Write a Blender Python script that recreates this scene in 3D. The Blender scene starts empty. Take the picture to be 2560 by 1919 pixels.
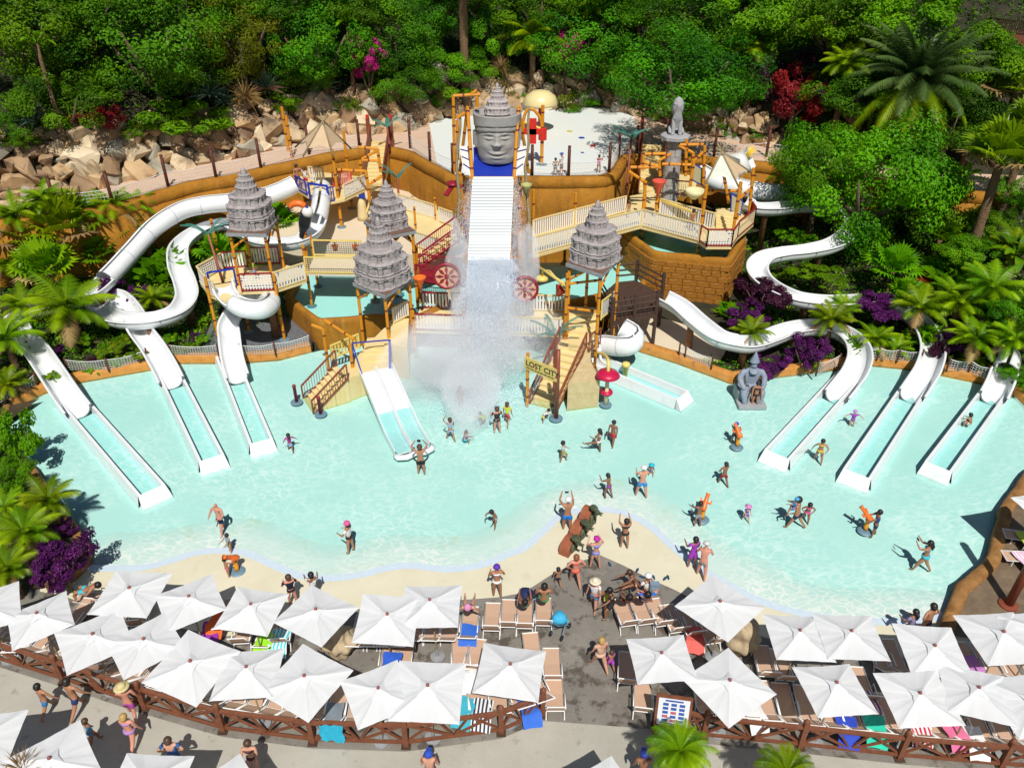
import bpy, bmesh, math, random
from mathutils import Vector, Matrix
from mathutils.geometry import tessellate_polygon
rnd = random.Random(11)
sc = bpy.context.scene
# ---------------------------------------------------------------- camera
CF, CT, CH = 1990.0, math.radians(32.4), 23.1
cam_d = bpy.data.cameras.new('camera'); cam = bpy.data.objects.new('camera', cam_d)
sc.collection.objects.link(cam); sc.camera = cam
cam_d.sensor_width = 36.0; cam_d.lens = 36.0 * CF / 2560.0; cam_d.clip_end = 600; cam_d.clip_start = 0.5
cam.location = (0, 0, CH); cam.rotation_euler = (math.pi / 2 - CT, 0, 0)
# ---------------------------------------------------------------- sky and sun
SUN_EL, SUN_AZ = math.radians(54), math.radians(173.5)   # azimuth the light comes from, clockwise from +Y
w = bpy.data.worlds.new('World'); sc.world = w; w.use_nodes = True
nt = w.node_tree; sky = nt.nodes.new('ShaderNodeTexSky'); sky.sky_type = 'NISHITA'; sky.sun_disc = False
sky.sun_elevation = SUN_EL; sky.sun_rotation = SUN_AZ
bg = nt.nodes['Background']; nt.links.new(sky.outputs[0], bg.inputs[0]); bg.inputs[1].default_value = 0.055
sun_d = bpy.data.lights.new('sun', 'SUN'); sun = bpy.data.objects.new('sun', sun_d); sc.collection.objects.link(sun)
sun_d.energy = 4.6; sun_d.angle = math.radians(0.5); sun_d.color = (1.0, 0.95, 0.87)
sdir = Vector((math.sin(SUN_AZ) * math.cos(SUN_EL), math.cos(SUN_AZ) * math.cos(SUN_EL), math.sin(SUN_EL)))
sun.rotation_euler = (-sdir).to_track_quat('-Z', 'Y').to_euler()
sc.view_settings.view_transform = 'Standard'; sc.view_settings.look = 'None'; sc.view_settings.exposure = 0.0
sc.view_settings.gamma = 1.0; sc.view_settings.use_curve_mapping = False
sc.render.engine = 'CYCLES'
cy = sc.cycles; cy.max_bounces = 6; cy.diffuse_bounces = 3; cy.glossy_bounces = 3; cy.transmission_bounces = 4
cy.transparent_max_bounces = 12; cy.volume_bounces = 1; cy.caustics_reflective = False; cy.caustics_refractive = False
cy.use_denoising = True; cy.sample_clamp_indirect = 4.0; cy.use_adaptive_sampling = True
# ---------------------------------------------------------------- survey helpers: a sight line met with a level or a depth
_c, _s = math.cos(CT), math.sin(CT)
def ray(px, py):
    u = (px - 1280) / CF; v = (py - 959.5) / CF
    return Vector((u, _c - v * _s, -_s - v * _c))
def P(px, py, z=0.0):
    d = ray(px, py); return Vector((0, 0, CH)) + d * ((z - CH) / d.z)
def PY(px, py, Y):
    d = ray(px, py); return Vector((0, 0, CH)) + d * (Y / d.y)
def scale_at(p):
    return CF / (p.y * _c + (CH - p.z) * _s)
V = Vector
# ---------------------------------------------------------------- materials
MATS = {}
def mat(name, col, rough=0.6, col2=None, scale=3.0, bump=0.0, bscale=None, spec=0.5, detail=4, metal=0.0, contrast=0.5, sub=None, coat=0):
    if name in MATS: return MATS[name]
    m = bpy.data.materials.new(name); m.use_nodes = True; n = m.node_tree.nodes; l = m.node_tree.links
    b = n['Principled BSDF']; b.inputs['Roughness'].default_value = rough; b.inputs['Metallic'].default_value = metal
    b.inputs['Specular IOR Level'].default_value = spec; b.inputs['Base Color'].default_value = (*col, 1)
    if coat: b.inputs['Coat Weight'].default_value = coat; b.inputs['Coat Roughness'].default_value = .15
    tc = n.new('ShaderNodeTexCoord')
    if col2:
        nz = n.new('ShaderNodeTexNoise'); nz.inputs['Scale'].default_value = scale; nz.inputs['Detail'].default_value = detail
        nz.inputs['Roughness'].default_value = .65
        l.new(tc.outputs['Object'], nz.inputs['Vector'])
        cr = n.new('ShaderNodeValToRGB'); cr.color_ramp.elements[0].color = (*col, 1); cr.color_ramp.elements[1].color = (*col2, 1)
        cr.color_ramp.elements[0].position = .5 - contrast * .35; cr.color_ramp.elements[1].position = .5 + contrast * .35
        l.new(nz.outputs[0], cr.inputs[0]); l.new(cr.outputs[0], b.inputs['Base Color'])
    if bump:
        nb = n.new('ShaderNodeTexNoise'); nb.inputs['Scale'].default_value = bscale or scale * 3; nb.inputs['Detail'].default_value = 5
        l.new(tc.outputs['Object'], nb.inputs['Vector'])
        bp = n.new('ShaderNodeBump'); bp.inputs['Strength'].default_value = bump; bp.inputs['Distance'].default_value = .08
        l.new(nb.outputs[0], bp.inputs['Height']); l.new(bp.outputs[0], b.inputs['Normal'])
    MATS[name] = m; return m
def leafmat(name, col, col2, tr=0.35, rough=.5, scale=1.3, spec=.22):
    """leaf: diffuse and gloss with light passing through; hue wanders over the plant and from plant to plant"""
    if name in MATS: return MATS[name]
    m = bpy.data.materials.new(name); m.use_nodes = True; n = m.node_tree.nodes; l = m.node_tree.links
    b = n['Principled BSDF']; b.inputs['Roughness'].default_value = rough; b.inputs['Specular IOR Level'].default_value = spec
    tc = n.new('ShaderNodeTexCoord'); nz = n.new('ShaderNodeTexNoise'); nz.inputs['Scale'].default_value = scale; nz.inputs['Detail'].default_value = 3
    l.new(tc.outputs['Object'], nz.inputs['Vector'])
    cr = n.new('ShaderNodeValToRGB'); cr.color_ramp.elements[0].color = (*col, 1); cr.color_ramp.elements[1].color = (*col2, 1)
    cr.color_ramp.elements[0].position = .36; cr.color_ramp.elements[1].position = .66
    l.new(nz.outputs[0], cr.inputs[0])
    oi = n.new('ShaderNodeObjectInfo'); hs = n.new('ShaderNodeHueSaturation')
    mr = n.new('ShaderNodeMapRange'); mr.inputs[3].default_value = .485; mr.inputs[4].default_value = .515
    mv = n.new('ShaderNodeMapRange'); mv.inputs[3].default_value = .78; mv.inputs[4].default_value = 1.2
    l.new(oi.outputs['Random'], mr.inputs[0]); l.new(mr.outputs[0], hs.inputs['Hue'])
    l.new(oi.outputs['Random'], mv.inputs[0]); l.new(mv.outputs[0], hs.inputs['Value'])
    l.new(cr.outputs[0], hs.inputs['Color']); l.new(hs.outputs[0], b.inputs['Base Color'])
    t = n.new('ShaderNodeBsdfTranslucent'); l.new(hs.outputs[0], t.inputs[0])
    mx = n.new('ShaderNodeMixShader'); mx.inputs[0].default_value = tr
    l.new(b.outputs[0], mx.inputs[1]); l.new(t.outputs[0], mx.inputs[2]); l.new(mx.outputs[0], n['Material Output'].inputs[0])
    MATS[name] = m; return m
def glassy(name, col, alpha):
    """clear or misty sheet: part see-through, part scattering white"""
    if name in MATS: return MATS[name]
    m = bpy.data.materials.new(name); m.use_nodes = True; n = m.node_tree.nodes; l = m.node_tree.links
    b = n['Principled BSDF']; b.inputs['Base Color'].default_value = (*col, 1); b.inputs['Roughness'].default_value = .15
    b.inputs['Alpha'].default_value = alpha
    MATS[name] = m; return m
# ---------------------------------------------------------------- mesh builder
class MB:
    def __init__(s): s.v = []; s.f = []; s.m = []; s.cm = 0
    def add(s, vs, fs):
        o = len(s.v); s.v += [tuple(x) for x in vs]; s.f += [tuple(i + o for i in f) for f in fs]; s.m += [s.cm] * len(fs); return s
    def box(s, c, size, rz=0.0, M=None):
        x, y, z = (a / 2 for a in size); c = V(c)
        vs = [V((sx * x, sy * y, sz * z)) for sz in (-1, 1) for sy in (-1, 1) for sx in (-1, 1)]
        R = M if M is not None else Matrix.Rotation(rz, 3, 'Z')
        return s.add([R @ q + c for q in vs], [(0, 2, 3, 1), (4, 5, 7, 6), (0, 1, 5, 4), (2, 6, 7, 3), (0, 4, 6, 2), (1, 3, 7, 5)])
    def bar(s, a, b, w=.06, h=None, up=(0, 0, 1)):
        a, b = V(a), V(b); d = b - a; L = d.length
        if L < 1e-6: return s
        d /= L; x = d.cross(V(up))
        if x.length < 1e-4: x = d.cross(V((1, 0, 0)))
        x.normalize(); y = x.cross(d); M = Matrix((x, d, y)).transposed()
        return s.box((a + b) / 2, (w, L, h or w), M=M)
    def tube(s, pts, r=.05, n=8, caps=True, arc=None, up=None):
        """pts: centre line; r: radius or list; arc=(a0,a1) in degrees (0 = up) for open channels"""
        pts = [V(p) for p in pts]; N = len(pts); rs = r if isinstance(r, (list, tuple)) else [r] * N
        rings = []; px = None
        for i in range(N):
            d = (pts[min(i + 1, N - 1)] - pts[max(i - 1, 0)]).normalized()
            if px is None:
                q = V(up) if up else (V((0, 0, 1)) if abs(d.z) < .95 else V((0, 1, 0)))
                x = d.cross(q).normalized()
            else:
                x = (px - d * px.dot(d))
                x = x.normalized() if x.length > 1e-5 else px
            px = x; y = x.cross(d)
            rings.append([pts[i] + (x * math.cos(2 * math.pi * k / n) + y * math.sin(2 * math.pi * k / n)) * rs[i] for k in range(n)])
        vs = [p for rg in rings for p in rg]; fs = []
        for i in range(N - 1):
            for k in range(n):
                a = i * n + k; b = i * n + (k + 1) % n
                fs.append((a, b, b + n, a + n))
        if caps: fs += [tuple(reversed(range(n))), tuple((N - 1) * n + k for k in range(n))]
        return s.add(vs, fs)
    def lathe(s, prof, c=(0, 0, 0), n=16, fl=0.0, lobes=0, M=None):
        """prof: [(r, z)] from bottom to top; fl flutes the radius"""
        c = V(c); vs = []; fs = []
        for r, z in prof:
            for k in range(n):
                a = 2 * math.pi * k / n; q = r * (1 + (fl * math.cos(lobes * a) if lobes else 0))
                p = V((q * math.cos(a), q * math.sin(a), z)); vs.append((M @ p if M is not None else p) + c)
        for i in range(len(prof) - 1):
            for k in range(n):
                a = i * n + k; b = i * n + (k + 1) % n; fs.append((a, b, b + n, a + n))
        fs += [tuple(reversed(range(n))), tuple((len(prof) - 1) * n + k for k in range(n))]
        return s.add(vs, fs)
    def poly(s, pts, z0=None, z1=None):
        """flat polygon (z1 top); with z0 a prism"""
        pts = [V(p) for p in pts]
        if z1 is not None:
            for p in pts: p.z = z1
        tri = tessellate_polygon([pts]); area = sum(pts[i].x * pts[(i + 1) % len(pts)].y - pts[(i + 1) % len(pts)].x * pts[i].y for i in range(len(pts)))
        T = []
        for t in tri:
            a, b, c = (pts[i] for i in t)
            T.append(tuple(t) if (b - a).cross(c - a).z > 0 else tuple(reversed(t)))
        s.add(pts, T)
        if z0 is not None:
            n = len(pts); vs = pts + [V((p.x, p.y, z0)) for p in pts]
            fs = [((i + 1) % n, i, i + n, (i + 1) % n + n) if area > 0 else (i, (i + 1) % n, (i + 1) % n + n, i + n) for i in range(n)]
            s.add(vs, fs)
        return s
    def strip(s, A, B):
        n = min(len(A), len(B)); return s.add(list(A[:n]) + list(B[:n]), [(i, i + 1, n + i + 1, n + i) for i in range(n - 1)])
    def mesh(s, name, mats, smooth=False):
        me = bpy.data.meshes.new(name); me.from_pydata(s.v, [], s.f)
        for m in (mats if isinstance(mats, (list, tuple)) else [mats]): me.materials.append(m)
        if any(s.m): me.polygons.foreach_set('material_index', s.m)
        if smooth: me.polygons.foreach_set('use_smooth', [True] * len(me.polygons))
        me.update(); return me
COL = sc.collection
def link(name, data, parent=None):
    o = bpy.data.objects.new(name, data); COL.objects.link(o)
    if parent is not None: o.parent = parent; o.matrix_parent_inverse = Matrix.Translation(-parent.location)
    return o
def obj(name, b, mats, parent=None, smooth=False):
    return link(name, b.mesh(name, mats, smooth) if isinstance(b, MB) else b, parent)
def lobj(name, b, mats, parent, smooth=False):
    """part given in its thing's own coordinates"""
    o = bpy.data.objects.new(name, b.mesh(name, mats, smooth) if isinstance(b, MB) else b); COL.objects.link(o); o.parent = parent; return o
def tag(o, label, cat, group=None, kind=None):
    if label: o['label'] = label
    if cat: o['category'] = cat
    if group: o['group'] = group
    o['kind'] = kind or 'thing'
    return o
def struct(o): o['kind'] = 'structure'; return o
def thing(name, label, cat, loc=(0, 0, 0), group=None, rz=0.0):
    o = bpy.data.objects.new(name, None); COL.objects.link(o); o.location = loc; o.rotation_euler.z = rz; o.empty_display_size = .2
    return tag(o, label, cat, group)
def dup(o, loc=None, rz=None, label=None, group=None, scale=None, parent=None):
    c = o.copy(); COL.objects.link(c)
    if parent is not None: c.parent = parent
    if loc is not None: c.location = loc
    if rz is not None: c.rotation_euler.z = rz
    if scale is not None: c.scale = scale if isinstance(scale, (tuple, list)) else (scale,) * 3
    if label: c['label'] = label
    if group: c['group'] = group
    for ch in o.children: dup(ch, parent=c)
    return c
def catmull(pts, n=8):
    pts = [V(p) for p in pts]; out = []
    for i in range(len(pts) - 1):
        p0, p1, p2, p3 = pts[max(i - 1, 0)], pts[i], pts[i + 1], pts[min(i + 2, len(pts) - 1)]
        for k in range(n):
            t = k / n
            out.append(.5 * ((2 * p1) + (p2 - p0) * t + (2 * p0 - 5 * p1 + 4 * p2 - p3) * t * t + (3 * p1 - p0 - 3 * p2 + p3) * t ** 3))
    return out + [pts[-1]]
def resample(pts, step):
    pts = [V(p) for p in pts]; L = [0]
    for i in range(len(pts) - 1): L.append(L[-1] + (pts[i + 1] - pts[i]).length)
    n = max(2, round(L[-1] / step) + 1); out = []; j = 0
    for k in range(n):
        d = L[-1] * k / (n - 1)
        while j < len(pts) - 2 and L[j + 1] < d: j += 1
        t = (d - L[j]) / max(1e-6, L[j + 1] - L[j]); out.append(pts[j].lerp(pts[j + 1], t))
    return out
def PP(pl, z): return [P(x, y, z) for x, y in pl]
def interp(tab, x):
    if x <= tab[0][0]: return tab[0][1]
    for (a, b), (c, d) in zip(tab, tab[1:]):
        if x <= c: return b + (d - b) * (x - a) / (c - a)
    return tab[-1][1]
# ================================================================ the setting
def sweep(b, prof, path, close=False):
    """carry a profile [(out, z)] along a path; out is to the left of the direction of travel, z above the path point"""
    path = [V(p) for p in path]; N = len(path); K = len(prof); vs = []; fs = []
    for i in range(N):
        d = path[min(i + 1, N - 1)] - path[max(i - 1, 0)]; d.z = 0; d.normalize(); nn = V((-d.y, d.x, 0))
        for o, z in prof: vs.append(path[i] + nn * o + V((0, 0, z)))
    for i in range(N - 1):
        for k in range(K - 1 + (1 if close else 0)):
            k2 = (k + 1) % K; fs.append((i * K + k, i * K + k2, (i + 1) * K + k2, (i + 1) * K + k))
    if close: fs += [tuple(range(K)), tuple(reversed(range((N - 1) * K, N * K)))]
    return b.add(vs, fs)
M_soil = mat('soil', (.030, .022, .010), .95, (.075, .050, .024), 1.2, .5); M_hill = mat('shaded_soil', (.012, .014, .005), .95, (.040, .034, .014), 1.0, .5)  # hill copy of the soil: shade between the trees is put into its colour
M_sand = mat('sand_deck_paint', (.64, .60, .44), .7, (.69, .65, .50), .8, .12, 20)
M_conc = mat('wet_concrete', (.15, .138, .120), .6, (.27, .25, .22), .45, .15, 9, contrast=.8, detail=8)
M_prom = mat('promenade_concrete', (.36, .345, .295), .8, (.44, .42, .365), .5, .12, 12, detail=8)
M_path = mat('pink_path', (.58, .40, .285), .85, (.64, .46, .34), .7, .1, 15)
M_pad = mat('splash_pad_paint', (.68, .75, .75), .6, (.73, .71, .65), .13, .03, 9, contrast=.6)
M_patio = mat('patio_render', (.66, .55, .40), .7, (.70, .60, .45), .5, .05, 9)
M_wall = mat('ochre_render', (.27, .105, .004), .85, (.42, .185, .008), .9, .6, 4, detail=9, contrast=.9)
M_kerb = mat('orange_kerb_render', (.46, .175, .020), .8, (.56, .26, .06), 1.4, .4, 6)
M_block = mat('carved_block', (.40, .16, .010), .85, (.22, .085, .006), 1.6, .5, 7, detail=8, contrast=.9)
M_stripe = mat('drain_grating', (.58, .69, .78), .5, (.53, .64, .74), 6, .2, 30)
M_gravel = mat('slate_gravel', (.06, .065, .075), .8, (.20, .21, .23), 7, .9, 9, contrast=.9)
M_floor = mat('pool_paint', (.87, .92, .89), .55, (.80, .88, .86), .16, detail=6)
M_beach = mat('beach_paint', (.86, .885, .85), .6, (.88, .90, .87), .35, contrast=.6)
def weather(m, col, scale, lo, hi, amt, stretch=(1, 1, 1), seed=0.0):
    # stains and wet patches with a shape of their own, over the base colour
    n, l = m.node_tree.nodes, m.node_tree.links; b = n['Principled BSDF']; src = b.inputs['Base Color'].links[0].from_socket
    tc = n.new('ShaderNodeTexCoord'); mp = n.new('ShaderNodeMapping'); mp.inputs['Scale'].default_value = stretch; mp.inputs['Location'].default_value = (seed, seed * 2, 0); nz = n.new('ShaderNodeTexNoise'); nz.inputs['Scale'].default_value = scale; nz.inputs['Detail'].default_value = 9; nz.inputs['Roughness'].default_value = .68
    l.new(tc.outputs['Object'], mp.inputs[0]); l.new(mp.outputs[0], nz.inputs['Vector']); mr = n.new('ShaderNodeMapRange'); mr.inputs[1].default_value = lo; mr.inputs[2].default_value = hi; mr.inputs[3].default_value = 0; mr.inputs[4].default_value = amt; l.new(nz.outputs[0], mr.inputs[0])
    mx = n.new('ShaderNodeMix'); mx.data_type = 'RGBA'; mx.inputs[7].default_value = (*col, 1); l.new(mr.outputs[0], mx.inputs[0]); l.new(src, mx.inputs[6]); l.new(mx.outputs[2], b.inputs['Base Color'])
weather(M_conc, (.055, .042, .030), 1.1, .52, .60, .75); weather(M_conc, (.40, .36, .30), .35, .55, .70, .6, seed=3); weather(M_conc, (.04, .03, .022), 5.0, .64, .68, .7, (1, 1, 1), 5)
weather(M_prom, (.20, .165, .12), 1.6, .58, .66, .5); weather(M_prom, (.10, .08, .06), 6.0, .66, .70, .6, seed=2)
weather(M_wall, (.09, .038, .004), 1.6, .52, .70, .55, (1, 1, .18)); weather(M_wall, (.50, .27, .05), 1.2, .56, .72, .5, (1, 1, .25), 4); weather(M_block, (.52, .28, .06), 1.5, .55, .68, .6, (1, 1, .6)); weather(M_kerb, (.16, .07, .025), 2.2, .56, .66, .6)
weather(M_sand, (.52, .44, .28), .7, .58, .68, .35); weather(M_path, (.44, .30, .21), 1.2, .55, .68, .5); weather(M_beach, (.80, .72, .48), .5, .57, .68, .4)
# ---- plan lines (survey of the photograph onto the levels of the place)
ZP = 5.5
kerb_l = PP([(38, 1020), (108, 982), (187, 956), (380, 922), (440, 906), (554, 906), (617, 904), (696, 898), (778, 877)], .0)
kerb_r = PP([(1585, 872), (1690, 905), (1778, 938), (1829, 957), (1911, 945), (2094, 922), (2170, 911), (2281, 922), (2360, 937), (2452, 956), (2525, 979), (2575, 1029)], .0)
wallf_px = [(291, 510), (392, 478), (475, 456), (585, 437), (696, 411), (816, 385), (905, 370), (962, 366), (1031, 380), (1079, 408), (1139, 440), (1186, 443), (1329, 443), (1423, 443), (1500, 441), (1522, 434), (1538, 415), (1547, 392), (1575, 386), (1708, 392), (1778, 394), (1857, 402), (1920, 408)]
rockb_px = [(85, 493), (202, 478), (304, 455), (411, 425), (538, 402), (620, 389), (731, 351), (854, 332), (936, 335), (1028, 320), (1072, 304), (1170, 285), (1280, 275), (1376, 272), (1493, 263), (1585, 282), (1680, 313), (1832, 348), (1920, 367)]
wallf = [V((-46, 42, ZP)), V((-33, 45.5, ZP))] + PP(wallf_px, ZP) + [V((24, 55, ZP)), V((31, 51.5, ZP)), V((48, 49, ZP))]
rockb = [V((-46, 46, ZP)), V((-37, 48.5, ZP))] + PP(rockb_px, ZP) + [V((25, 58.5, ZP)), V((32, 55.5, ZP)), V((48, 53.5, ZP))]
tab_w = [(p.x, p.y) for p in wallf]; tab_r = [(p.x, p.y) for p in rockb]
tab_k = sorted([(p.x, p.y) for p in kerb_l + kerb_r] + [(-40, 30), (-28, 32), (40, 33)])
def terrain(x, y):
    yk, yw, yr = interp(tab_k, x), interp(tab_w, x), interp(tab_r, x)
    if y < yk + .3: return -1.2
    if y < yw + .25:
        if -10.2 < x < 7.2: return -.6
        t = (y - yk) / max(1, yw - yk); z = .10 + (1.1 if x < 0 else 2.2) * t ** 1.6
        if x > 21: z += (x - 21) * .22 * min(1, t * 3)
        if x < -24: z += (-24 - x) * .05
        return z
    if y < yr + .4: return ZP - .35
    d = y - yr - .4
    return ZP - .35 + 3.0 * min(1, d / 2.6) + d * .30 + .25 * math.sin(x * .4 + y * .3)
g = MB(); nx, ny = 150, 110; X0, X1, Y0, Y1 = -75, 75, 30, 150
# the planted ground: one sheet, fine near the walls
gv = [(X0 + (X1 - X0) * i / nx, Y0 + (Y1 - Y0) * (j / ny) ** 1.5) for j in range(ny + 1) for i in range(nx + 1)]
g.add([(x, y, terrain(x, y)) for x, y in gv], [(j * (nx + 1) + i, j * (nx + 1) + i + 1, (j + 1) * (nx + 1) + i + 1, (j + 1) * (nx + 1) + i) for j in range(ny) for i in range(nx)])
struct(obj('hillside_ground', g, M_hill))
g = MB(); g.poly([(-80, 0, -1.3), (80, 0, -1.3), (80, 45, -1.3), (-80, 45, -1.3)]); struct(obj('ground', g, M_soil))
g = MB(); g.poly([(-600, -200, -3), (600, -200, -3), (600, 900, -3), (-600, 900, -3)]); struct(obj('far_ground', g, M_soil))
# ---- plateau behind the play structure
g = MB(); g.poly(wallf + rockb[::-1]); struct(obj('upper_path', g, M_path))
pad = PP([(1072, 304), (1170, 285), (1280, 275), (1376, 272), (1493, 263), (1585, 282), (1592, 330), (1560, 372), (1541, 392), (1522, 425), (1500, 436), (1423, 439), (1329, 439), (1186, 439), (1139, 436), (1092, 408)], ZP + .012)
g = MB(); g.poly(pad); struct(obj('splash_pad', g, M_pad))
# retaining wall: rounded capping, a carved joint and the battered face
prof = [(-.05, 0), (.02, .10), (-.30, .14), (-.62, .04), (-.66, -.55), (-.61, -.6), (-.60, -.66), (-.67, -.70), (-.72, -2.2), (-.78, -6.2)]
def wavy(path, step, amp, seed):
    r = random.Random(seed); out = []
    for p in resample(path, step): out.append(p + V((r.uniform(-amp, amp), r.uniform(-amp, amp), r.uniform(-amp, amp) * .4)))
    return out
wf_s = [p for p in wallf]
g = MB(); sweep(g, [(-o, z) for o, z in prof][::-1], [p + V((0, 0, 0)) for p in wavy(wf_s, .8, .05, 3)][::-1])
w_ret = thing('retaining_wall', 'long ochre retaining wall below the upper path with rounded top', 'wall', (0, 58, 0))
obj('wall_face', g, M_wall, w_ret, True)
# ---- pool
deep_px = [(215, 1378), (262, 1332), (380, 1330), (475, 1311), (554, 1298), (620, 1294), (683, 1308), (747, 1339), (823, 1362), (889, 1358), (968, 1336), (1063, 1339), (1158, 1336), (1237, 1305), (1303, 1257), (1398, 1213), (1493, 1197), (1588, 1203), (1667, 1241), (1731, 1292), (1794, 1343), (1873, 1382), (1940, 1412), (1987, 1447), (2113, 1470), (2240, 1467), (2379, 1480)]
strp_px = [(215, 1410), (247, 1412), (348, 1412), (411, 1399), (494, 1374), (570, 1369), (633, 1380), (690, 1405), (747, 1428), (826, 1437), (905, 1428), (968, 1412), (1031, 1406), (1126, 1415), (1206, 1403), (1269, 1377), (1303, 1365), (1354, 1320), (1392, 1285), (1446, 1270), (1509, 1267), (1572, 1279), (1636, 1314), (1699, 1371), (1775, 1425), (1860, 1473), (1923, 1502), (2002, 1524), (2110, 1540), (2240, 1545), (2332, 1533), (2398, 1521)]
deep = resample(catmull(PP(deep_px, -.11), 6), .35)
strp = resample(catmull(PP(strp_px, .03), 6), .25)
right_edge = PP([(2379, 1480), (2382, 1472), (2458, 1409), (2480, 1336), (2493, 1279), (2560, 1184), (2640, 1130)], 0)
left_edge = PP([(30, 1024), (15, 1080), (60, 1150), (104, 1190), (150, 1262), (215, 1378)], 0)
ND = 120
def nres(pts, n):
    L = sum((pts[i + 1] - pts[i]).length for i in range(len(pts) - 1)); return resample(pts, L / (n - 1) * 1.0000001)
A, Bq = nres(deep, ND), nres(strp, ND)
n2 = min(len(A), len(Bq)); A, Bq = A[:n2], Bq[:n2]
back = [p.copy() for p in kerb_l] + PP([(800, 872), (900, 860), (1100, 855), (1300, 855), (1480, 855)], 0) + [p.copy() for p in kerb_r] + [V((28.5, 32.5, 0)), V((28.5, 29, 0))]
pool_outline = [V((p.x, p.y, 0)) for p in back] + [V((p.x, p.y, 0)) for p in right_edge[::-1]] + [V((p.x, p.y, 0)) for p in A[::-1]] + [V((p.x, p.y, 0)) for p in left_edge[::-1]]
g = MB(); g.poly([V((p.x, p.y, -.11)) for p in pool_outline]); struct(obj('pool_floor', g, M_floor))
g = MB(); mid = [a.lerp(b, .5) for a, b in zip(A, Bq)]
for p in mid: p.z = -.035
Bw = [V((p.x, p.y, -.006)) for p in Bq]; g.strip(A, mid); g.strip(mid, Bw); g.strip(Bw, [V((p.x, p.y - .02, .03)) for p in Bq]); struct(obj('pool_beach', g, M_beach, smooth=True))
def water_mat(name, dens, caustic, col=(.12, .93, .90)):
    m = bpy.data.materials.new(name); m.use_nodes = True; n = m.node_tree.nodes; l = m.node_tree.links; n.remove(n['Principled BSDF'])
    out = n['Material Output']; tc = n.new('ShaderNodeTexCoord')
    nz = n.new('ShaderNodeTexNoise'); nz.inputs['Scale'].default_value = 1.1; nz.inputs['Detail'].default_value = 3
    l.new(tc.outputs['Object'], nz.inputs['Vector'])
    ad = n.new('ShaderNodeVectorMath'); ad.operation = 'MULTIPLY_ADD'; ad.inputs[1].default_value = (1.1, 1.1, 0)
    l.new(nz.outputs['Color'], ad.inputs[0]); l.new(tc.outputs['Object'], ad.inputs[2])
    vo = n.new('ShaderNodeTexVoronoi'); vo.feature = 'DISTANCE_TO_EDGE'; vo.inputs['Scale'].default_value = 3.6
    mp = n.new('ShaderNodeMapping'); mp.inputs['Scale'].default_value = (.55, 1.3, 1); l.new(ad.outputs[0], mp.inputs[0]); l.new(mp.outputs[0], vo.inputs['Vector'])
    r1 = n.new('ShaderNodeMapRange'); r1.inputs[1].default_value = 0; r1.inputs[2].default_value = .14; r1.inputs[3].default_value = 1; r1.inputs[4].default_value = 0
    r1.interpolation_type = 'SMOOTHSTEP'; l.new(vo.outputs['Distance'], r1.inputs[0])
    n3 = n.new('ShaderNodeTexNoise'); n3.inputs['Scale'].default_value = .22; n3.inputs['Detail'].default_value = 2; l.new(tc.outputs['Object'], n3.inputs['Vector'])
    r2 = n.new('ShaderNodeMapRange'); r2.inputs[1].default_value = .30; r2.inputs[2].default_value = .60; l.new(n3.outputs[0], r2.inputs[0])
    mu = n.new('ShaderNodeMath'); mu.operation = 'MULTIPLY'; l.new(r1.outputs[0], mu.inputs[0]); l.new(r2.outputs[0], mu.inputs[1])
    mc = n.new('ShaderNodeMix'); mc.data_type = 'RGBA'; mc.inputs[6].default_value = (1 - caustic, 1 - caustic * .4, 1 - caustic * .45, 1); mc.inputs[7].default_value = (1, 1, 1, 1)  # sun caustics painted as bright lines into the transmission colour
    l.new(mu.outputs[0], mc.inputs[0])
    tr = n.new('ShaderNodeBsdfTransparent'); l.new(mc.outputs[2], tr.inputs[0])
    gl = n.new('ShaderNodeBsdfGlossy'); gl.inputs['Roughness'].default_value = .06
    bp = n.new('ShaderNodeBump'); bp.inputs['Strength'].default_value = .22; bp.inputs['Distance'].default_value = .1
    nb = n.new('ShaderNodeTexNoise'); nb.inputs['Scale'].default_value = 3.2; nb.inputs['Detail'].default_value = 4; nb.inputs['Distortion'].default_value = .8
    l.new(tc.outputs['Object'], nb.inputs['Vector']); l.new(nb.outputs[0], bp.inputs['Height']); l.new(bp.outputs[0], gl.inputs['Normal'])
    fr = n.new('ShaderNodeFresnel'); fr.inputs[0].default_value = 1.33
    mx = n.new('ShaderNodeMixShader'); l.new(fr.outputs[0], mx.inputs[0]); l.new(tr.outputs[0], mx.inputs[1]); l.new(gl.outputs[0], mx.inputs[2])
    l.new(mx.outputs[0], out.inputs['Surface'])
    if dens:
        va = n.new('ShaderNodeVolumeAbsorption'); va.inputs[0].default_value = (*col, 1); va.inputs[1].default_value = dens; l.new(va.outputs[0], out.inputs['Volume'])
    MATS[name] = m; return m
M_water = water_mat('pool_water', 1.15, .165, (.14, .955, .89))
outl = [V((p.x, p.y, 0)) for p in back] + [V((p.x, p.y, 0)) for p in right_edge[::-1]] + [V((p.x, p.y, 0)) for p in Bq[::-1]] + [V((p.x, p.y, 0)) for p in left_edge[::-1]]
g = MB(); g.poly(outl, -.9, 0.0)
nb_ = len(outl); g.poly([V((p.x, p.y, -.9)) for p in outl]); g.f = [tuple(reversed(f)) if k >= len(g.f) - (nb_ - 2) else f for k, f in enumerate(g.f)]
struct(obj('pool_water', g, M_water))
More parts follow.
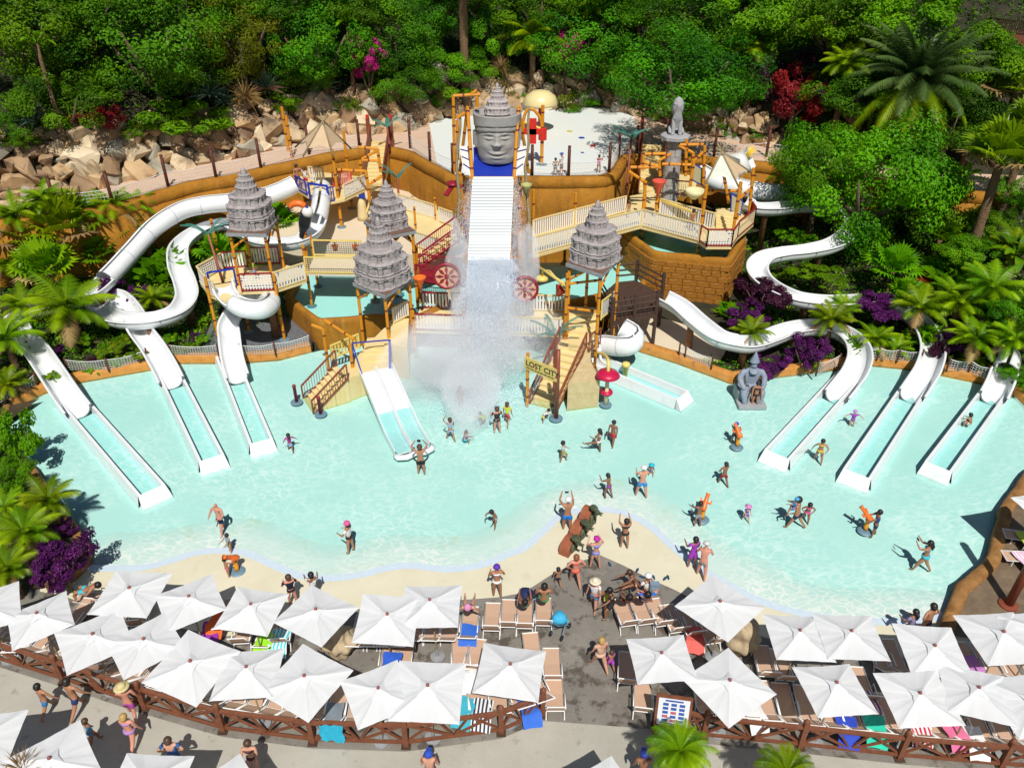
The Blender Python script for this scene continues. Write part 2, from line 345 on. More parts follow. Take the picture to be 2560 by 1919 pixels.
# drain channel along the beach, sand deck, dark wet concrete, promenade
def offset(path, d):
    out = []
    for i in range(len(path)):
        t = path[min(i + 1, len(path) - 1)] - path[max(i - 1, 0)]; t.z = 0; t.normalize(); out.append(path[i] + V((t.y, -t.x, 0)) * d)
    return out
so = offset(strp, .34)
g = MB(); g.strip([p + V((0, 0, .012)) for p in strp], [p + V((0, 0, .012)) for p in so]); struct(obj('drain_channel', g, M_stripe))
fr_px = [(100, 1478), (158, 1489), (300, 1540), (560, 1590), (720, 1575), (867, 1525), (1000, 1512), (1168, 1498), (1250, 1492), (1300, 1482), (1335, 1464), (1389, 1429), (1450, 1403), (1500, 1387), (1557, 1412), (1626, 1447), (1683, 1472), (1760, 1512), (1870, 1580), (2000, 1618), (2227, 1647), (2395, 1630), (2470, 1600), (2600, 1570)]
frl = PP(fr_px, .03)
g = MB(); g.poly([p + V((0, 0, .004)) for p in strp] + [V((19, 21.5, .034)), V((22, 20, .034))] + [p + V((0, 0, .004)) for p in frl[::-1]] + PP([(100, 1440), (200, 1425)], .034)); struct(obj('sand_deck', g, M_sand))
fence_l = PP([(-260, 1560), (-40, 1640), (160, 1703), (364, 1770), (559, 1826), (783, 1855), (1016, 1863), (1253, 1831), (1357, 1787)], .03)
fence_r = PP([(1640, 1808), (1757, 1843), (1998, 1867), (2246, 1894), (2500, 1916), (2760, 1935)], .03)
g = MB(); g.poly([p.copy() for p in frl] + [V((30, 22, .03)), V((30, 14, .03))] + [p + V((0, -.2, 0)) for p in fence_r[::-1]] + [p + V((0, -.2, 0)) for p in fence_l[::-1]] + [V((-30, 22, .03)), V((-24, 26, .03)), V((-19, 24.5, .03))]); struct(obj('concrete_deck', g, M_conc))
g = MB(); g.poly([V((-45, 5, .018)), V((45, 5, .018)), V((45, 13, .018))] + [V((p.x, p.y + .3, .018)) for p in fence_r[::-1]] + [V((p.x, p.y + .3, .018)) for p in fence_l[::-1]] + [V((-45, 22, .018))]); struct(obj('promenade', g, M_prom))
# ---- kerbs
kp = [(0, -.6), (.03, .30), (.10, .40), (.42, .42), (.58, .36), (.62, -.6)]
for nm, path, lab, sd in (('pool_kerb', kerb_l, 'low orange rendered kerb along the back of the pool below the left slides', 1), ('pool_kerb', kerb_r, 'low orange rendered kerb curving round the pool below the right slides', 2)):
    g = MB(); sweep(g, kp, wavy(path, .5, .03, sd)); tag(obj(nm, g, M_kerb, None, True), lab, 'kerb')
M_kerb2 = mat('dark_brown_kerb', (.20, .085, .02), .8, (.33, .17, .05), 2.2, .5, 7)
g = MB(); sweep(g, [(.0, -.6), (-.0, .28), (-.1, .36), (-.42, .36), (-.5, .28), (-.5, -.6)], wavy([V((14.9, 18.9, 0)), V((15.8, 20.1, 0))] + right_edge[1:-1] + [V((25.6, 29.6, 0)), V((27, 31, 0))], .5, .03, 4)); tag(obj('pool_kerb', g, M_kerb2, None, True), 'dark brown kerb wall at the right-hand corner of the pool', 'kerb')
bed = PP([(60, 1150), (104, 1190), (150, 1262), (215, 1350), (236, 1380), (228, 1412), (205, 1440), (177, 1463), (120, 1480), (40, 1470), (-60, 1440), (-200, 1300)], .0)
g = MB(); sweep(g, [(-.0, -.6), (.0, .30), (-.08, .36), (-.28, .36), (-.36, .28), (-.36, -.6)], wavy(left_edge[:1] + left_edge[1:2] + bed[0:9], .5, .03, 5)); tag(obj('bed_kerb', g, M_kerb2, None, True), 'brown kerb round the purple shrub bed at the left of the pool', 'kerb')
lsoil = [V((-40, 34, .2)), V((-26.5, 33.6, .25)), V((-24.6, 34.6, .25))] + [p + V((-.3, 0, .25)) for p in left_edge[1:2]] + [p + V((-.25, 0, .25)) for p in bed[:9]] + [V((-30, 20, .25)), V((-45, 24, .25))]
g = MB(); g.poly(lsoil); struct(obj('bed_soil', g, M_soil))
# ---- terraces and basins of the play structure
patio_l = PP([(640, 605), (690, 520), (790, 470), (900, 440), (1000, 455), (1060, 494), (1110, 530), (1190, 560), (1180, 640), (1050, 640), (960, 625), (800, 612)], 2.6)
g = MB(); g.poly(patio_l, -.5, 2.6); struct(obj('upper_patio', g, M_patio))
patio_r = PP([(1510, 905), (1500, 840), (1560, 790), (1640, 770), (1800, 790), (1830, 850), (1800, 900), (1700, 890), (1590, 858), (1560, 850)], .3)
g = MB(); g.poly(patio_r, -.6, .3); struct(obj('lower_patio', g, M_patio))
gr = PP([(505, 868), (530, 800), (620, 760), (700, 750), (775, 800), (772, 852), (690, 872), (560, 878)], .32)
g = MB(); g.poly(gr, -.5, .32); struct(obj('gravel_bed', g, M_gravel))
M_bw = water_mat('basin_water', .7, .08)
def basin(name, px, z, depth=.3):
    pts = PP(px, z)
    g = MB(); g.poly([V((p.x, p.y, z - depth)) for p in pts], -.7); struct(obj(name + '_floor', g, M_floor))
    g = MB(); g.poly(pts, z - depth - .2, z); g.poly([V((p.x, p.y, z - depth - .2)) for p in pts]); k = len(pts) - 2
    g.f = g.f[:-k] + [tuple(reversed(f)) for f in g.f[-k:]]; struct(obj(name + '_water', g, M_bw)); return pts
bl = basin('left_basin', [(715, 744), (752, 695), (780, 662), (960, 662), (1110, 690), (1120, 760), (1040, 800), (937, 794), (861, 803), (791, 806)], 1.5)
br = basin('right_basin', [(1560, 575), (1569, 588), (1632, 634), (1648, 640), (1740, 646), (1826, 655), (1862, 600), (1850, 560), (1700, 535), (1600, 540)], 3.3)
bm_ = basin('middle_basin', [(1330, 660), (1420, 655), (1560, 640), (1640, 668), (1600, 730), (1500, 742), (1420, 760), (1340, 765), (1250, 740)], 1.5)
# basin walls
def basin_wall(name, px, z, drop, label, blocks=False, seed=1, m=None):
    top = resample(PP(px, z), .5); t = thing(name, label, 'wall', top[len(top) // 2])
    g = MB(); sweep(g, [(.03, -drop), (.03, -.12), (.0, .12), (-.08, .2), (-.3, .2), (-.38, .1), (-.38, -.4)], wavy(top, .5, .025, seed)); obj('wall_face', g, m or M_wall, t, True)
    if blocks:   # carved blocks standing proud of the face in running bond
        r = random.Random(seed); path = resample(PP(px, z), .02); L = len(path); row = 0; zz = z - .25
        while zz > z - drop + .25:
            h = r.uniform(.34, .44); k = r.randint(0, 20)
            while k < L - 12:
                ln = r.randint(20, 46); e = min(L - 1, k + ln)
                if e - k > 10:
                    a, b = path[k], path[e]; d = (b - a); d.z = 0; wd = d.length; d.normalize(); nn = V((-d.y, d.x, 0))
                    o = block_proto.copy(); COL.objects.link(o); o.name = 'block'; c = (a + b) / 2 + nn * (.03 + r.uniform(-.02, .035)); c.z = zz - h / 2
                    o.matrix_world = Matrix.Translation(c) @ Matrix.Rotation(math.atan2(d.y, d.x), 4, 'Z') @ Matrix.Diagonal((wd - .03, .16, h - .03, 1))
                    o.parent = t; o.matrix_parent_inverse = Matrix.Translation(-t.location)
                k = e
            zz -= h; row += 1
    return t
bmx = bmesh.new(); bmesh.ops.create_cube(bmx, size=1.0); bmesh.ops.bevel(bmx, geom=list(bmx.edges), offset=.06, segments=1, affect='EDGES')
me = bpy.data.meshes.new('block'); bmx.to_mesh(me); bmx.free(); me.materials.append(M_block)
block_proto = bpy.data.objects.new('block', me)
basin_wall('basin_wall', [(1120, 765), (1040, 803), (937, 797), (861, 806), (791, 809), (740, 770), (712, 744), (745, 690)], 1.55, 2.2, 'ochre wall round the left-hand turquoise basin under the rope bridge', seed=2)
basin_wall('basin_wall', [(1862, 575), (1864, 602), (1826, 657), (1740, 648), (1650, 641), (1628, 636), (1567, 590), (1555, 570)], 3.35, 4.4, 'tall ochre block wall round the raised right-hand basin', True, 3)
basin_wall('basin_wall', [(1640, 672), (1600, 733), (1500, 745), (1420, 763), (1340, 768), (1250, 745)], 1.55, 2.2, 'ochre wall of the basin behind the right-hand stair', seed=4)
# ---- rock walls
M_rock = mat('sandstone_rock', (.63, .53, .38), .9, (.25, .165, .09), .55, .9, 2.6, detail=10, contrast=.75)
nn_ = M_rock.node_tree.nodes; ll_ = M_rock.node_tree.links
oi = nn_.new('ShaderNodeObjectInfo'); rp = nn_.new('ShaderNodeValToRGB'); rp.color_ramp.interpolation = 'CONSTANT'
for i, c in enumerate([(1, .95, .85), (.75, .62, .5), (1.35, 1.38, 1.38), (.75, .86, .98), (1.15, 1.0, .8), (.62, .5, .42)]):
    e = rp.color_ramp.elements[i] if i < 2 else rp.color_ramp.elements.new(i / 6)
    e.position = i / 6; e.color = (*[min(1.4, q) for q in c], 1)
mxx = nn_.new('ShaderNodeMix'); mxx.data_type = 'RGBA'; mxx.blend_type = 'MULTIPLY'; mxx.inputs[0].default_value = 1
bs = nn_['Principled BSDF']; src = bs.inputs['Base Color'].links[0].from_socket
ll_.new(oi.outputs['Random'], rp.inputs[0]); ll_.new(src, mxx.inputs[6]); ll_.new(rp.outputs[0], mxx.inputs[7]); ll_.new(mxx.outputs[2], bs.inputs['Base Color'])
weather(M_rock, (.075, .055, .04), 1.6, .54, .66, .75); weather(M_rock, (.62, .60, .56), 1.0, .58, .70, .7, seed=4)
rocks = []
for k in range(8):
    r = random.Random(50 + k); bmx = bmesh.new()
    for i in range(13):
        v = V((r.gauss(0, 1), r.gauss(0, 1), r.gauss(0, 1))).normalized(); bmx.verts.new((v.x * r.uniform(.38, .66), v.y * r.uniform(.36, .6), v.z * r.uniform(.3, .6)))
    bmesh.ops.convex_hull(bmx, input=list(bmx.verts)); bmesh.ops.delete(bmx, geom=[v for v in bmx.verts if not v.link_faces], context='VERTS')
    bmesh.ops.subdivide_edges(bmx, edges=list(bmx.edges), cuts=1, use_grid_fill=True)
    for v in bmx.verts: v.co *= 1 + r.uniform(-.11, .07)
    bmesh.ops.triangulate(bmx, faces=list(bmx.faces))
    me = bpy.data.meshes.new('rock'); bmx.to_mesh(me); bmx.free(); me.materials.append(M_rock); rocks.append(me)
def rock_wall(label, path, heights, seed, smin=1.0, smax=2.0, back=1.5):
    path = resample(path, .25); L = len(path); t = thing('rock_wall', label, 'rock wall', path[L // 2]); r = random.Random(seed)
    g = MB(); sweep(g, [(-.15, -.4), (.1, .1), (back * .75, 2.4), (back, 3.0), (back + 1.5, 3.3)], path); obj('bank', g, M_soil, t)
    hmax = max(h for _, h in heights); z = .25
    while z < hmax:
        k = r.randint(0, 3)
        while k < L - 1:
            s = r.uniform(smin, smax) * (1 if r.random() > .15 else 1.35); h = interp(heights, k / L)
            if z < h + .2:
                p = path[k]; d = path[min(k + 1, L - 1)] - path[max(k - 1, 0)]; d.z = 0; d.normalize(); nn = V((-d.y, d.x, 0))
                o = bpy.data.objects.new('rock', r.choice(rocks)); COL.objects.link(o)
                o.location = p + nn * (back * z / 3 + r.uniform(-.25, .2)) + V((0, 0, z + r.uniform(-.15, .15)))
                o.rotation_euler = (r.uniform(0, 6.3), r.uniform(-.6, .6), r.uniform(0, 6.3)); o.scale = (s * r.uniform(.9, 1.4), s, s * r.uniform(.8, 1.15))
                o.parent = t; o.matrix_parent_inverse = Matrix.Translation(-t.location)
            k += max(2, int(s * .62 / .25))
        z += r.uniform(.42, .55) * (smin + smax) / 2
    return t
i0, i1, i2 = 12, 17, len(rockb) - 4
rock_wall('tall tan and grey boulder wall behind the upper path on the left', rockb[:i0 + 1], [(0, 3.6), (.5, 3.3), (.8, 2.6), (1, 3.4)], 5, 1.15, 2.3)
rock_wall('boulder wall behind the stone head and the white splash pad', rockb[i0:i1 + 1], [(0, 3.4), (.4, 2.6), (.8, 2.3), (1, 2.4)], 6)
rock_wall('shaded boulder wall below the dark trees on the right', rockb[i1:i2 + 1], [(0, 2.4), (.4, 1.6), (1, 1.9)], 7)
# ================================================================ slides
M_white = mat('white_gelcoat', (.80, .82, .84), .28, (.76, .785, .80), .7, spec=.5, coat=.3)
M_seam = mat('seam_grey', (.52, .56, .60), .5)
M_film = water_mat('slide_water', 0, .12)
M_tw = None
def frames(pts, up0=V((0, 0, 1))):
    pts = [V(p) for p in pts]; out = []
    for i in range(len(pts)):
        d = (pts[min(i + 1, len(pts) - 1)] - pts[max(i - 1, 0)]).normalized(); x = d.cross(up0).normalized(); out.append((pts[i], x, x.cross(d), d))
    return out
def chan_prof(r, a0, th=.05, flange=.07, k=11):
    """closed section of a trough: inner arc, lips, outer arc (angles from straight down)"""
    inn = [(r * math.sin(a), -r * math.cos(a)) for a in [math.radians(-a0 + 2 * a0 * i / (k - 1)) for i in range(k)]]
    out = [((r + th) * math.sin(a), -(r + th) * math.cos(a)) for a in [math.radians(a0 - 2 * a0 * i / (k - 1)) for i in range(k)]]
    e = math.radians(a0); lx, ly = inn[-1]
    if a0 < 150: return inn + [(lx, ly + .03), (lx + flange + th, ly + .03), (lx + flange + th, ly - .03)] + out + [(-lx - flange - th, ly - .03), (-lx - flange - th, ly + .03), (-lx, ly + .03)]
    return inn + out
def loft(b, fr, prof, caps=True):
    K = len(prof); vs = [p + x * u + y * v for p, x, y, d in fr for u, v in prof]
    fs = [(i * K + k, i * K + (k + 1) % K, (i + 1) * K + (k + 1) % K, (i + 1) * K + k) for i in range(len(fr) - 1) for k in range(K)]
    return b.add(vs, fs)
def slide(label, pxz, r=.52, closed=(0, 0), trough=None, wid=1.15, step=.22, seam=2.2, supports=()):
    path = resample(catmull([P(x, y, z) for x, y, z in pxz], 8), step); N = len(path); t = thing('water_slide', label, 'water slide', V((path[0].x, path[0].y, 0)))
    fr = frames(path); ca, cb = (int(q * (N - 1)) for q in closed); ss = max(3, int(seam / step)); i = 0
    while i < N - 1:
        e = min(N - 1, i + ss)
        if N - 1 - e < 3: e = N - 1
        tubey = ca <= i < cb; pr = chan_prof(r, 172 if tubey else 98, k=19 if tubey else 13)
        g = MB(); loft(g, fr[i:e + 1], pr); obj('slide_section', g, M_white, t, True)
        if i > 0:
            g = MB(); q = [(u * 1.09, v * 1.09) for u, v in chan_prof(r, 172 if tubey else 96, th=.03, flange=.0, k=13)]
            p0, x, y, d = fr[i]; loft(g, [(p0 - d * .035, x, y, d), (p0 + d * .035, x, y, d)], q); obj('flange', g, M_seam, t, True)
        i = e
    if trough:
        a, b = P(trough[0], trough[1], .0), P(trough[2], trough[3], .0); d = (b - a); L = d.length; d.normalize(); n = V((-d.y, d.x, 0)); h = .52; w2 = wid / 2
        g = MB()
        for sgn in (1, -1):
            o = n * (w2 * sgn)
            A = [a + o + V((0, 0, -.28)), a + o + V((0, 0, h)), a + n * ((w2 - .13) * sgn) + V((0, 0, h)), a + n * ((w2 - .2) * sgn) + V((0, 0, .06))]
            A[0] += n * .16 * sgn
            Bv = [q + d * L for q in A]; f = [(0, 1, 5, 4), (1, 2, 6, 5), (2, 3, 7, 6)]
            g.add(A + Bv, f if sgn < 0 else [tuple(reversed(q)) for q in f])
        obj('trough_wall', g, M_white, t)
        g = MB(); m2 = w2 - .19; g.add([a - n * m2 + V((0, 0, .07)), a + n * m2 + V((0, 0, .07)), b + n * m2 + V((0, 0, .07)), b - n * m2 + V((0, 0, .07))], [(3, 2, 1, 0)]); obj('trough_floor', g, M_floor, t)
        g = MB(); m2 = w2 - .17; g.add([a - n * m2 + V((0, 0, .16)), a + n * m2 + V((0, 0, .16)), b + n * m2 + V((0, 0, .16)), b - n * m2 + V((0, 0, .16))], [(3, 2, 1, 0)]); obj('trough_water', g, M_trw, t)
        g = MB(); q = [b - n * (w2 - .01) + V((0, 0, h + .015)), b + n * (w2 - .01) + V((0, 0, h + .015)), b + n * (w2 + .12) + d * .55 + V((0, 0, -.28)), b - n * (w2 + .12) + d * .55 + V((0, 0, -.28))]
        g.add(q + [b - n * w2 - d * .02 + V((0, 0, -.28)), b + n * w2 - d * .02 + V((0, 0, -.28))], [(1, 0, 3, 2), (0, 4, 3), (1, 2, 5), (0, 1, 5, 4)]); obj('end_block', g, M_white, t)
    for k in supports:
        p = path[int(k * (N - 1))]; zt = max(-.3, terrain(p.x, p.y)) if p.y > 38 else -.3
        if p.z - r - zt > .4:
            g = MB(); g.lathe([(.22, zt - .2), (.2, p.z - r - .12), (.26, p.z - r - .07)], (p.x, p.y, 0), 12); obj('support_column', g, M_trunkbrown, t, True)
    return t
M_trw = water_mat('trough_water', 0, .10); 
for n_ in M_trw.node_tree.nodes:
    if n_.type == 'MIX': n_.inputs[6].default_value = (.66, .95, .94, 1); n_.inputs[7].default_value = (.86, 1, 1, 1)  # the painted caustic lines again, in a stronger turquoise tint
weather(M_white, (.52, .53, .50), .8, .58, .72, .35); weather(M_white, (.60, .56, .44), 2.5, .62, .72, .3, (1, 1, .4), 2)
M_trunkbrown = mat('carved_log', (.20, .085, .035), .8, (.30, .15, .07), 3, .5, 8)
slide('long white slide whose closed tube runs along the ochre wall, far left', [(738, 460, 5.55), (700, 478, 5.2), (650, 494, 4.9), (580, 505, 4.65), (520, 511, 4.45), (465, 522, 4.35), (420, 544, 4.15), (375, 578, 3.7), (330, 628, 3.1), (280, 682, 2.45), (235, 724, 2.1), (195, 745, 1.95), (150, 757, 1.85), (104, 766, 1.75), (62, 778, 1.6), (40, 800, 1.45), (52, 835, 1.4), (88, 872, 1.3), (125, 925, 1.2), (165, 985, .95), (195, 1025, .68)], .55, (0, .42), (172, 1000, 386, 1247), 1.2, supports=(.35, .5, .62))
slide('white S-shaped open slide curving round behind the first temple tower', [(806, 470, 5.1), (803, 500, 4.9), (796, 540, 4.5), (780, 575, 4.1), (745, 598, 3.8), (700, 605, 3.5), (650, 600, 3.3), (605, 575, 3.2), (560, 556, 3.1), (500, 572, 2.95), (450, 612, 2.75), (446, 660, 2.55), (462, 705, 2.35), (467, 740, 2.2), (446, 772, 2.1), (396, 792, 2.0), (332, 798, 1.9), (280, 790, 1.8), (245, 765, 1.7), (250, 738, 1.6), (290, 740, 1.5), (325, 775, 1.5), (350, 825, 1.4), (380, 865, 1.25), (408, 912, 1.0), (428, 952, .7)], .56, (0, .09), (410, 915, 534, 1166), 1.15, supports=(.42, .55, .62, .72, .85))
slide('white spiral tube slide dropping from the blue-framed opening, left', [(555, 702, 4.0), (560, 724, 3.8), (574, 746, 3.6), (598, 764, 3.4), (628, 773, 3.2), (656, 772, 3.05), (676, 758, 2.9), (668, 742, 2.75), (640, 738, 2.6), (605, 755, 2.3), (582, 785, 1.95), (571, 812, 1.6), (573, 840, 1.45), (577, 875, 1.2), (584, 910, .95), (594, 942, .68)], .5, (.08, .52), (568, 905, 657, 1124), 1.1, supports=(.4,))
slide('white slide leaving the dark timber platform and bending round the purple shrubs', [(1660, 740, 2.75), (1699, 762, 2.55), (1746, 803, 2.2), (1794, 838, 1.95), (1841, 852, 1.8), (1880, 855, 1.7), (1923, 842, 1.62), (1971, 824, 1.55), (2018, 815, 1.45), (2066, 815, 1.35), (2113, 831, 1.25), (2142, 858, 1.22), (2150, 892, 1.15), (2137, 930, 1.0), (2113, 962, .8), (2092, 988, .66)], .56, (0, 0), (2120, 955, 1938, 1157), 1.25, supports=(.12, .3, .5))
slide('winding white slide looping below the big leafy tree on the right', [(1858, 500, 5.0), (1892, 515, 4.8), (1939, 517, 4.6), (2002, 510, 4.4), (2066, 512, 4.2), (2115, 528, 4.0), (2137, 553, 3.85), (2120, 585, 3.7), (2080, 610, 3.55), (2018, 624, 3.4), (1964, 630, 3.25), (1917, 640, 3.1), (1895, 659, 2.95), (1896, 682, 2.8), (1917, 706, 2.6), (1955, 728, 2.45), (2002, 744, 2.3), (2066, 752, 2.1), (2113, 752, 2.0), (2176, 750, 1.85), (2224, 757, 1.75), (2271, 778, 1.6), (2303, 806, 1.4), (2325, 842, 1.25), (2332, 880, 1.15), (2320, 922, 1.0), (2300, 955, .8), (2280, 985, .66)], .56, (0, 0), (2308, 945, 2136, 1206), 1.25, supports=(.05, .2, .38, .48, .62, .75))
slide('white tube slide along the ochre wall behind the right-hand tepee', [(1755, 432, 5.2), (1790, 452, 5.0), (1850, 470, 4.8), (1920, 482, 4.6), (2000, 486, 4.4), (2080, 480, 4.2), (2150, 490, 4.0)], .6, (0, 1), None, supports=(.3, .7))
slide('rightmost white slide coming out of the planting into the pool', [(2490, 868, 1.5), (2510, 880, 1.35), (2520, 898, 1.25), (2512, 925, 1.1), (2500, 958, .85), (2484, 990, .66)], .56, (0, .45), (2500, 968, 2338, 1188), 1.2)
slide('short white elbow tube beside the right-hand stair', [(1555, 818, 2.3), (1586, 838, 1.95), (1578, 862, 1.65), (1545, 866, 1.4), (1505, 862, 1.15), (1478, 880, .85), (1480, 905, .6), (1510, 928, .5)], .5, (0, .75), (1490, 917, 1703, 1008), 1.15)
# double slide in the middle of the pool
a, b = P(940, 925, 1.35), P(1034, 1128, .12); t = thing('water_slide', 'white double-lane slide running down from the left-hand landing', 'water slide', V((a.x, a.y, 0)))
m = (a + b) / 2 + V((0, 0, -.3)); d = (b - a); d.z = 0; d.normalize(); n = V((-d.y, d.x, 0))
pth = resample(catmull([a, a + d * .5 - V((0, 0, .1)), a.lerp(b, .35) + V((0, 0, -.12)), a.lerp(b, .6) + V((0, 0, -.28)), b - d * 1.5, b], 6), .2)
for sg in (1, -1):
    g = MB(); prof = [(-.44, .26), (-.40, .26), (-.34, .02), (.34, .02), (.40, .26), (.44, .26), (.44, -.12), (-.44, -.12)]
    loft(g, [(p + n * .45 * sg, x, y, q) for p, x, y, q in frames(pth)], prof); obj('slide_lane', g, M_white, t)
    g = MB(); g.strip([p + n * (.45 * sg - .36) + V((0, 0, .09)) for p in pth[len(pth) // 2:]], [p + n * (.45 * sg + .36) + V((0, 0, .09)) for p in pth[len(pth) // 2:]]); obj('lane_water', g, M_trw, t)
g = MB(); e = b + d * .02; g.tube([e + n * .9 + V((0, 0, .05)), e + n * .85 + d * .22 + V((0, 0, .05)), e + n * .45 + d * .36 + V((0, 0, .05)), e + d * .22 + V((0, 0, .05)), e - n * .45 + d * .36 + V((0, 0, .05)), e - n * .85 + d * .22 + V((0, 0, .05)), e - n * .9 + V((0, 0, .05))], .14, 8); obj('end_rim', g, M_white, t, True)
# ================================================================ play structure
M_bam = mat('bamboo_orange', (.68, .29, .012), .45, (.60, .22, .008), 4)
M_band = mat('maroon_band', (.16, .02, .012), .5)
M_maroon = mat('maroon_paint', (.27, .012, .03), .4)
M_rust = mat('rust_brown_paint', (.20, .045, .022), .5, (.26, .07, .035), 3)
M_cream = mat('cream_panel', (.72, .56, .25), .55, (.76, .62, .32), 1.5)
M_cream2 = mat('pale_cream', (.74, .64, .40), .55)
M_slat = mat('white_slat', (.80, .80, .78), .5, (.72, .71, .68), 5)
M_blue = mat('blue_paint', (.012, .035, .36), .4)
M_stone = mat('carved_grey_stone', (.45, .41, .40), .9, (.27, .245, .25), 2.2, .6, 9, detail=8, contrast=.9)
weather(M_stone, (.10, .095, .10), 2.0, .50, .64, .6, (1, 1, .5)); weather(M_stone, (.52, .46, .42), 1.4, .58, .70, .6, seed=3)
M_stone2 = mat('pale_grey_stone', (.40, .42, .44), .85, (.28, .27, .27), 1.1, .35, 7, detail=8, contrast=.8)
M_slab = mat('grey_slab_edge', (.30, .31, .33), .8, (.24, .25, .26), 5)
M_plank = mat('brown_plank', (.13, .07, .05), .8, (.20, .12, .09), 5)
M_net = mat('white_net', (.66, .66, .64), .8)
M_dnet = mat('dark_net', (.10, .09, .08), .8)
M_disc = mat('blue_grey_plate', (.14, .24, .31), .5)
M_red = mat('red_plastic', (.62, .03, .02), .35)
M_orange = mat('orange_plastic', (.80, .16, .02), .4)
M_yel = mat('yellow_pipe', (.74, .58, .16), .4)
M_dark = mat('dark_timber', (.045, .022, .014), .7, (.075, .04, .026), 6)
M_canvas = mat('tan_canvas', (.56, .40, .24), .85, (.60, .45, .29), 3)
M_pole = mat('weathered_pole', (.33, .26, .13), .8, (.22, .17, .10), 6)
def bamboo(a, b, r, parent, name='post', bands=1.05):
    a, b = V(a), V(b); L = (b - a).length; d = (b - a) / max(L, 1e-6); g = MB(); n = 8; x = 0.0
    cuts = [0]; k = bands * .5
    while k < L - .2: cuts += [k, k + .1]; k += bands
    cuts.append(L)
    for i in range(len(cuts) - 1):
        g.cm = i % 2; e = r * (1.12 if i % 2 else 1.0); g.tube([a + d * cuts[i], a + d * cuts[i + 1]], e, n, True)
    return obj(name, g, [M_bam, M_band], parent)
def plate(p, parent, r=.3):
    g = MB(); g.lathe([(r, 0), (r, .05), (r * .8, .07)], p, 16); obj('foot_plate', g, M_disc, parent)
def railing(parent, a, b, h=1.05, kind='slat', mt=None, ms=None, name='railing', gap=None):
    a, b = V(a), V(b); d = b - a; L = V((d.x, d.y, 0)).length; u = d / max(L, 1e-5); Z = V((0, 0, 1)); mt = mt or M_cream
    g = MB(); g.bar(a + Z * h, b + Z * h, .09, .07); g.bar(a + Z * .1, b + Z * .1, .06, .08); g.bar(a, a + Z * h, .07); g.bar(b, b + Z * h, .07)
    o = obj(name, g, mt, parent); s = MB(); y = V((-u.y, u.x, 0)).normalized() if L else V((1, 0, 0))
    if kind == 'slat':
        st = gap or .17; n = max(1, int(L / st))
        for i in range(n): p = a + u * ((i + .5) * L / n); s.box(p + Z * (h * .53), (.105, .025, h * .86), M=Matrix((V((u.x, u.y, 0)).normalized(), y, Z)).transposed())
    elif kind == 'bars':
        n = max(1, int(L / .14))
        for i in range(1, n): p = a + u * (i * L / n); s.bar(p + Z * .1, p + Z * h, .022)
    elif kind in ('net', 'lattice'):
        st, th = (.13, .022) if kind == 'net' else (.15, .07)
        n = max(1, int(L / st)); m = max(1, int((h - .1) / st))
        for i in range(n + 1): p = a + u * (i * L / n); s.box(p + Z * (.1 + (h - .1) / 2), (th, .012, h - .12), M=Matrix((V((u.x, u.y, 0)).normalized(), y, Z)).transposed())
        for j in range(m + 1): s.bar(a + Z * (.1 + (h - .12) * j / m) + y * .008, b + Z * (.1 + (h - .12) * j / m) + y * .008, .012, th)
    elif kind == 'board': s.add([a + Z * .12 + y * .01, b + Z * .12 + y * .01, b + Z * (h - .04) + y * .01, a + Z * (h - .04) + y * .01], [(0, 1, 2, 3)])
    c = obj({'slat': 'slats', 'bars': 'bars', 'net': 'netting', 'lattice': 'lattice', 'board': 'panel'}[kind], s, ms or (M_slat if kind in ('slat', 'lattice') else M_net if kind == 'net' else mt), parent)
    if kind != 'board': c['kind'] = 'stuff'
    c.parent = o; c.matrix_parent_inverse = Matrix.Identity(4)
    return o
def deck(parent, px, z, m=None, th=.16, name='deck'):
    g = MB(); g.poly(PP(px, z), z - th, z); return obj(name, g, m or M_cream, parent)
def stair(parent, a, b, wid, n, m=None, rail='bars', mr=None, rh=1.0, solid=True, sides=(1, -1)):
    a, b = V(a), V(b); d = b - a; f = V((d.x, d.y, 0)); run = f.length; f.normalize(); s = V((-f.y, f.x, 0)); dz = d.z / n; ang = math.atan2(f.y, f.x) - math.pi / 2
    for i in range(n):
        z = a.z + dz * (i + 1); bot = min(a.z, b.z) - .1 if solid else z - .14
        c = a + f * (run * (i + .5) / n); c.z = (z + bot) / 2
        g = MB(); g.box(c, (wid, run / n + .03, z - bot), ang); g.box((c.x - f.x * run / n * .5, c.y - f.y * run / n * .5, z - .02), (wid + .02, .06, .05), ang); obj('step', g, m or M_cream, parent)
    for sg in sides:
        o = s * (wid / 2 + .05) * sg
        if mr: railing(parent, a + o, b + o, rh, rail, mr, mr)
def redent(a, k=3.2):
    c, s_ = abs(math.cos(a)), abs(math.sin(a)); return 1.0 / (c ** k + s_ ** k) ** (1.0 / k)
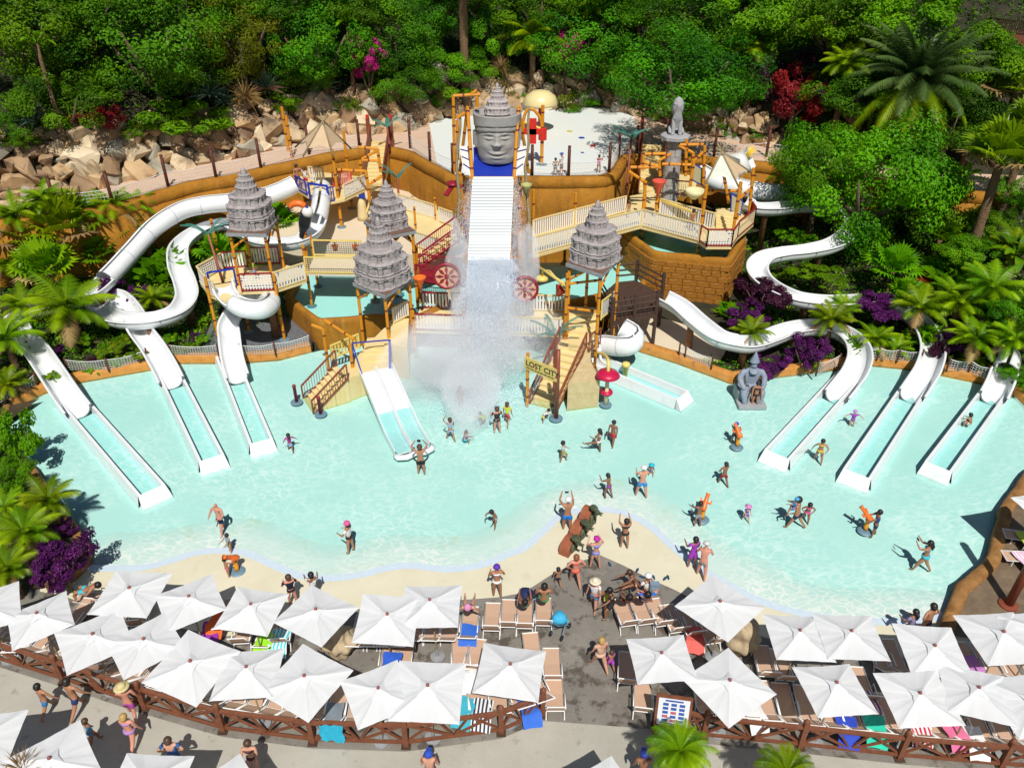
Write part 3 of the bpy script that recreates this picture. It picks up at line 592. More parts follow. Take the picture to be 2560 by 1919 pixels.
def stupa(parent, c, wd, rot=0.0, tiers=6, m=None):
    """stepped Khmer spire: square tiers with pilasters and cornices, then fluted rings and a finial"""
    c = V(c); k = wd / 2.0; kr = k * 1.2; n = 96; m = m or M_stone
    T = [(.0, .72, 1.0, 3.4, 10), (.72, 1.38, .96, 3.2, 10), (1.38, 1.88, .80, 3.0, 10), (1.86, 2.34, .50, 2.0, 12), (2.34, 2.68, .40, 2.0, 12), (2.68, 2.95, .27, 2.0, 10)]
    for z0, z1, r, kk, lob in T[6 - tiers:]:
        base = T[6 - tiers][0]; h = z1 - z0; g = MB(); vs = []; fs = []
        rows = [(0, 1.03, 0), (.07, 1.03, 0), (.10, .95, 1), (.66, .95, 1), (.69, 1.0, 1), (.74, 1.0, 0), (.86, 1.035, .5), (.9, .97, 0), (1.0, .88 if kk > 2.5 else .7, 0)]
        for q, f, pil in rows:
            for i in range(n):
                a = 2 * math.pi * i / n; R = r * f * redent(a, kk) * (1 + (.05 if math.cos(a * lob * (1.6 if kk > 2.5 else 1)) > 0 else -.06) * (pil if pil else .25)); ca = a + rot
                vs.append(c + V((R * kr * math.cos(ca), R * kr * math.sin(ca), ((z0 - base) + h * q) * k)))
        for j in range(len(rows) - 1):
            for i in range(n): fs.append((j * n + i, j * n + (i + 1) % n, (j + 1) * n + (i + 1) % n, (j + 1) * n + i))
        fs += [tuple((len(rows) - 1) * n + i for i in range(n))]; g.add(vs, fs)
        if kk > 2.5:   # carved gable on each face
            for q in range(4):
                a = rot + q * math.pi / 2; u = V((math.cos(a), math.sin(a), 0)); v = V((-u.y, u.x, 0)); p = c + u * (r * kr * 1.0) + V((0, 0, ((z0 - base) + h * .1) * k)); ww = .22 * k; hh = h * k * .62
                g.add([p - v * ww, p + v * ww, p + v * ww + V((0, 0, hh)), p + V((0, 0, hh * 1.35)), p - v * ww + V((0, 0, hh)), p - u * .12 - v * ww, p - u * .12 + v * ww, p - u * .12 + v * ww + V((0, 0, hh)), p - u * .12 + V((0, 0, hh * 1.35)), p - u * .12 - v * ww + V((0, 0, hh))], [(0, 1, 2, 3, 4), (1, 6, 7, 2), (2, 7, 8, 3), (3, 8, 9, 4), (4, 9, 5, 0)])
        obj('tier', g, m, parent)
    base = T[6 - tiers][0]; g = MB(); g.lathe([(.17 * k, 0), (.2 * k, .06 * k), (.13 * k, .16 * k), (.15 * k, .22 * k), (.08 * k, .32 * k), (.02 * k, .42 * k)], c + V((0, 0, (2.93 - base) * k)), 12); obj('finial', g, m, parent, True)
def roof_tower(label, corners, z, feet, wmul=.84, group='temple roofs on bamboo posts'):
    a, b, c = PP(corners, z); dd = a + c - b; ctr = (a + c) / 2; t = thing('temple_tower', label, 'tower', V((ctr.x, ctr.y, 0)), group)
    q = [a, b, c, dd]; g = MB(); g.poly([p.copy() for p in q], z - .02, z + .16); obj('slab', g, M_slab, t)
    u = (b - a); w1 = u.length; u.normalize(); v = (c - b); w2 = v.length; v.normalize()
    np_ = 8
    for i in range(np_):   # roof planking
        p = a.lerp(b, (i + .5) / np_) ; g = MB(); wdt = w1 / np_ - .02
        A = p - u * wdt / 2 + v * .08; B_ = p + u * wdt / 2 + v * .08; g.add([V((*(A + v * k).xy, z + h)) for h in (.165, .19) for k in (0, w2 - .16)] + [V((*(B_ + v * k).xy, z + h)) for h in (.165, .19) for k in (0, w2 - .16)], [(0, 1, 5, 4), (2, 6, 7, 3), (0, 4, 6, 2), (1, 3, 7, 5)]); obj('plank', g, M_plank, t)
    stupa(t, (ctr.x, ctr.y, z + .19), min(w1, w2) * wmul, math.atan2(u.y, u.x))
    for i, p in enumerate(q):
        e = p.lerp(ctr, .14); bamboo((e.x, e.y, feet[i]), (e.x, e.y, z - .02), .085, t); plate((e.x, e.y, feet[i]), t)
    for i in range(4):
        e, f = q[i].lerp(ctr, .14), q[(i + 1) % 4].lerp(ctr, .14); bamboo((e.x, e.y, z - .8), ((e.x + f.x) / 2, (e.y + f.y) / 2, z - .06), .06, t, 'brace')
    return t
roof_tower('temple tower farthest left, grey stepped spire above the spiral slide', [(565, 590), (667, 593), (698, 544)], 6.45, [.3, .3, .3, .3])
roof_tower('temple tower behind, its spire left of the red stairs', [(909, 559), (963, 599), (1041, 583)], 6.2, [1.3, 1.3, 1.3, 1.3])
roof_tower('low temple tower in front above the double slide landing', [(882, 714), (963, 747), (1033, 700)], 4.4, [0, .9, 0, 0])
roof_tower('temple tower above the right-hand stair', [(1414, 665), (1504, 695), (1557, 646)], 6.0, [0, 0, .3, 0])
# ---- left walkways
t = thing('walkway', 'cream deck with white slat rails under the far-left temple tower', 'walkway', P(620, 700, 0))
DA = [(500, 706), (524, 738), (560, 752), (606, 730), (687, 727), (766, 701), (764, 672), (700, 660), (560, 672)]
deck(t, DA, 3.4)
q = PP(DA, 3.4)
railing(t, q[0], q[1], 1.0, 'lattice', M_cream); railing(t, q[1], P(540, 745, 3.4), 1.0, 'lattice', M_cream)
railing(t, q[3], q[4], 1.1, 'lattice', M_maroon); railing(t, q[4], q[5], 1.1, 'slat', M_cream); railing(t, q[8], P(620, 668, 3.4), 1.05, 'slat', M_maroon); railing(t, P(628, 662, 3.4), q[7], 1.1, 'slat', M_maroon); railing(t, q[8], q[0], 1.0, 'lattice', M_cream)
for x, y, z0, z1 in ((550, 862, .3, 4.6), (712, 850, .3, 4.5), (780, 766, 1.2, 5.2), (795, 716, 1.2, 4.6), (720, 744, 1.2, 3.4), (690, 660, .6, 4.7), (557, 690, .6, 4.6)):
    p = P(x, y, z0); bamboo(p, (p.x, p.y, z1), .085, t); plate(p, t)
a, b = P(527, 722, 3.5), P(592, 712, 3.5); fr_t = thing('slide_gate', 'blue gate frame at the mouth of the spiral slide', 'gate frame', P(555, 720, 3.4))
g = MB(); g.bar(a, a + V((0, 0, 1.0)), .09); g.bar(b, b + V((0, 0, 1.0)), .09); g.bar(a + V((0, 0, 1.0)), b + V((0, 0, 1.0)), .09); obj('frame', g, M_blue, fr_t)
t = thing('rope_bridge', 'cream rope bridge with netted sides over the left basin', 'bridge', P(840, 680, 1.5))
q = PP([(766, 684), (906, 686), (906, 642), (786, 640)], 3.4); g = MB(); g.poly(q, 3.28, 3.4); obj('deck', g, M_patio, t)
railing(t, q[0], q[1], 1.05, 'net', M_yel, M_cream2); railing(t, q[3], q[2], 1.05, 'net', M_yel, M_dnet)
for x, y, nm in ((837, 613, 1), (888, 613, 2)):
    p = P(x, y, 4.0); b_ = thing('water_bucket', 'small orange bucket on the rope bridge, %s of the two' % ('left' if nm == 1 else 'right'), 'bucket', p); g = MB(); g.lathe([(.12, -.35), (.2, -.05), (.22, 0), (.18, 0), (.1, -.3)], p, 12); obj('shell', g, M_orange, b_, True); g = MB(); g.lathe([(.06, 0), (.06, .2), (.1, .24)], p, 8); obj('swivel', g, M_yel, b_)
t = thing('walkway', 'cream ramp with white slat rails below the ochre wall, left of the chute', 'walkway', P(1080, 560, 2.6))
deck(t, [(1000, 520), (1135, 565), (1190, 590), (1160, 640), (1045, 640), (1030, 590), (985, 560)], 3.3)
for s_ in (((995, 520), (1092, 550)), ((1098, 555), (1160, 578)), ((1030, 615), (1110, 640))): railing(t, P(*s_[0], 3.3), P(*s_[1], 3.3), 1.05, 'slat', M_cream)
for x, y, z1 in ((1090, 560, 4.9), (1040, 585, 4.9), (1045, 690, 5.0)): p = P(x, y, 3.0); bamboo((p.x, p.y, 1.0), (p.x, p.y, z1), .075, t)
# maroon stair rising to the head tower
t = thing('staircase', 'maroon steel stair climbing right towards the chute', 'staircase', P(1050, 690, 1.5))
stair(t, P(1050, 660, 3.4), P(1175, 570, 5.0), .95, 9, M_cream, 'bars', M_maroon, 1.0, False); g = MB(); g.bar(P(1050, 668, 3.35), P(1178, 578, 4.9), .06, .3); obj('stringer', g, M_maroon, t)
t = thing('walkway', 'maroon-railed landing beside the left sun wheel', 'walkway', P(1090, 700, 1.5)); deck(t, [(1040, 700), (1180, 715), (1190, 690), (1050, 675)], 3.3, M_maroon); railing(t, P(1040, 702, 3.3), P(1125, 714, 3.3), 1.05, 'net', M_maroon, M_maroon); railing(t, P(1050, 676, 3.3), P(1160, 688, 3.3), 1.05, 'net', M_maroon, M_maroon)
# lower walkway across the splash
t = thing('walkway', 'low walkway with white slat rails crossing behind the falling water', 'walkway', P(1230, 830, 0)); deck(t, [(1030, 826), (1235, 832), (1420, 838), (1425, 780), (1235, 772), (1050, 770)], 1.55)
for s_ in (((1034, 826), (1160, 830)), ((1180, 831), (1250, 833)), ((1270, 834), (1412, 838)), ((1056, 771), (1120, 772)), ((1130, 772), (1260, 773)), ((1300, 776), (1415, 780))): railing(t, P(*s_[0], 1.55), P(*s_[1], 1.55), 1.05, 'slat', M_maroon if s_[0][0] < 1260 else M_cream)
for x in (1036, 1160, 1260, 1415):
    p = P(x, 832, 1.5); bamboo((p.x, p.y, -.2), (p.x, p.y, 2.9), .08, t)
# ---- stairs to the pool
t = thing('staircase', 'cream stairs with rust rails rising from the pool, left', 'staircase', P(780, 1010, 0)); stair(t, P(772, 1021, -.25), P(856, 932, 1.3), 1.55, 8, M_cream, 'bars', M_rust, .95)
for x, y in ((742, 1006), (802, 1036)): p = P(x, y, 0); g = MB(); g.lathe([(.09, -.2), (.09, 1.0), (.11, 1.0), (.07, 1.1)], p, 10); obj('newel', g, M_maroon, t, True); plate(p, t, .32)
t = thing('landing', 'cream stepped landing at the top of the double slide', 'landing', P(930, 900, 0)); M_bt = mat('stone_cladding', (.52, .40, .20), .8, (.62, .50, .28), 3, .4, 6)
g = MB(); g.poly(PP([(862, 950), (900, 935), (980, 918), (975, 860), (915, 866), (880, 905), (840, 930)], 1.3), -.3, 1.3); obj('platform', g, M_cream, t)
for i, pl in enumerate(([(905, 900), (972, 893), (972, 850), (912, 856)], [(908, 882), (966, 876), (980, 838), (918, 845)], [(914, 866), (975, 870), (1015, 800), (960, 820)], [(960, 860), (1018, 868), (1022, 795), (975, 800)])):
    g = MB(); g.poly(PP(pl, 1.45 + .15 * i), -.3, 1.45 + .15 * i); obj('step', g, M_cream, t)
railing(t, P(984, 810, 1.9), P(1022, 790, 1.9), 1.0, 'slat', M_cream)
a, b = P(885, 898, 1.3), P(978, 890, 1.3); g = MB(); g.bar(a, a + V((0, 0, 1)), .06); g.bar(b, b + V((0, 0, 1)), .06); g.bar(a + V((0, 0, 1)), b + V((0, 0, 1)), .06); e = P(905, 935, 1.4); f = P(975, 920, 1.4); g.bar(a + V((0, 0, 1)), e, .06); g.bar(b + V((0, 0, 1)), f, .12, .06); obj('slide_guard', g, M_blue, t)
gt = thing('pipe_arch', 'bamboo arch over the small basin by the left stairs', 'arch', P(850, 890, 0))
for s_ in (((780, 812, 3.0), (806, 822, 2.9)), ((812, 800, 3.0), (885, 848, 2.6))): bamboo(P(*s_[0]), P(*s_[1]), .08, gt, 'beam')
for x, y, z1 in ((825, 945, 3.05), (888, 970, 2.7)): p = P(x, y, 0); bamboo(p, (p.x, p.y, z1), .085, gt)
railing(gt, P(830, 900, .6), P(900, 870, .9), .9, 'slat', M_yel, M_yel)
t = thing('staircase', 'cream stairs with rust mesh rails beside the black-lettered sign, right', 'staircase', P(1360, 1020, 0)); stair(t, P(1358, 1024, -.25), P(1432, 862, 1.65), 1.45, 10, M_cream, 'bars', M_rust, .95)
g = MB(); g.poly(PP([(1395, 868), (1478, 872), (1478, 800), (1410, 795)], 1.65), -.3, 1.65); obj('turn_landing', g, M_cream, t)
for i in range(4): g = MB(); z = 1.8 + i * .15; g.poly(PP([(1405 + i * 5, 826 - i * 14), (1490, 836 - i * 16), (1500, 770), (1425, 765)], z), -.2, z); obj('step', g, M_cream, t)
g = MB(); g.poly(PP([(1478, 905), (1500, 950), (1420, 960), (1470, 870)], 1.55), -.3, 1.55); obj('clad_base', g, M_bt, t)
railing(t, P(1472, 878, 1.65), P(1500, 860, 1.65), 1.0, 'bars', M_rust); railing(t, P(1502, 800, 2.4), P(1540, 770, 2.4), 1.15, 'lattice', M_yel)
tf = thing('bamboo_rig', 'bamboo frame joining posts beside the right-hand temple tower', 'frame', P(1420, 840, 0))
p = P(1412, 850, 1.6); bamboo(p, (p.x, p.y, 5.6), .09, tf); e = P(1500, 700, 4.9); bamboo((p.x, p.y, 5.0), e, .075, tf, 'beam'); bamboo((p.x, p.y, 3.6), P(1500, 780, 3.0), .075, tf, 'beam')
wp = thing('water_pipe', 'long yellow water pipes over the middle basin', 'pipe', P(1350, 730, 1.5)); g = MB(); g.tube([P(1332, 658, 4.2), (p.x, p.y, 4.9)], .08, 8); obj('pipe', g, M_yel, wp, True); g = MB(); g.tube([P(1355, 690, 3.2), P(1357, 675, 3.6), P(1375, 678, 3.7), (p.x, p.y, 4.6)], .07, 8); obj('pipe', g, M_yel, wp, True); g = MB(); g.lathe([(.45, 0), (.3, .15), (.08, .22)], P(1355, 697, 3.0), 16); obj('sprinkler_dish', g, M_yel, wp, True)
g = MB(); g.lathe([(.1, -.4), (.38, .1), (.4, .12), (.33, .12), (.08, -.3)], P(1402, 725, 3.4), 14, M=Matrix.Rotation(.5, 3, 'Y')); tag(obj('tipping_bucket', g, M_red, None, True), 'red tipping bucket on the bamboo frame near the right sun wheel', 'bucket')
g = MB(); g.lathe([(.05, -.75), (.14, -.35), (.36, .1), (.38, .14), (.3, .14), (.05, -.3)], P(1049, 698, 4.2), 14); tag(obj('tipping_bucket', g, M_orange, None, True), 'orange cone bucket beside the maroon landing', 'bucket')
# ---- head tower with chute
Yh = 45.2
t = thing('head_tower', 'bamboo tower with blue tray and white ribbed chute under the stone head', 'tower', (-1.1, 44, 0))
tp, bt = PY(1233, 442, 44.6), PY(1222, 652, 41.2); hw = 1.18; M_chute = mat('chute_white', (.64, .69, .70), .3, (.60, .66, .68), 2); M_chb = mat('chute_base', (.40, .47, .50), .4)
g = MB(); dv = (bt - tp); dn = dv.normalized(); nz = V((1, 0, 0)).cross(dn); nz = nz if nz.z > 0 else -nz
g.add([tp + V((-hw, 0, 0)), tp + V((hw, 0, 0)), bt + V((hw, 0, 0)), bt + V((-hw, 0, 0))] + [q - nz * .15 for q in (tp + V((-hw, 0, 0)), tp + V((hw, 0, 0)), bt + V((hw, 0, 0)), bt + V((-hw, 0, 0)))], [(0, 3, 2, 1), (4, 5, 6, 7), (0, 4, 7, 3), (1, 2, 6, 5), (3, 7, 6, 2), (0, 1, 5, 4)]); obj('chute', g, M_chb, t)
NR = 27
for i in range(NR):
    c = tp + dv * ((i + .5) / NR) + nz * .02; g = MB(); M_ = Matrix((V((1, 0, 0)), dn, nz)).transposed(); g.box(c, (hw * 2 - .04, dv.length / NR * .72, .07), M=M_); obj('chute_rib', g, M_chute, t)
g = MB(); a = tp + V((0, 1.9, .25)); g.add([tp + V((-hw, .03, .02)), tp + V((hw, .03, .02)), a + V((hw, 0, .3)), a + V((-hw, 0, .3)), a + V((-hw, 0, .9)), a + V((hw, 0, .9))], [(0, 1, 2, 3), (3, 2, 5, 4)]); obj('tray', g, M_blue, t)
for sg in (-1, 1):
    A = tp + V((hw * sg, 0, 0)); pts = [A, A + V((.45 * sg, .1, .35)), A + V((.75 * sg, 1.4, 1.35)), A + V((.1 * sg, 1.9, 1.2))]; g = MB(); g.add(pts + [q + V((.05 * sg, 0, -.05)) for q in pts], [(0, 1, 2, 3), (7, 6, 5, 4), (0, 4, 5, 1), (1, 5, 6, 2), (2, 6, 7, 3), (3, 7, 4, 0)]); o = obj('splash_wing', g, M_slat, t)
    for q in range(3): g = MB(); e = pts[0].lerp(pts[3], .2 + .3 * q); f = pts[1].lerp(pts[2], .25 + .3 * q); up = V((0, -.03, .04)); g.bar(e + up, f + up, .09, .02); c_ = obj('blue_stripe', g, M_blue, t); c_.parent = o; c_.matrix_parent_inverse = Matrix.Identity(4)
    bamboo(tp + V((hw * sg, -.05, -.1)), tp + V(((hw + .25) * sg, 1.6, 3.4)), .1, t, 'brace'); bamboo(tp + V(((hw + .9) * sg, 2.6, -.6)), tp + V(((hw + .25) * sg, 1.6, 3.5)), .09, t, 'brace')
    for yy in (41.8, 45.6):
        e = V((tp.x + (hw + .35) * sg, yy, 0)); bamboo((e.x, e.y, -.3), (e.x, e.y, 8.4 if yy > 44 else 5.2), .12, t)
    pr = tp + V(((hw + .8) * sg, .6, -1.5)); r_ = random.Random(sg + 5); g = MB(); g.tube(catmull([pr + V((r_.uniform(-.15, .15), .2 * k, k * 1.0)) for k in range(-2, 6)], 4), [.12 - .002 * k for k in range(29)], 7); obj('vine_trunk', g, M_pole, t, True)
    g = MB(); p0 = V((tp.x + hw * sg, 41.9, 3.2)); g.bar(p0 + V((0, 0, -2.8)), p0 + V((-.2 * sg, 2.6, 2.2)), .1); obj('strut', g, M_bam, t)
for z in (3.4, 5.0): e = [V((tp.x + sx * (hw + .35), yy, z)) for sx, yy in ((-1, 41.8), (1, 41.8), (1, 45.6), (-1, 45.6))]; [bamboo(e[i], e[(i + 1) % 4], .08, t, 'beam') for i in range(4)]
railing(t, V((tp.x - 1.3, 41.6, 1.4)), V((tp.x + 1.3, 41.6, 1.4)), 1.1, 'slat', M_rust)
# standpipe left of the head, hoop right of it
pf = thing('bamboo_rig', 'tall bamboo shower frame left of the stone head', 'frame', PY(1140, 440, 46))
for a_, b_ in (((1137, 430), (1133, 240)), ((1133, 240), (1200, 236)), ((1145, 400), (1143, 300)), ((1143, 296), (1162, 282)), ((1192, 238), (1194, 268)), ((1178, 236), (1192, 226)), ((1145, 432), (1160, 438))): bamboo(PY(*a_, 46), PY(*b_, 46), .09, pf, 'pipe')
bamboo(PY(1160, 440, 46), PY(1164, 640, 46), .085, pf, 'post')
hp = thing('hoop_frame', 'bamboo hoop with yellow pipe right of the stone head', 'frame', P(1355, 410, ZP)); q = P(1354, 412, ZP); plate(q, hp, .4)
bamboo(q, q + V((0, 0, 4.2)), .12, hp); arc = [PY(1355, 330, q.y), PY(1352, 300, q.y), PY(1338, 278, q.y), PY(1324, 272, q.y), PY(1314, 282, q.y), PY(1309, 300, q.y), PY(1308, 330, q.y)]; g = MB(); g.tube(catmull(arc, 4), .11, 8); obj('hoop', g, M_bam, hp, True)
g = MB(); g.tube([PY(1310, 305, q.y), PY(1352, 322, q.y)], .09, 8); obj('crossbar', g, M_yel, hp); g = MB(); c_ = PY(1332, 328, q.y); g.box(c_, (.5, .4, 1.7)); g.box(c_, (1.5, .4, .4)); g.lathe([(.1, -.5), (.3, -.5), (.3, .3), (.1, .35)], c_ + V((.7, 0, -.1)), 10); obj('red_spinner', g, M_red, hp)
# ---- sun wheels
def wheel(px, py, Y, label):
    c = PY(px, py, Y); t = thing('sun_wheel', label, 'wheel', c, 'sun wheels beside the chute'); R_ = .78; M_ = Matrix.Rotation(math.pi / 2, 3, 'X')
    g = MB(); g.lathe([(R_ * .82, -.08), (R_, -.08), (R_, .08), (R_ * .82, .08), (R_ * .82, -.08)], c, 28, M=M_); obj('rim', g, M_maroon, t, True)
    g = MB(); g.lathe([(R_ * .84, -.02), (R_ * .84, .02)], c, 28, M=M_); obj('disc', g, mat('peach_disc', (.72, .42, .25), .5), t)
    for k in range(8):
        a = k * math.pi / 4; u = V((math.cos(a), 0, math.sin(a))); v = V((-u.z, 0, u.x)); f = V((0, -.06, 0)); g = MB(); g.add([c + f + u * .14, c + f + u * .4 + v * .1, c + f + u * .64, c + f + u * .4 - v * .1], [(0, 1, 2, 3)]); g.add([p - f * 1.6 for p in map(V, g.v[:4])], [(3, 2, 1, 0)]); obj('ray', g, M_maroon, t)
    g = MB(); g.lathe([(.12, -.1), (.15, 0), (.1, .12)], c, 12, M=M_); obj('hub', g, M_maroon, t)
    g = MB(); g.tube([c + V((0, .1, 0)), c + V((0, 2.2, 0))], .06, 8); obj('axle', g, M_bam, t)
wheel(1117, 690, 40.6, 'left maroon and peach sun wheel beside the falling water'); wheel(1312, 722, 40.2, 'right maroon and peach sun wheel beside the falling water')
# ---- right walkway
t = thing('walkway', 'long cream walkway with white slat rails over the raised right basin', 'walkway', P(1600, 590, 3.0)); zd = 4.4
deck(t, [(1332, 640), (1601, 566), (1748, 604), (1784, 576), (1647, 536), (1640, 478), (1575, 490), (1563, 530), (1332, 594)], zd)
for s_ in (((1332, 638), (1462, 603)), ((1466, 602), (1600, 566)), ((1603, 566), (1746, 604)), ((1332, 594), (1434, 566)), ((1438, 565), (1563, 531)), ((1647, 538), (1782, 576))): railing(t, P(*s_[0], zd), P(*s_[1], zd), 1.12, 'slat', M_cream)
g = MB(); g.bar(P(1652, 500, 5.4), P(1742, 534, 5.4), .2, .12); obj('trough_pipe', g, M_yel, t)
for x, y, z0, z1 in ((1601, 597, 3.0, 6.9), (1743, 640, 3.0, 7.6), (1822, 646, 3.0, 7.9), (1332, 640, 1.2, 5.9), (1436, 566, 3.4, 5.7), (1332, 596, 2.4, 5.6), (1855, 600, 3.0, 4.6)): p = P(x, y, z0); bamboo(p, (p.x, p.y, z1), .1, t); plate(p, t, .35)
t = thing('walkway', 'cream platform with maroon rails at the right end of the raised basin', 'walkway', P(1810, 620, 3.0))
DB = [(1748, 604), (1766, 617), (1828, 617), (1842, 596), (1884, 560), (1850, 522), (1790, 520), (1784, 576)]; deck(t, DB, 4.42); q = PP(DB, 4.42)
railing(t, q[0], q[1], 1.05, 'bars', M_maroon, M_cream2); railing(t, q[1], q[2], 1.1, 'lattice', M_maroon); railing(t, q[2], q[3], 1.05, 'bars', M_maroon, M_cream2); railing(t, q[3], q[4], 1.1, 'bars', M_maroon, M_cream2); railing(t, q[4], P(1874, 545, 4.42), 1.1, 'board', M_maroon)
for i in range(5): g = MB(); z = 4.55 + .13 * i; g.poly(PP([(1790, 566 - 8 * i), (1838, 570 - 8 * i), (1840, 528), (1795, 522)], z), 4.3, z); obj('step', g, M_cream, t)
t = thing('walkway', 'cream upper deck round the block column, right of the splash pad', 'walkway', P(1700, 490, 3)); deck(t, [(1640, 482), (1735, 488), (1745, 440), (1700, 436), (1660, 470)], 4.9, M_cream)
railing(t, P(1648, 486, 4.9), P(1722, 490, 4.9), 1.0, 'bars', M_maroon, M_cream2)
fr = thing('bamboo_rig', 'cluster of bamboo pipes round the block column on the right', 'frame', P(1660, 480, 4.4))
for a_, b_ in (((1612, 565), (1612, 452)), ((1612, 455), (1572, 428)), ((1576, 418), (1648, 418)), ((1650, 440), (1648, 402)), ((1612, 385), (1664, 384)), ((1650, 400), (1678, 384)), ((1608, 425), (1608, 388)), ((1608, 405), (1650, 418)), ((1655, 410), (1728, 412)), ((1730, 410), (1734, 382)), ((1732, 382), (1697, 364)), ((1700, 362), (1758, 361)), ((1716, 348), (1714, 440)), ((1762, 364), (1758, 460)), ((1758, 380), (1736, 402)), ((1735, 400), (1720, 505)), ((1640, 525), (1646, 470)), ((1764, 476), (1848, 477)), ((1853, 455), (1838, 600)), ((1884, 420), (1870, 560)), ((1850, 496), (1880, 468)), ((1810, 440), (1822, 508)), ((1765, 450), (1748, 600))):
    yy = 49.6 if max(a_[1], b_[1]) > 480 else 50.8
    bamboo(PY(*a_, yy), PY(*b_, yy), .1, fr, 'pipe', .8)
g = MB(); g.lathe([(.05, -1.0), (.16, -.5), (.44, .05), (.46, .1), (.38, .1), (.06, -.3)], PY(1648, 455, 49.4), 16); tag(obj('tipping_bucket', g, mat('salmon_plastic', (.68, .09, .06), .4), None, True), 'salmon funnel bucket on the right-hand bamboo cluster', 'bucket')
g = MB(); g.lathe([(.15, -.5), (.5, -.2), (.62, .1), (.55, .1), (.1, -.25)], PY(1737, 478, 48.6), 18); tag(obj('tipping_bucket', g, mat('pale_yellow_bucket', (.70, .66, .38), .5), None, True), 'pale yellow bowl bucket on the right-hand bamboo cluster', 'bucket')
g = MB(); g.lathe([(.1, -.7), (.3, -.1), (.34, 0), (.27, 0), (.05, -.4)], PY(1316, 460, 45), 14); tag(obj('tipping_bucket', g, mat('olive_bucket', (.42, .42, .16), .5), None, True), 'olive funnel bucket hanging right of the chute top', 'bucket')
t = thing('water_cannon', 'maroon water bowl with spout left of the chute', 'water feature', PY(1132, 470, 47)); g = MB(); c_ = PY(1132, 458, 46); g.lathe([(.1, -.25), (.35, -.1), (.37, .05), (.3, .05), (.05, -.1)], c_, 16); obj('bowl', g, M_maroon, t, True); g = MB(); g.bar(c_ + V((0, 0, -.1)), c_ + V((-.4, -.6, -.55)), .28, .12); obj('spout', g, M_maroon, t); g = MB(); g.tube([c_ + V((.2, 0, -.15)), c_ + V((.7, 0, -.2))], .09, 8); obj('arm', g, M_maroon, t)
# upper stairs to the path
for lab, a_, b_, w_ in (('narrow cream stairs up to the path behind the left tepee', (934, 474, 4.3), (952, 352, 5.95), 1.35), ('narrow cream stairs up to the path left of the lion column', (1626, 480, 4.4), (1634, 362, 5.95), 1.6)):
    t = thing('staircase', lab, 'staircase', P(*a_)); stair(t, P(*a_), P(*b_), w_, 13, M_cream, 'board', M_rust, 1.25, True)
    q = P(*b_); f = (q - P(*a_)); f.z = 0; f.normalize(); s_ = V((-f.y, f.x, 0))
    for sg in (1, -1): g = MB(); e = q + s_ * (w_ / 2 + .2) * sg; g.box(e + V((0, 0, .6)), (.22, .5, 2.3)); obj('gate_post', g, M_rust, t); g = MB(); g.box(e + V((0, 0, 1.85)), (.2, .4, .2)); obj('red_cap', g, M_red, t)
# ---- upper left platform
t = thing('walkway', 'high cream platform with blue rails below the left tepee', 'walkway', P(830, 560, 2.6))
DC = [(742, 474), (768, 490), (824, 506), (862, 498), (920, 470), (905, 442), (800, 430), (746, 442)]; deck(t, DC, 4.7); q = PP(DC, 4.7)
railing(t, q[0], q[1], 1.0, 'bars', M_blue, M_blue); railing(t, q[2], P(836, 503, 4.7), 1.0, 'bars', M_blue, M_blue); railing(t, q[3], q[4], 1.0, 'lattice', M_cream2); railing(t, P(775, 455, 4.9), P(812, 458, 4.9), 1.1, 'slat', M_cream); railing(t, P(834, 468, 4.7), P(880, 460, 4.7), 1.0, 'lattice', M_red, mat('pink_lattice', (.68, .25, .22), .6))
for x, y, z0, z1 in ((854, 568, 2.6, 8.0), (800, 545, 2.6, 4.7), (752, 540, 1.0, 8.6), (742, 520, 1.0, 8.8), (914, 540, 2.6, 6.6), (880, 520, 2.6, 8.2)): p = P(x, y, z0); bamboo(p, (p.x, p.y, z1), .1, t); plate(p, t, .32)
for a_, b_ in (((838, 424), (915, 428)), ((915, 428), (924, 500)), ((924, 460), (955, 440)), ((905, 398), (945, 375)), ((905, 400), (946, 402)), ((896, 368), (944, 372)), ((944, 372), (952, 430))): bamboo(PY(*a_, 53.4), PY(*b_, 53.4), .1, t, 'pipe', .8)
a, b = P(776, 498, 4.7), P(822, 505, 4.7); t = thing('slide_gate', 'blue gate frame at the top of the left S-shaped slide', 'gate frame', a); g = MB(); [g.bar(q_, q_ + V((0, 0, 1.15)), .12) for q_ in (a, b)]; g.bar(a + V((0, 0, 1.1)), b + V((0, 0, 1.1)), .12); obj('frame', g, M_blue, t)
t = thing('slide_gate', 'blue gate panel at the top of the right wall slide', 'gate frame', P(1748, 452, 4.9)); g = MB(); q = [PY(1732, 405, 51), PY(1765, 428, 51), PY(1762, 468, 51), PY(1730, 452, 51)]; g.add(q + [p + V((0, .08, 0)) for p in q], [(0, 1, 2, 3), (7, 6, 5, 4), (0, 4, 5, 1), (1, 5, 6, 2), (2, 6, 7, 3), (3, 7, 4, 0)]); obj('frame', g, M_blue, t); g = MB(); q = [p.lerp(sum(q, V()) / 4, .16) + V((0, -.02, 0)) for p in q]; g.add(q, [(0, 1, 2, 3)]); obj('opening', g, mat('olive_panel', (.42, .40, .24), .6), t)  # olive sheet laid over the blue panel as its opening
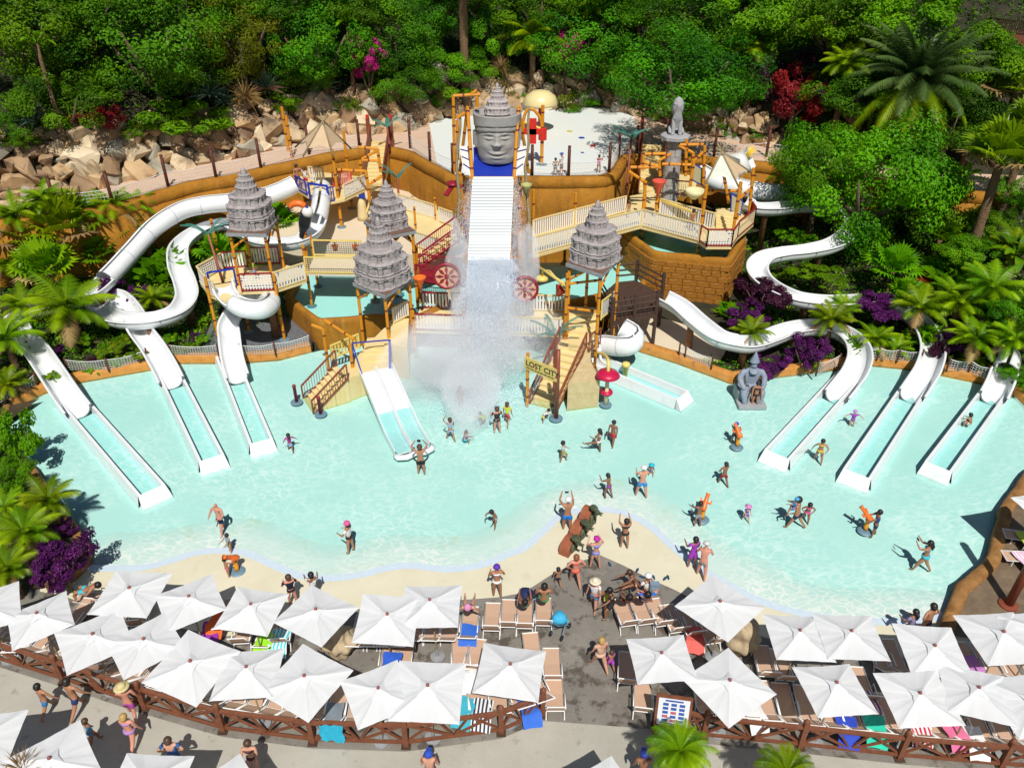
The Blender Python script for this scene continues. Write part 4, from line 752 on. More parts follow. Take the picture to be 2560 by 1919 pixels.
t = thing('slide_gate', 'blue gate panel at the top of the winding right slide', 'gate frame', P(1840, 520, 4.9)); g = MB(); q = [PY(1828, 482, 49), PY(1858, 502, 49), PY(1852, 540, 49), PY(1826, 528, 49)]; g.add(q + [p + V((0, .08, 0)) for p in q], [(0, 1, 2, 3), (7, 6, 5, 4), (0, 4, 5, 1), (1, 5, 6, 2), (2, 6, 7, 3), (3, 7, 4, 0)]); obj('frame', g, M_blue, t); g = MB(); q = [p.lerp(sum(q, V()) / 4, .16) + V((0, -.02, 0)) for p in q]; g.add(q, [(0, 1, 2, 3)]); obj('opening', g, MATS['olive_panel'], t)
def tepee(label, apex, feet, Y, panels):
    A = PY(*apex, Y); t = thing('tepee', label, 'tepee', V((A.x, A.y, A.z - 3)), 'tepees over the play decks'); F = [PY(x, y, Y + dy) for x, y, dy in feet]
    for f in F:
        g = MB(); d = (A - f).normalized(); g.tube([f, A + d * .55], .06, 7); obj('pole', g, M_pole, t, True)
    for i, j, m in panels:
        g = MB(); p0 = A.lerp(F[i], .1); p1 = A.lerp(F[j], .1); q0 = A.lerp(F[i], .78); q1 = A.lerp(F[j], .78); mid = (q0 + q1) / 2 * .86 + A * .14; g.add([p0, q0, mid, q1, p1], [(0, 1, 2, 3, 4)]); obj('canvas', g, m, t)
    return t
M_wc = mat('white_canvas', (.64, .66, .58), .85, (.58, .60, .52), 3)
tepee('tan canvas tepee frame over the left play deck', (807, 303), [(738, 368, 1.4), (757, 392, -1.2), (833, 392, -1.2), (878, 372, 1.4)], 53.5, [(0, 1, M_canvas), (1, 2, M_canvas), (2, 3, M_canvas), (3, 0, M_canvas)])
tepee('white and tan tepee frame over the right play deck', (1804, 380), [(1760, 466, -1.2), (1850, 474, -1.2), (1890, 440, 1.2), (1780, 436, 1.2)], 50.2, [(0, 1, M_wc), (1, 2, M_canvas), (3, 0, M_wc), (2, 3, M_canvas)])
# ---- dark timber platform with fence, right
t = thing('timber_platform', 'dark brown log platform where the bending right slide starts', 'platform', P(1600, 800, .3))
DT = [(1498, 742), (1530, 800), (1640, 780), (1655, 735), (1590, 700), (1540, 705)]; zt = 2.4; q = PP(DT, zt)
nb = 10
for i in range(nb):
    a, b = q[1].lerp(q[2], i / nb), q[1].lerp(q[2], (i + .9) / nb); c_, d_ = q[0].lerp(q[3], (i + .9) / nb), q[0].lerp(q[3], i / nb); g = MB(); g.poly([a, b, c_, d_], zt - .12, zt); obj('plank', g, M_dark, t)
g = MB(); g.poly([q[0], q[3], q[4], q[5]], zt - .12, zt - .005); obj('deck', g, M_dark, t)
for a, b in ((q[1], q[2]), (q[3], q[4]), (q[4], q[5]), (q[0], q[1])):
    for h in (.4, .75, 1.1): g = MB(); g.tube([a + V((0, 0, h)), b + V((0, 0, h))], .06, 6); obj('rail', g, M_dark, t)
for p in q[:5] + [q[1].lerp(q[2], .5)]: g = MB(); g.tube([V((p.x, p.y, 0)), V((p.x, p.y, zt + 1.35))], .11, 8); obj('log_post', g, M_dark, t)
g = MB(); g.bar(q[1] + V((0, 0, -.2)), q[2] + V((0, 0, -.2)), .12, .25); obj('beam', g, M_dark, t)
# ---- sign
t = thing('sign', 'yellow sign reading LOST CITY on bamboo posts by the right stairs', 'sign', P(1320, 1012, 0)); a, b = P(1318, 1013, 0), P(1390, 1046, 0); bamboo(a, a + V((0, 0, 3.15)), .085, t)
g = MB(); g.lathe([(.12, 0), (.11, 2.4), (.15, 2.5), (.12, 2.6), (.1, 4.0)], b, 10); obj('pole', g, M_rust, t, True); plate(b, t, .35); u = (b - a).normalized(); c0 = a + V((0, 0, 2.25)) - u * .12; Ls = (b - a).length + .16; nrm = u.cross(V((0, 0, 1))).normalized()
if nrm.y > 0: nrm = -nrm
off = nrm * .13; hh = .72
g = MB(); q = [c0 + off, c0 + u * Ls + off, c0 + u * Ls + V((0, 0, hh)) + off, c0 + V((0, 0, hh)) + off]; g.add(q + [p - nrm * .06 for p in q], [(0, 1, 2, 3), (7, 6, 5, 4), (0, 4, 5, 1), (1, 5, 6, 2), (2, 6, 7, 3), (3, 7, 4, 0)]); obj('board', g, mat('sign_yellow', (.72, .56, .17), .6, (.62, .47, .13), 2), t)
M_ink = mat('sign_ink', (.03, .02, .015), .7)
def lettering(txt, org, ux, size, parent, m, nrm, bold=0.0):
    cu = bpy.data.curves.new('lettering', 'FONT'); cu.body = txt; cu.size = size; cu.extrude = .004; cu.offset = bold; o = bpy.data.objects.new('lettering', cu); COL.objects.link(o)
    bpy.context.view_layer.update(); me = bpy.data.meshes.new_from_object(o.evaluated_get(bpy.context.evaluated_depsgraph_get())); bpy.data.objects.remove(o); me.materials.clear(); me.materials.append(m)
    o = bpy.data.objects.new('lettering', me); COL.objects.link(o)
    ux = ux.normalized(); M_ = Matrix((ux, nrm.cross(ux), nrm)).transposed().to_4x4(); M_.translation = org; o.matrix_world = M_; o.parent = parent; o.matrix_parent_inverse = Matrix.Translation(-parent.location); return o
lettering('LOST CITY', c0 + u * .10 + V((0, 0, .27)) + off + nrm * .008, u, .43, t, M_ink, nrm, .006)
g = MB(); r_ = random.Random(2); x = .15
while x < Ls - .25: wl = r_.uniform(.1, .22); g.bar(c0 + u * x + V((0, 0, .14)) + off + nrm * .008, c0 + u * (x + wl) + V((0, 0, .14)) + off + nrm * .008, .01, .05); x += wl + .05
o = obj('small_print', g, M_ink, t); o['kind'] = 'stuff'
# ---- mushrooms and floor jets
t = thing('water_mushroom', 'cream mushroom umbrella on the splash pad behind the head', 'water feature', P(1350, 330, ZP)); p = P(1350, 330, ZP); g = MB(); g.lathe([(.18, 0), (.16, 2.6)], p, 10); obj('stem', g, M_maroon, t, True); g = MB(); g.lathe([(.2, 2.3), (1.35, 2.2), (1.4, 2.35), (1.2, 2.85), (.7, 3.2), (.25, 3.3)], p, 28); obj('cap', g, mat('mushroom_cream', (.72, .60, .30), .35), t, True)
t = thing('water_mushroom', 'crimson two-tier mushroom in the pool right of the stairs', 'water feature', P(1514, 1012, 0)); p = P(1514, 1012, 0); g = MB(); g.lathe([(.12, -.2), (.1, 2.0)], p, 10); obj('stem', g, M_cream2, t, True); plate(p, t, .32); M_crim = mat('crimson_dish', (.50, .008, .06), .4); g = MB(); g.lathe([(.1, 1.75), (.5, 1.72), (.62, 1.8), (.5, 1.98), (.12, 2.08)], p, 24); obj('cap', g, M_crim, t, True); g = MB(); g.lathe([(.12, .78), (.30, .72), (.33, .8), (.28, .9), (.12, .86)], p, 20); obj('ring', g, M_crim, t, True); g = MB(); q = P(1492, 880, 1.8); g.tube(catmull([q, q + V((.3, -.9, .35)), p + V((0, .25, 2.5)), p + V((0, 0, 2.05))], 6), .09, 8); obj('feed_pipe', g, M_yel, t, True)
for (x, y, c_, nm) in ((1454, 345, (.02, .06, .35), 'blue'), (1482, 365, (.6, .03, .03), 'red'), (1424, 329, (.55, .5, .1), 'yellow'), (1456, 382, (.05, .08, .3), 'small blue')):
    g = MB(); g.lathe([(.25 if 'small' not in nm else .14, 0), (.25 if 'small' not in nm else .14, .03)], P(x, y, ZP + .014), 16); tag(obj('floor_jet', g, mat('jet_' + nm, c_, .5)), '%s round floor jet on the white splash pad' % nm, 'floor jet')
p = P(1562, 962, 0)
t = thing('spray_post', 'short yellow spray post in the water behind the crimson mushroom', 'water feature', P(1562, 945, 0)); g = MB(); g.lathe([(.13, -.2), (.13, .75), (.24, .8), (.22, .95), (.1, 1.0)], P(1562, 945, 0), 12); obj('body', g, M_yel, t, True)
# ---- water cannons
def cannon(px, py, label, rz, z=0.0):
    p = P(px, py, z); t = thing('water_cannon', label, 'water cannon', p, 'orange water cannons'); t.rotation_euler.z = rz; t.scale = (.8,) * 3
    g = MB(); g.lathe([(.40, 0), (.34, .06), (.25, .09)], (0, 0, 0), 18); lobj('base', g, M_disc, t)
    g = MB(); g.lathe([(.10, .05), (.12, .35), (.10, .38), (.12, .7), (.10, .75)], (0, 0, 0), 10); lobj('pedestal', g, M_bam, t, True)
    g = MB(); g.lathe([(.14, -.25), (.17, -.1), (.12, .2), (.1, .65), (.13, .7)], (0, 0, .95), 10, M=Matrix.Rotation(math.radians(-48), 3, 'X')); lobj('barrel', g, M_orange, t, True)
    g = MB(); g.bar((-.28, .2, 1.05), (.28, .2, 1.05), .07); g.bar((-.28, .2, 1.05), (-.28, .32, 1.2), .06); g.bar((.28, .2, 1.05), (.28, .32, 1.2), .06); g.bar((0, .1, .75), (0, .1, 1.1), .1); lobj('handles', g, M_orange, t)
cannon(594, 1428, 'orange water cannon on the sand deck by the two children, left', 2.6, .03); cannon(1842, 1117, 'orange water cannon worked by the child in a blue shirt', .4); cannon(1755, 1298, 'orange water cannon held by the boy in grey shorts', -.5); cannon(2162, 1327, 'orange water cannon worked by the boy in navy', .9)
# ---- artificial palms on the structure
M_fakeleaf = mat('teal_plastic_leaf', (.03, .15, .12), .5, (.05, .20, .16), 3)
def fake_palm(label, base, top, spread, seed, n=5):
    b, T_ = V(base), V(top); t = thing('artificial_palm', label, 'artificial palm', b, 'teal artificial palms'); r = random.Random(seed)
    g = MB(); L = (T_ - b).length; g.tube([b, b.lerp(T_, .3), b.lerp(T_, .32), b.lerp(T_, .36), b.lerp(T_, .38), T_], [.09, .085, .14, .14, .085, .07], 8); obj('trunk', g, M_rust, t, True)
    for k in range(n):
        a = spread[k % len(spread)] if k < len(spread) else r.uniform(0, 6.28); up = r.uniform(.55, .9); Lf = r.uniform(1.5, 2.0); pts = [T_ + V((math.cos(a) * Lf * s * .8, math.sin(a) * Lf * s * .5, Lf * (up * s - .38 * s * s))) for s in [i / 8 for i in range(9)]]
        g = MB(); g.tube(pts, [.035 - .003 * i for i in range(9)], 5)
        for i in range(26):
            s = (i + 2) / 28; p = pts[int(s * 8)].lerp(pts[min(8, int(s * 8) + 1)], s * 8 % 1); d = (pts[min(8, int(s * 8) + 1)] - pts[int(s * 8)]).normalized(); side = d.cross(V((0, 0, 1))).normalized(); ll = .34 * (1 - s * .5)
            for sg in (1, -1): e = p + side * sg * ll * .7 + d * ll * .4 - V((0, 0, ll * .35)); g.add([p - d * .03, p + d * .03, e], [(0, 1, 2)])
        obj('frond', g, M_fakeleaf, t)
fake_palm('teal artificial palm left of the far-left temple tower', PY(562, 720, 42), PY(520, 585, 42), [2.6, 1.0, .4, 3.8], 1); fake_palm('teal artificial palm standing on the light patio below the ochre wall', P(998, 520, 2.6), PY(994, 445, 56), [2.7, 1.3, .9, 4.0], 2); fake_palm('teal artificial palm behind the left upper stairs', PY(975, 380, 61), PY(968, 318, 61), [2.5, .9, 1.6, 4.2], 3)
fake_palm('teal artificial palm at the left of the right upper stairs', PY(1562, 530, 52), PY(1578, 345, 52), [2.6, .5, 1.2, 3.6], 4); fake_palm('teal artificial palm beside the black-lettered sign', P(1390, 1046, 0) + V((0, .3, 0)), PY(1388, 838, 38), [2.7, .6, 1.9, 3.9], 5)
# ================================================================ stone head, statues, fences
def skin(name, nodes, edges, m, parent=None, sub=1, root=0):
    me = bpy.data.meshes.new(name); me.from_pydata([n[:3] for n in nodes], edges, []); o = bpy.data.objects.new(name, me); COL.objects.link(o); me.materials.append(m)
    md = o.modifiers.new('skin', 'SKIN'); md.use_smooth_shade = True; md.branch_smoothing = .6
    for i, n in enumerate(nodes):
        r = n[3]; s = me.skin_vertices[0].data[i]; s.radius = r if isinstance(r, tuple) else (r, r); s.use_root = (i == root)
    if sub: sd = o.modifiers.new('round', 'SUBSURF'); sd.levels = sub; sd.render_levels = sub
    if parent is not None: o.parent = parent
    return o
# giant head: a drum with a sculpted face
hc = PY(1244, 399, 46.4); HR, HH = 1.2, 2.72
t = thing('stone_head', 'giant grey stone head with closed eyes and spired crown above the chute', 'head sculpture', hc)
def gs(x, s): return math.exp(-(x / s) ** 2)
g = MB(); NA, NZ = 96, 72; vs = []; fs = []
for j in range(NZ + 1):
    z = j / NZ
    for i in range(NA):
        a = 360 * i / NA; al = a if a <= 180 else a - 360; A = abs(al)
        R_ = .90 + .10 * min(1, z / .35) - .05 * max(0, .12 - z) / .12
        f = 0.0; edge = .70 - .055 * (1 - math.cos(math.radians(min(90, A)))) * 1.2
        if z > edge: f += .075 + (.03 if z > edge + .09 else 0) + (.05 * (z - .7) / .3) - (.05 if abs(z - edge - .09) < .012 else 0)
        else:
            if A < 95:
                f += .20 * gs(al, 6.5 + 5 * gs(z - .43, .05)) * max(0, min(1, (.70 - z) / .24)) * (1 if z > .415 else max(0, 1 - (.415 - z) / .025))
                f += .09 * (gs(A - 7, 4.5) * gs(z - .435, .03))
                f += .065 * gs(z - (.645 - .0016 * abs(A - 22)), .022) * gs(A - 24, 20)
                f -= .085 * gs(A - 22, 12) * gs(z - .60, .032); f += .075 * gs(A - 23, 12) * gs(z - .555, .030)
                f -= .06 * gs(A - 23, 11) * gs(z - (.520 + .00012 * (A - 23) ** 2), .010)
                f += .06 * gs(A - 33, 15) * gs(z - .40, .10)
                f += .10 * gs(al, 21) * gs(z - .245, .032) + .095 * gs(al, 18) * gs(z - .155, .032) - .10 * gs(al, 24) * gs(z - (.197 + .00007 * A * A), .013)
                f += .05 * gs(al, 15) * gs(z - .06, .05) - .04 * gs(A - 27, 6) * gs(z - .22, .04)
            if 78 < A < 104 and .28 < z < .62: f += .10
        r = HR * (R_ + f); th = math.radians(a); vs.append((hc.x + r * math.sin(th), hc.y - r * math.cos(th) * .96, hc.z + z * HH))
    if j:
        for i in range(NA): fs.append(((j - 1) * NA + i, (j - 1) * NA + (i + 1) % NA, j * NA + (i + 1) % NA, j * NA + i))
for (rr, zz) in ((.95, 1.0), (.92, .86)):
    b0 = len(vs)
    for i in range(NA): th = 2 * math.pi * i / NA; vs.append((hc.x + HR * rr * math.sin(th), hc.y - HR * rr * math.cos(th) * .96, hc.z + HH * zz))
    for i in range(NA): fs.append((b0 - NA + i, b0 - NA + (i + 1) % NA, b0 + (i + 1) % NA, b0 + i))
fs.append(tuple(len(vs) - NA + i for i in range(NA))); fs.append(tuple(reversed(range(NA)))); g.add(vs, fs)
M_head = mat('mottled_head_stone', (.40, .415, .42), .55, (.29, .255, .225), .8, .25, 6, detail=7, contrast=.8, spec=.5); obj('face', g, M_head, t, True)
stupa(t, (hc.x, hc.y + .9, hc.z + HH - .25), 1.25, 0, 5, mat('pale_spire_stone', (.50, .46, .45), .85, (.38, .34, .34), 3, .4, 8))
for k in range(9): g = MB(); th = math.radians(100 + 20 * k); g.box((hc.x + HR * 1.04 * math.sin(th), hc.y - HR * math.cos(th), hc.z + 1.5 + .3 * math.sin(k * 3)), (.35, .35, .8), -th); obj('ear_carving', g, M_head, t)
# lion on a block column
cp = P(1668, 500, 4.4); t = thing('block_column', 'round stone-block column with square capital carrying the lion', 'column', V((cp.x, cp.y, 2.6)))
topz = PY(1690, 352, cp.y).z; cx = PY(1680, 420, cp.y).x; rows = 11; hrow = (topz - 3.2) / rows
M_cb = mat('column_block', (.44, .41, .39), .85, (.34, .31, .30), 2.5, .4, 8)
for j in range(rows):
    for i in range(6):
        a0 = (i + .5 * (j % 2)) * math.pi / 3 + .03; a1 = a0 + math.pi / 3 - .06; r0 = .62 - .012 * j; z0 = 3.2 + j * hrow; z1 = z0 + hrow - .03; g = MB(); ang = [a0 + (a1 - a0) * k / 4 for k in range(5)]
        g.add([V((cx + r0 * math.cos(a), cp.y + r0 * math.sin(a), z)) for z in (z0, z1) for a in ang] + [V((cx, cp.y, z1)), V((cx, cp.y, z0))], [(k, k + 1, k + 6, k + 5) for k in range(4)] + [(5, 6, 7, 8, 9, 10), (4, 9, 10, 11), (0, 11, 10, 5)]); obj('stone_block', g, M_cb, t)
g = MB(); g.lathe([(.5, 0), (.5, .12), (1.0, .22), (1.0, .42), (.85, .48)], (cx, cp.y, topz - .05), 8); obj('capital', g, M_stone2, t)
lz = topz + .42
L_ = thing('lion_statue', 'pale grey seated lion statue on top of the block column', 'statue', V((cx, cp.y, lz)))
k = .80
nd = [(0, .35, .35, .42), (0, .2, .95, .40), (0, 0, 1.5, .36), (0, -.05, 1.95, .25), (0, -.14, 2.3, .30), (0, -.44, 2.2, .21), (-.26, -.05, 1.2, .17), (-.25, -.15, .6, .14), (-.25, -.22, .06, .15), (.26, -.05, 1.2, .17), (.25, -.15, .6, .14), (.25, -.22, .06, .15), (-.42, .35, .4, .24), (-.42, -.1, .3, .17), (-.42, -.2, .06, .14), (.42, .35, .4, .24), (.42, -.1, .3, .17), (.42, -.2, .06, .14), (0, .72, .5, .1), (.15, .85, 1.0, .08), (0, .0, 2.62, .2), (-.3, -.42, .05, .12), (.3, -.42, .05, .12)]
o = skin('body', [(x * k * 1.15, y * k, z * k, r * k * 1.2) for x, y, z, r in nd], [(0, 1), (1, 2), (2, 3), (3, 4), (4, 5), (2, 6), (6, 7), (7, 8), (2, 9), (9, 10), (10, 11), (0, 12), (12, 13), (13, 14), (0, 15), (15, 16), (16, 17), (0, 18), (18, 19), (4, 20), (8, 21), (11, 22)], M_stone2, L_, 2, 1)
g = MB(); [g.lathe([(.02, -.1), (.12, 0), (.02, .12)], (sx * .28 * k, -.02, 2.42 * k), 8) for sx in (-1, 1)]; lobj('ears', g, M_stone2, L_, True)
g = MB(); g.lathe([(.30, -.45), (.38, -.1), (.37, .2), (.26, .5), (.06, .66)], (0, .17, 2.1 * k), 14, .06, 7); lobj('mane', g, M_stone2, L_, True)
# seated muscular statue at the pool edge
sp = P(1872, 1000, 0); S_ = thing('seated_statue', 'blue-grey seated muscular statue with pointed crown at the pool edge', 'statue', sp); S_.scale = (.80,) * 3; k = 1.0; M_bs = mat('blue_grey_stone', (.20, .24, .32), .8, (.28, .32, .40), 2, .3, 8)
nd = [(0, .35, 1.0, (.42, .34)), (0, .35, 1.45, (.40, .3)), (0, .3, 1.95, (.52, .36)), (0, .3, 2.3, .2), (0, .25, 2.62, .26), (-.58, .3, 2.08, .24), (-.82, .15, 1.6, .2), (-.66, -.35, 1.25, .16), (-.55, -.55, 1.15, .13), (.58, .3, 2.08, .24), (.82, .15, 1.6, .2), (.66, -.35, 1.25, .16), (.55, -.55, 1.15, .13), (-.35, .1, .95, .3), (-.62, -.55, .95, .24), (-.5, -.6, .45, .2), (-.45, -.65, .08, .16), (-.42, -.9, .05, .13), (.35, .1, .95, .3), (.62, -.55, .95, .24), (.5, -.6, .45, .2), (.45, -.65, .08, .16), (.42, -.9, .05, .13), (0, -.02, 2.56, .1)]
skin('body', nd, [(0, 1), (1, 2), (2, 3), (3, 4), (2, 5), (5, 6), (6, 7), (7, 8), (2, 9), (9, 10), (10, 11), (11, 12), (0, 13), (13, 14), (14, 15), (15, 16), (16, 17), (0, 18), (18, 19), (19, 20), (20, 21), (21, 22), (4, 23)], M_bs, S_, 2, 1)
g = MB(); g.lathe([(.30, 0), (.32, .1), (.24, .2), (.26, .28), (.16, .4), (.17, .46), (.07, .62), (.02, .8)], (0, .28, 2.75), 14); lobj('crown', g, M_bs, S_, True)
g = MB(); g.box((0, .35, .3), (1.7, 1.2, 1.0)); g.box((0, -.55, -.05), (1.8, .9, .4)); lobj('plinth', g, M_stone2, S_); g = MB(); g.lathe([(.25, -.06), (.3, 0), (.25, .06)], (0, .12, 2.18), 14, M=Matrix.Rotation(.5, 3, 'X')); lobj('necklace', g, M_bs, S_, True)
# serpent sculpture on the sand deck
a, b = P(1410, 1388, .03), P(1478, 1300, .03); S_ = thing('serpent_sculpture', 'terracotta stepped block with dark green coiled serpents on the sand', 'sculpture', (a + b) / 2); M_terra = mat('terracotta', (.34, .11, .05), .85, (.26, .08, .035), 3, .4, 8); M_serp = mat('dark_green_bronze', (.055, .075, .04), .55, (.10, .12, .06), 5)
d = (b - a); L0 = d.length; d.normalize(); n_ = V((-d.y, d.x, 0))
for i, (f0, f1, h) in enumerate(((0, .36, .6), (.34, .70, .8), (.68, 1.0, 1.0))):
    g = MB(); c_ = a + d * L0 * (f0 + f1) / 2; R0 = L0 * (f1 - f0) / 2 + .05; prof = [V((math.cos(x) * R0, 0, h * .45 + math.sin(x) * h * .55)) for x in [math.pi * q / 8 for q in range(9)]]; pr = [(-R0, 0)] + [(p.x, p.z) for p in prof[::-1]] + [(R0, 0)]
    f_ = [c_ + d * u + V((0, 0, z)) - n_ * .22 for u, z in pr]; k_ = [p + n_ * .44 for p in f_]; N = len(f_); g.add(f_ + k_, [tuple(reversed(range(N))), tuple(range(N, 2 * N))] + [(q, (q + 1) % N, (q + 1) % N + N, q + N) for q in range(N)]); obj('scroll_block', g, M_terra, S_)
    sp_ = [c_ - n_ * .26 + d * math.cos(q * .55) * (R0 * .75 * (1 - q / 26)) + V((0, 0, h * .5 + math.sin(q * .55) * h * .38 * (1 - q / 26))) for q in range(20)]; hd = c_ - d * .1 - n_ * .2; neck = [sp_[0], c_ + d * R0 * .5 - n_ * .2 + V((0, 0, h * .95)), hd + V((0, 0, h + .18)), hd - d * .22 - n_ * .25 + V((0, 0, h + .36)), hd - d * .3 - n_ * .45 + V((0, 0, h + .3))]
    g = MB(); g.tube(sp_, .07, 6); g.tube(catmull(neck, 4), [.085 + .02 * math.sin(q / 16 * 3) for q in range(16)] + [.09], 7); e = neck[-1]; g.tube([e, e - n_ * .2 + V((0, 0, .08))], [.07, .02], 6); g.tube([e, e - n_ * .16 - V((0, 0, .08))], [.06, .02], 6); [g.tube([e + V((0, 0, .05)), e + n_ * .12 + d * q * .1 + V((0, 0, .22))], [.03, .008], 5) for q in (-1, 1)]; obj('serpent', g, M_serp, S_, True)
# toucan sculpture
tc = PY(762, 545, 47.5); t = thing('toucan_sculpture', 'black and white toucan sculpture with orange bill, left of the patio', 'sculpture', tc); M_blk = mat('toucan_black', (.012, .014, .02), .4)
o = skin('body', [(.0, 0, 0, .42), (-.1, 0, -.5, .38), (-.3, .05, -.95, .2), (-.45, .1, -1.4, .14), (.18, -.03, .5, .3), (.22, -.05, .75, .27)], [(0, 1), (1, 2), (2, 3), (0, 4), (4, 5)], M_blk, t, 2)
g = MB(); g.tube(catmull([V((.15, -.08, .8)), V((-.2, -.1, .98)), V((-.6, -.12, .92)), V((-.88, -.14, .6))], 4), [.17, .19, .2, .21, .21, .21, .2, .2, .18, .17, .14, .1, .05], 10); lobj('bill', g, M_orange, t, True); g = MB(); g.tube([V((-.78, -.13, .76)), V((-.92, -.14, .52))], [.15, .03], 8); lobj('bill_tip', g, M_blk, t, True)
g = MB(); g.lathe([(.1, -.3), (.33, -.1), (.36, .12), (.26, .32), (.1, .4)], (.26, -.14, .38), 14); lobj('white_bib', g, M_slat, t, True); g = MB(); g.lathe([(.02, -.06), (.1, 0), (.02, .06)], (.3, -.3, .82), 10, M=Matrix.Rotation(1.57, 3, 'X')); lobj('eye', g, M_blue, t, True)
p0 = PY(760, 600, 47.5); bamboo(p0 + V((0, 0, -1.2)), tc + V((-.05, 0, -.4)), .09, t, 'perch')
# feather-crested white bird on the right wall
wb = PY(1850, 408, 55.5); t = thing('bird_sculpture', 'white bird head sculpture with yellow crest, right of the tepee', 'sculpture', wb); skin('head', [(0, 0, 0, .75), (.25, -.1, .15, .7), (-.5, -.3, -.1, .35)], [(0, 1), (0, 2)], M_slat, t, 2)
for k in range(5): g = MB(); g.tube([V((.4, 0, .4)), V((.5 + .12 * k, 0, 1.3 - .15 * abs(k - 1.5)))], [.14, .03], 6); lobj('crest_feather', g, mat('crest_yellow', (.80, .52, .05), .5), t, True)
g = MB(); g.lathe([(.02, -.08), (.2, 0), (.02, .08)], (-.1, -.72, .1), 12, M=Matrix.Rotation(1.57, 3, 'X')); lobj('eye', g, M_blue, t, True)
# carved foot / small stone figure on the patio, red item on rocks
t = thing('totem', 'cream carved totem with blue bird head on the light patio', 'sculpture', P(908, 548, 2.6)); p = P(908, 548, 2.6); g = MB(); g.lathe([(.42, 0), (.36, .3), (.3, 1.0), (.22, 1.6)], p, 14); obj('body', g, mat('totem_cream', (.60, .47, .24), .8, (.66, .54, .30), 3), t, True); g = MB(); g.box(p + V((.1, -.1, 1.75)), (.4, .3, .28)); obj('head', g, M_blue, t); g = MB(); g.bar(p + V((.2, 0, .3)), p + V((.75, 0, 1.7)), .25, .12); obj('wing', g, M_yel, t)
# two rock faces among the loungers
def rock_face(px, py, label, h, seed):
    p = P(px, py, .03); t = thing('carved_boulder', label, 'rock sculpture', p); r = random.Random(seed); m = mat('sandy_rock', (.47, .37, .24), .9, (.36, .28, .18), 2, .6, 5, detail=8); bmx = bmesh.new(); bmesh.ops.create_icosphere(bmx, subdivisions=4, radius=1)
    for v in bmx.verts: n = v.co.copy(); q = .85 + .12 * math.sin(n.z * 7 + seed) + .08 * math.sin(n.x * 9 + n.y * 5) + (.14 if abs(n.z - .1) < .14 and n.x > .4 else 0); v.co = V((n.x * .62 * q, n.y * .6 * q, max(0, (n.z * q + .75)) * h * .55))
    me = bpy.data.meshes.new('boulder'); bmx.to_mesh(me); bmx.free(); me.materials.append(m); [setattr(f, 'use_smooth', True) for f in me.polygons]; o = bpy.data.objects.new('boulder', me); COL.objects.link(o); o.parent = t
rock_face(850, 1632, 'sandy carved boulder behind the parasols, left of the white loungers', 1.5, 1); rock_face(1848, 1625, 'sandy carved head boulder between the right-hand parasols', 1.7, 3)
# ---- rope-and-net fence on the upper path
def net(b, a, c, h0, h1, st=.16, th=.018):
    a, c = V(a), V(c); L = (c - a).length; n = max(1, int(L / st)); m = max(1, int((h1 - h0) / st)); y = V((0, 0, 1)); sag = lambda t: -.12 * 4 * t * (1 - t)
    for i in range(n + 1): t_ = i / n; p = a.lerp(c, t_); b.bar(p + y * h0, p + y * (h1 + sag(t_)), th, .012)
    for j in range(m + 1):
        z = h0 + (h1 - h0) * j / m
        for i in range(0, n, 3): t0, t1 = i / n, min(1, (i + 3) / n); b.bar(a.lerp(c, t0) + y * (z + sag(t0) * j / m), a.lerp(c, t1) + y * (z + sag(t1) * j / m), .012, th)
M_post = mat('dark_brown_post', (.085, .022, .012), .55, (.12, .035, .02), 6)
def net_fence(label, feet, ph, h0, h1, group, m=None, pr=.11, cap=True, skip=()):
    t = thing('net_fence', label, 'fence', feet[len(feet) // 2], group)
    for p in feet:
        g = MB(); g.lathe([(pr, -.1), (pr, ph), (pr * .6, ph + .03), (pr * 1.1, ph + .1), (pr * .9, ph + .2), (.01, ph + .24)] if cap else [(pr, -.1), (pr, ph), (pr * .6, ph + .03)], p, 10); obj('post', g, M_post, t, True)
    for i in range(len(feet) - 1):
        if i in skip: continue
        g = MB(); net(g, feet[i], feet[i + 1], h0, h1, .2 if ph > 1.5 else .14); o = obj('netting', g, m or M_net, t); o['kind'] = 'stuff'
        g = MB(); g.tube([feet[i].lerp(feet[i + 1], q / 8) + V((0, 0, h1 - .12 * 4 * (q / 8) * (1 - q / 8))) for q in range(9)], .025, 5); obj('rope', g, m or M_net, t)
    return t
net_fence('brown-posted net fence along the upper path, left of the stairs', PP([(143, 524), (283, 512), (421, 468), (541, 447), (653, 424), (773, 386), (899, 372)], ZP), 2.0, .1, 1.05, 'rope net fences on the upper path')
net_fence('brown-posted net fence before the splash pad, left of the head', PP([(1026, 371), (1076, 406), (1133, 437)], ZP), 2.0, .1, 1.05, 'rope net fences on the upper path')
net_fence('brown-posted net fence before the splash pad, right of the head', PP([(1330, 441), (1421, 444), (1522, 434), (1546, 392), (1590, 388)], ZP), 2.0, .1, 1.05, 'rope net fences on the upper path')
net_fence('brown-posted net fence along the path right of the lion column', PP([(1700, 392), (1784, 394), (1915, 392), (2030, 405)], ZP), 2.0, .1, 1.05, 'rope net fences on the upper path')
net_fence('white net fence on the kerb below the far-left slides', PP([(170, 925), (272, 925), (371, 900)], .4), .75, .05, .65, 'white net fences on the pool kerb', pr=.05, cap=False)
net_fence('white net fence on the kerb between the two left slides', PP([(428, 888), (548, 888)], .4), .75, .05, .65, 'white net fences on the pool kerb', pr=.05, cap=False)
net_fence('white net fence on the kerb before the gravel bed', PP([(604, 888), (689, 884), (778, 862)], .4), .75, .05, .65, 'white net fences on the pool kerb', pr=.05, cap=False)
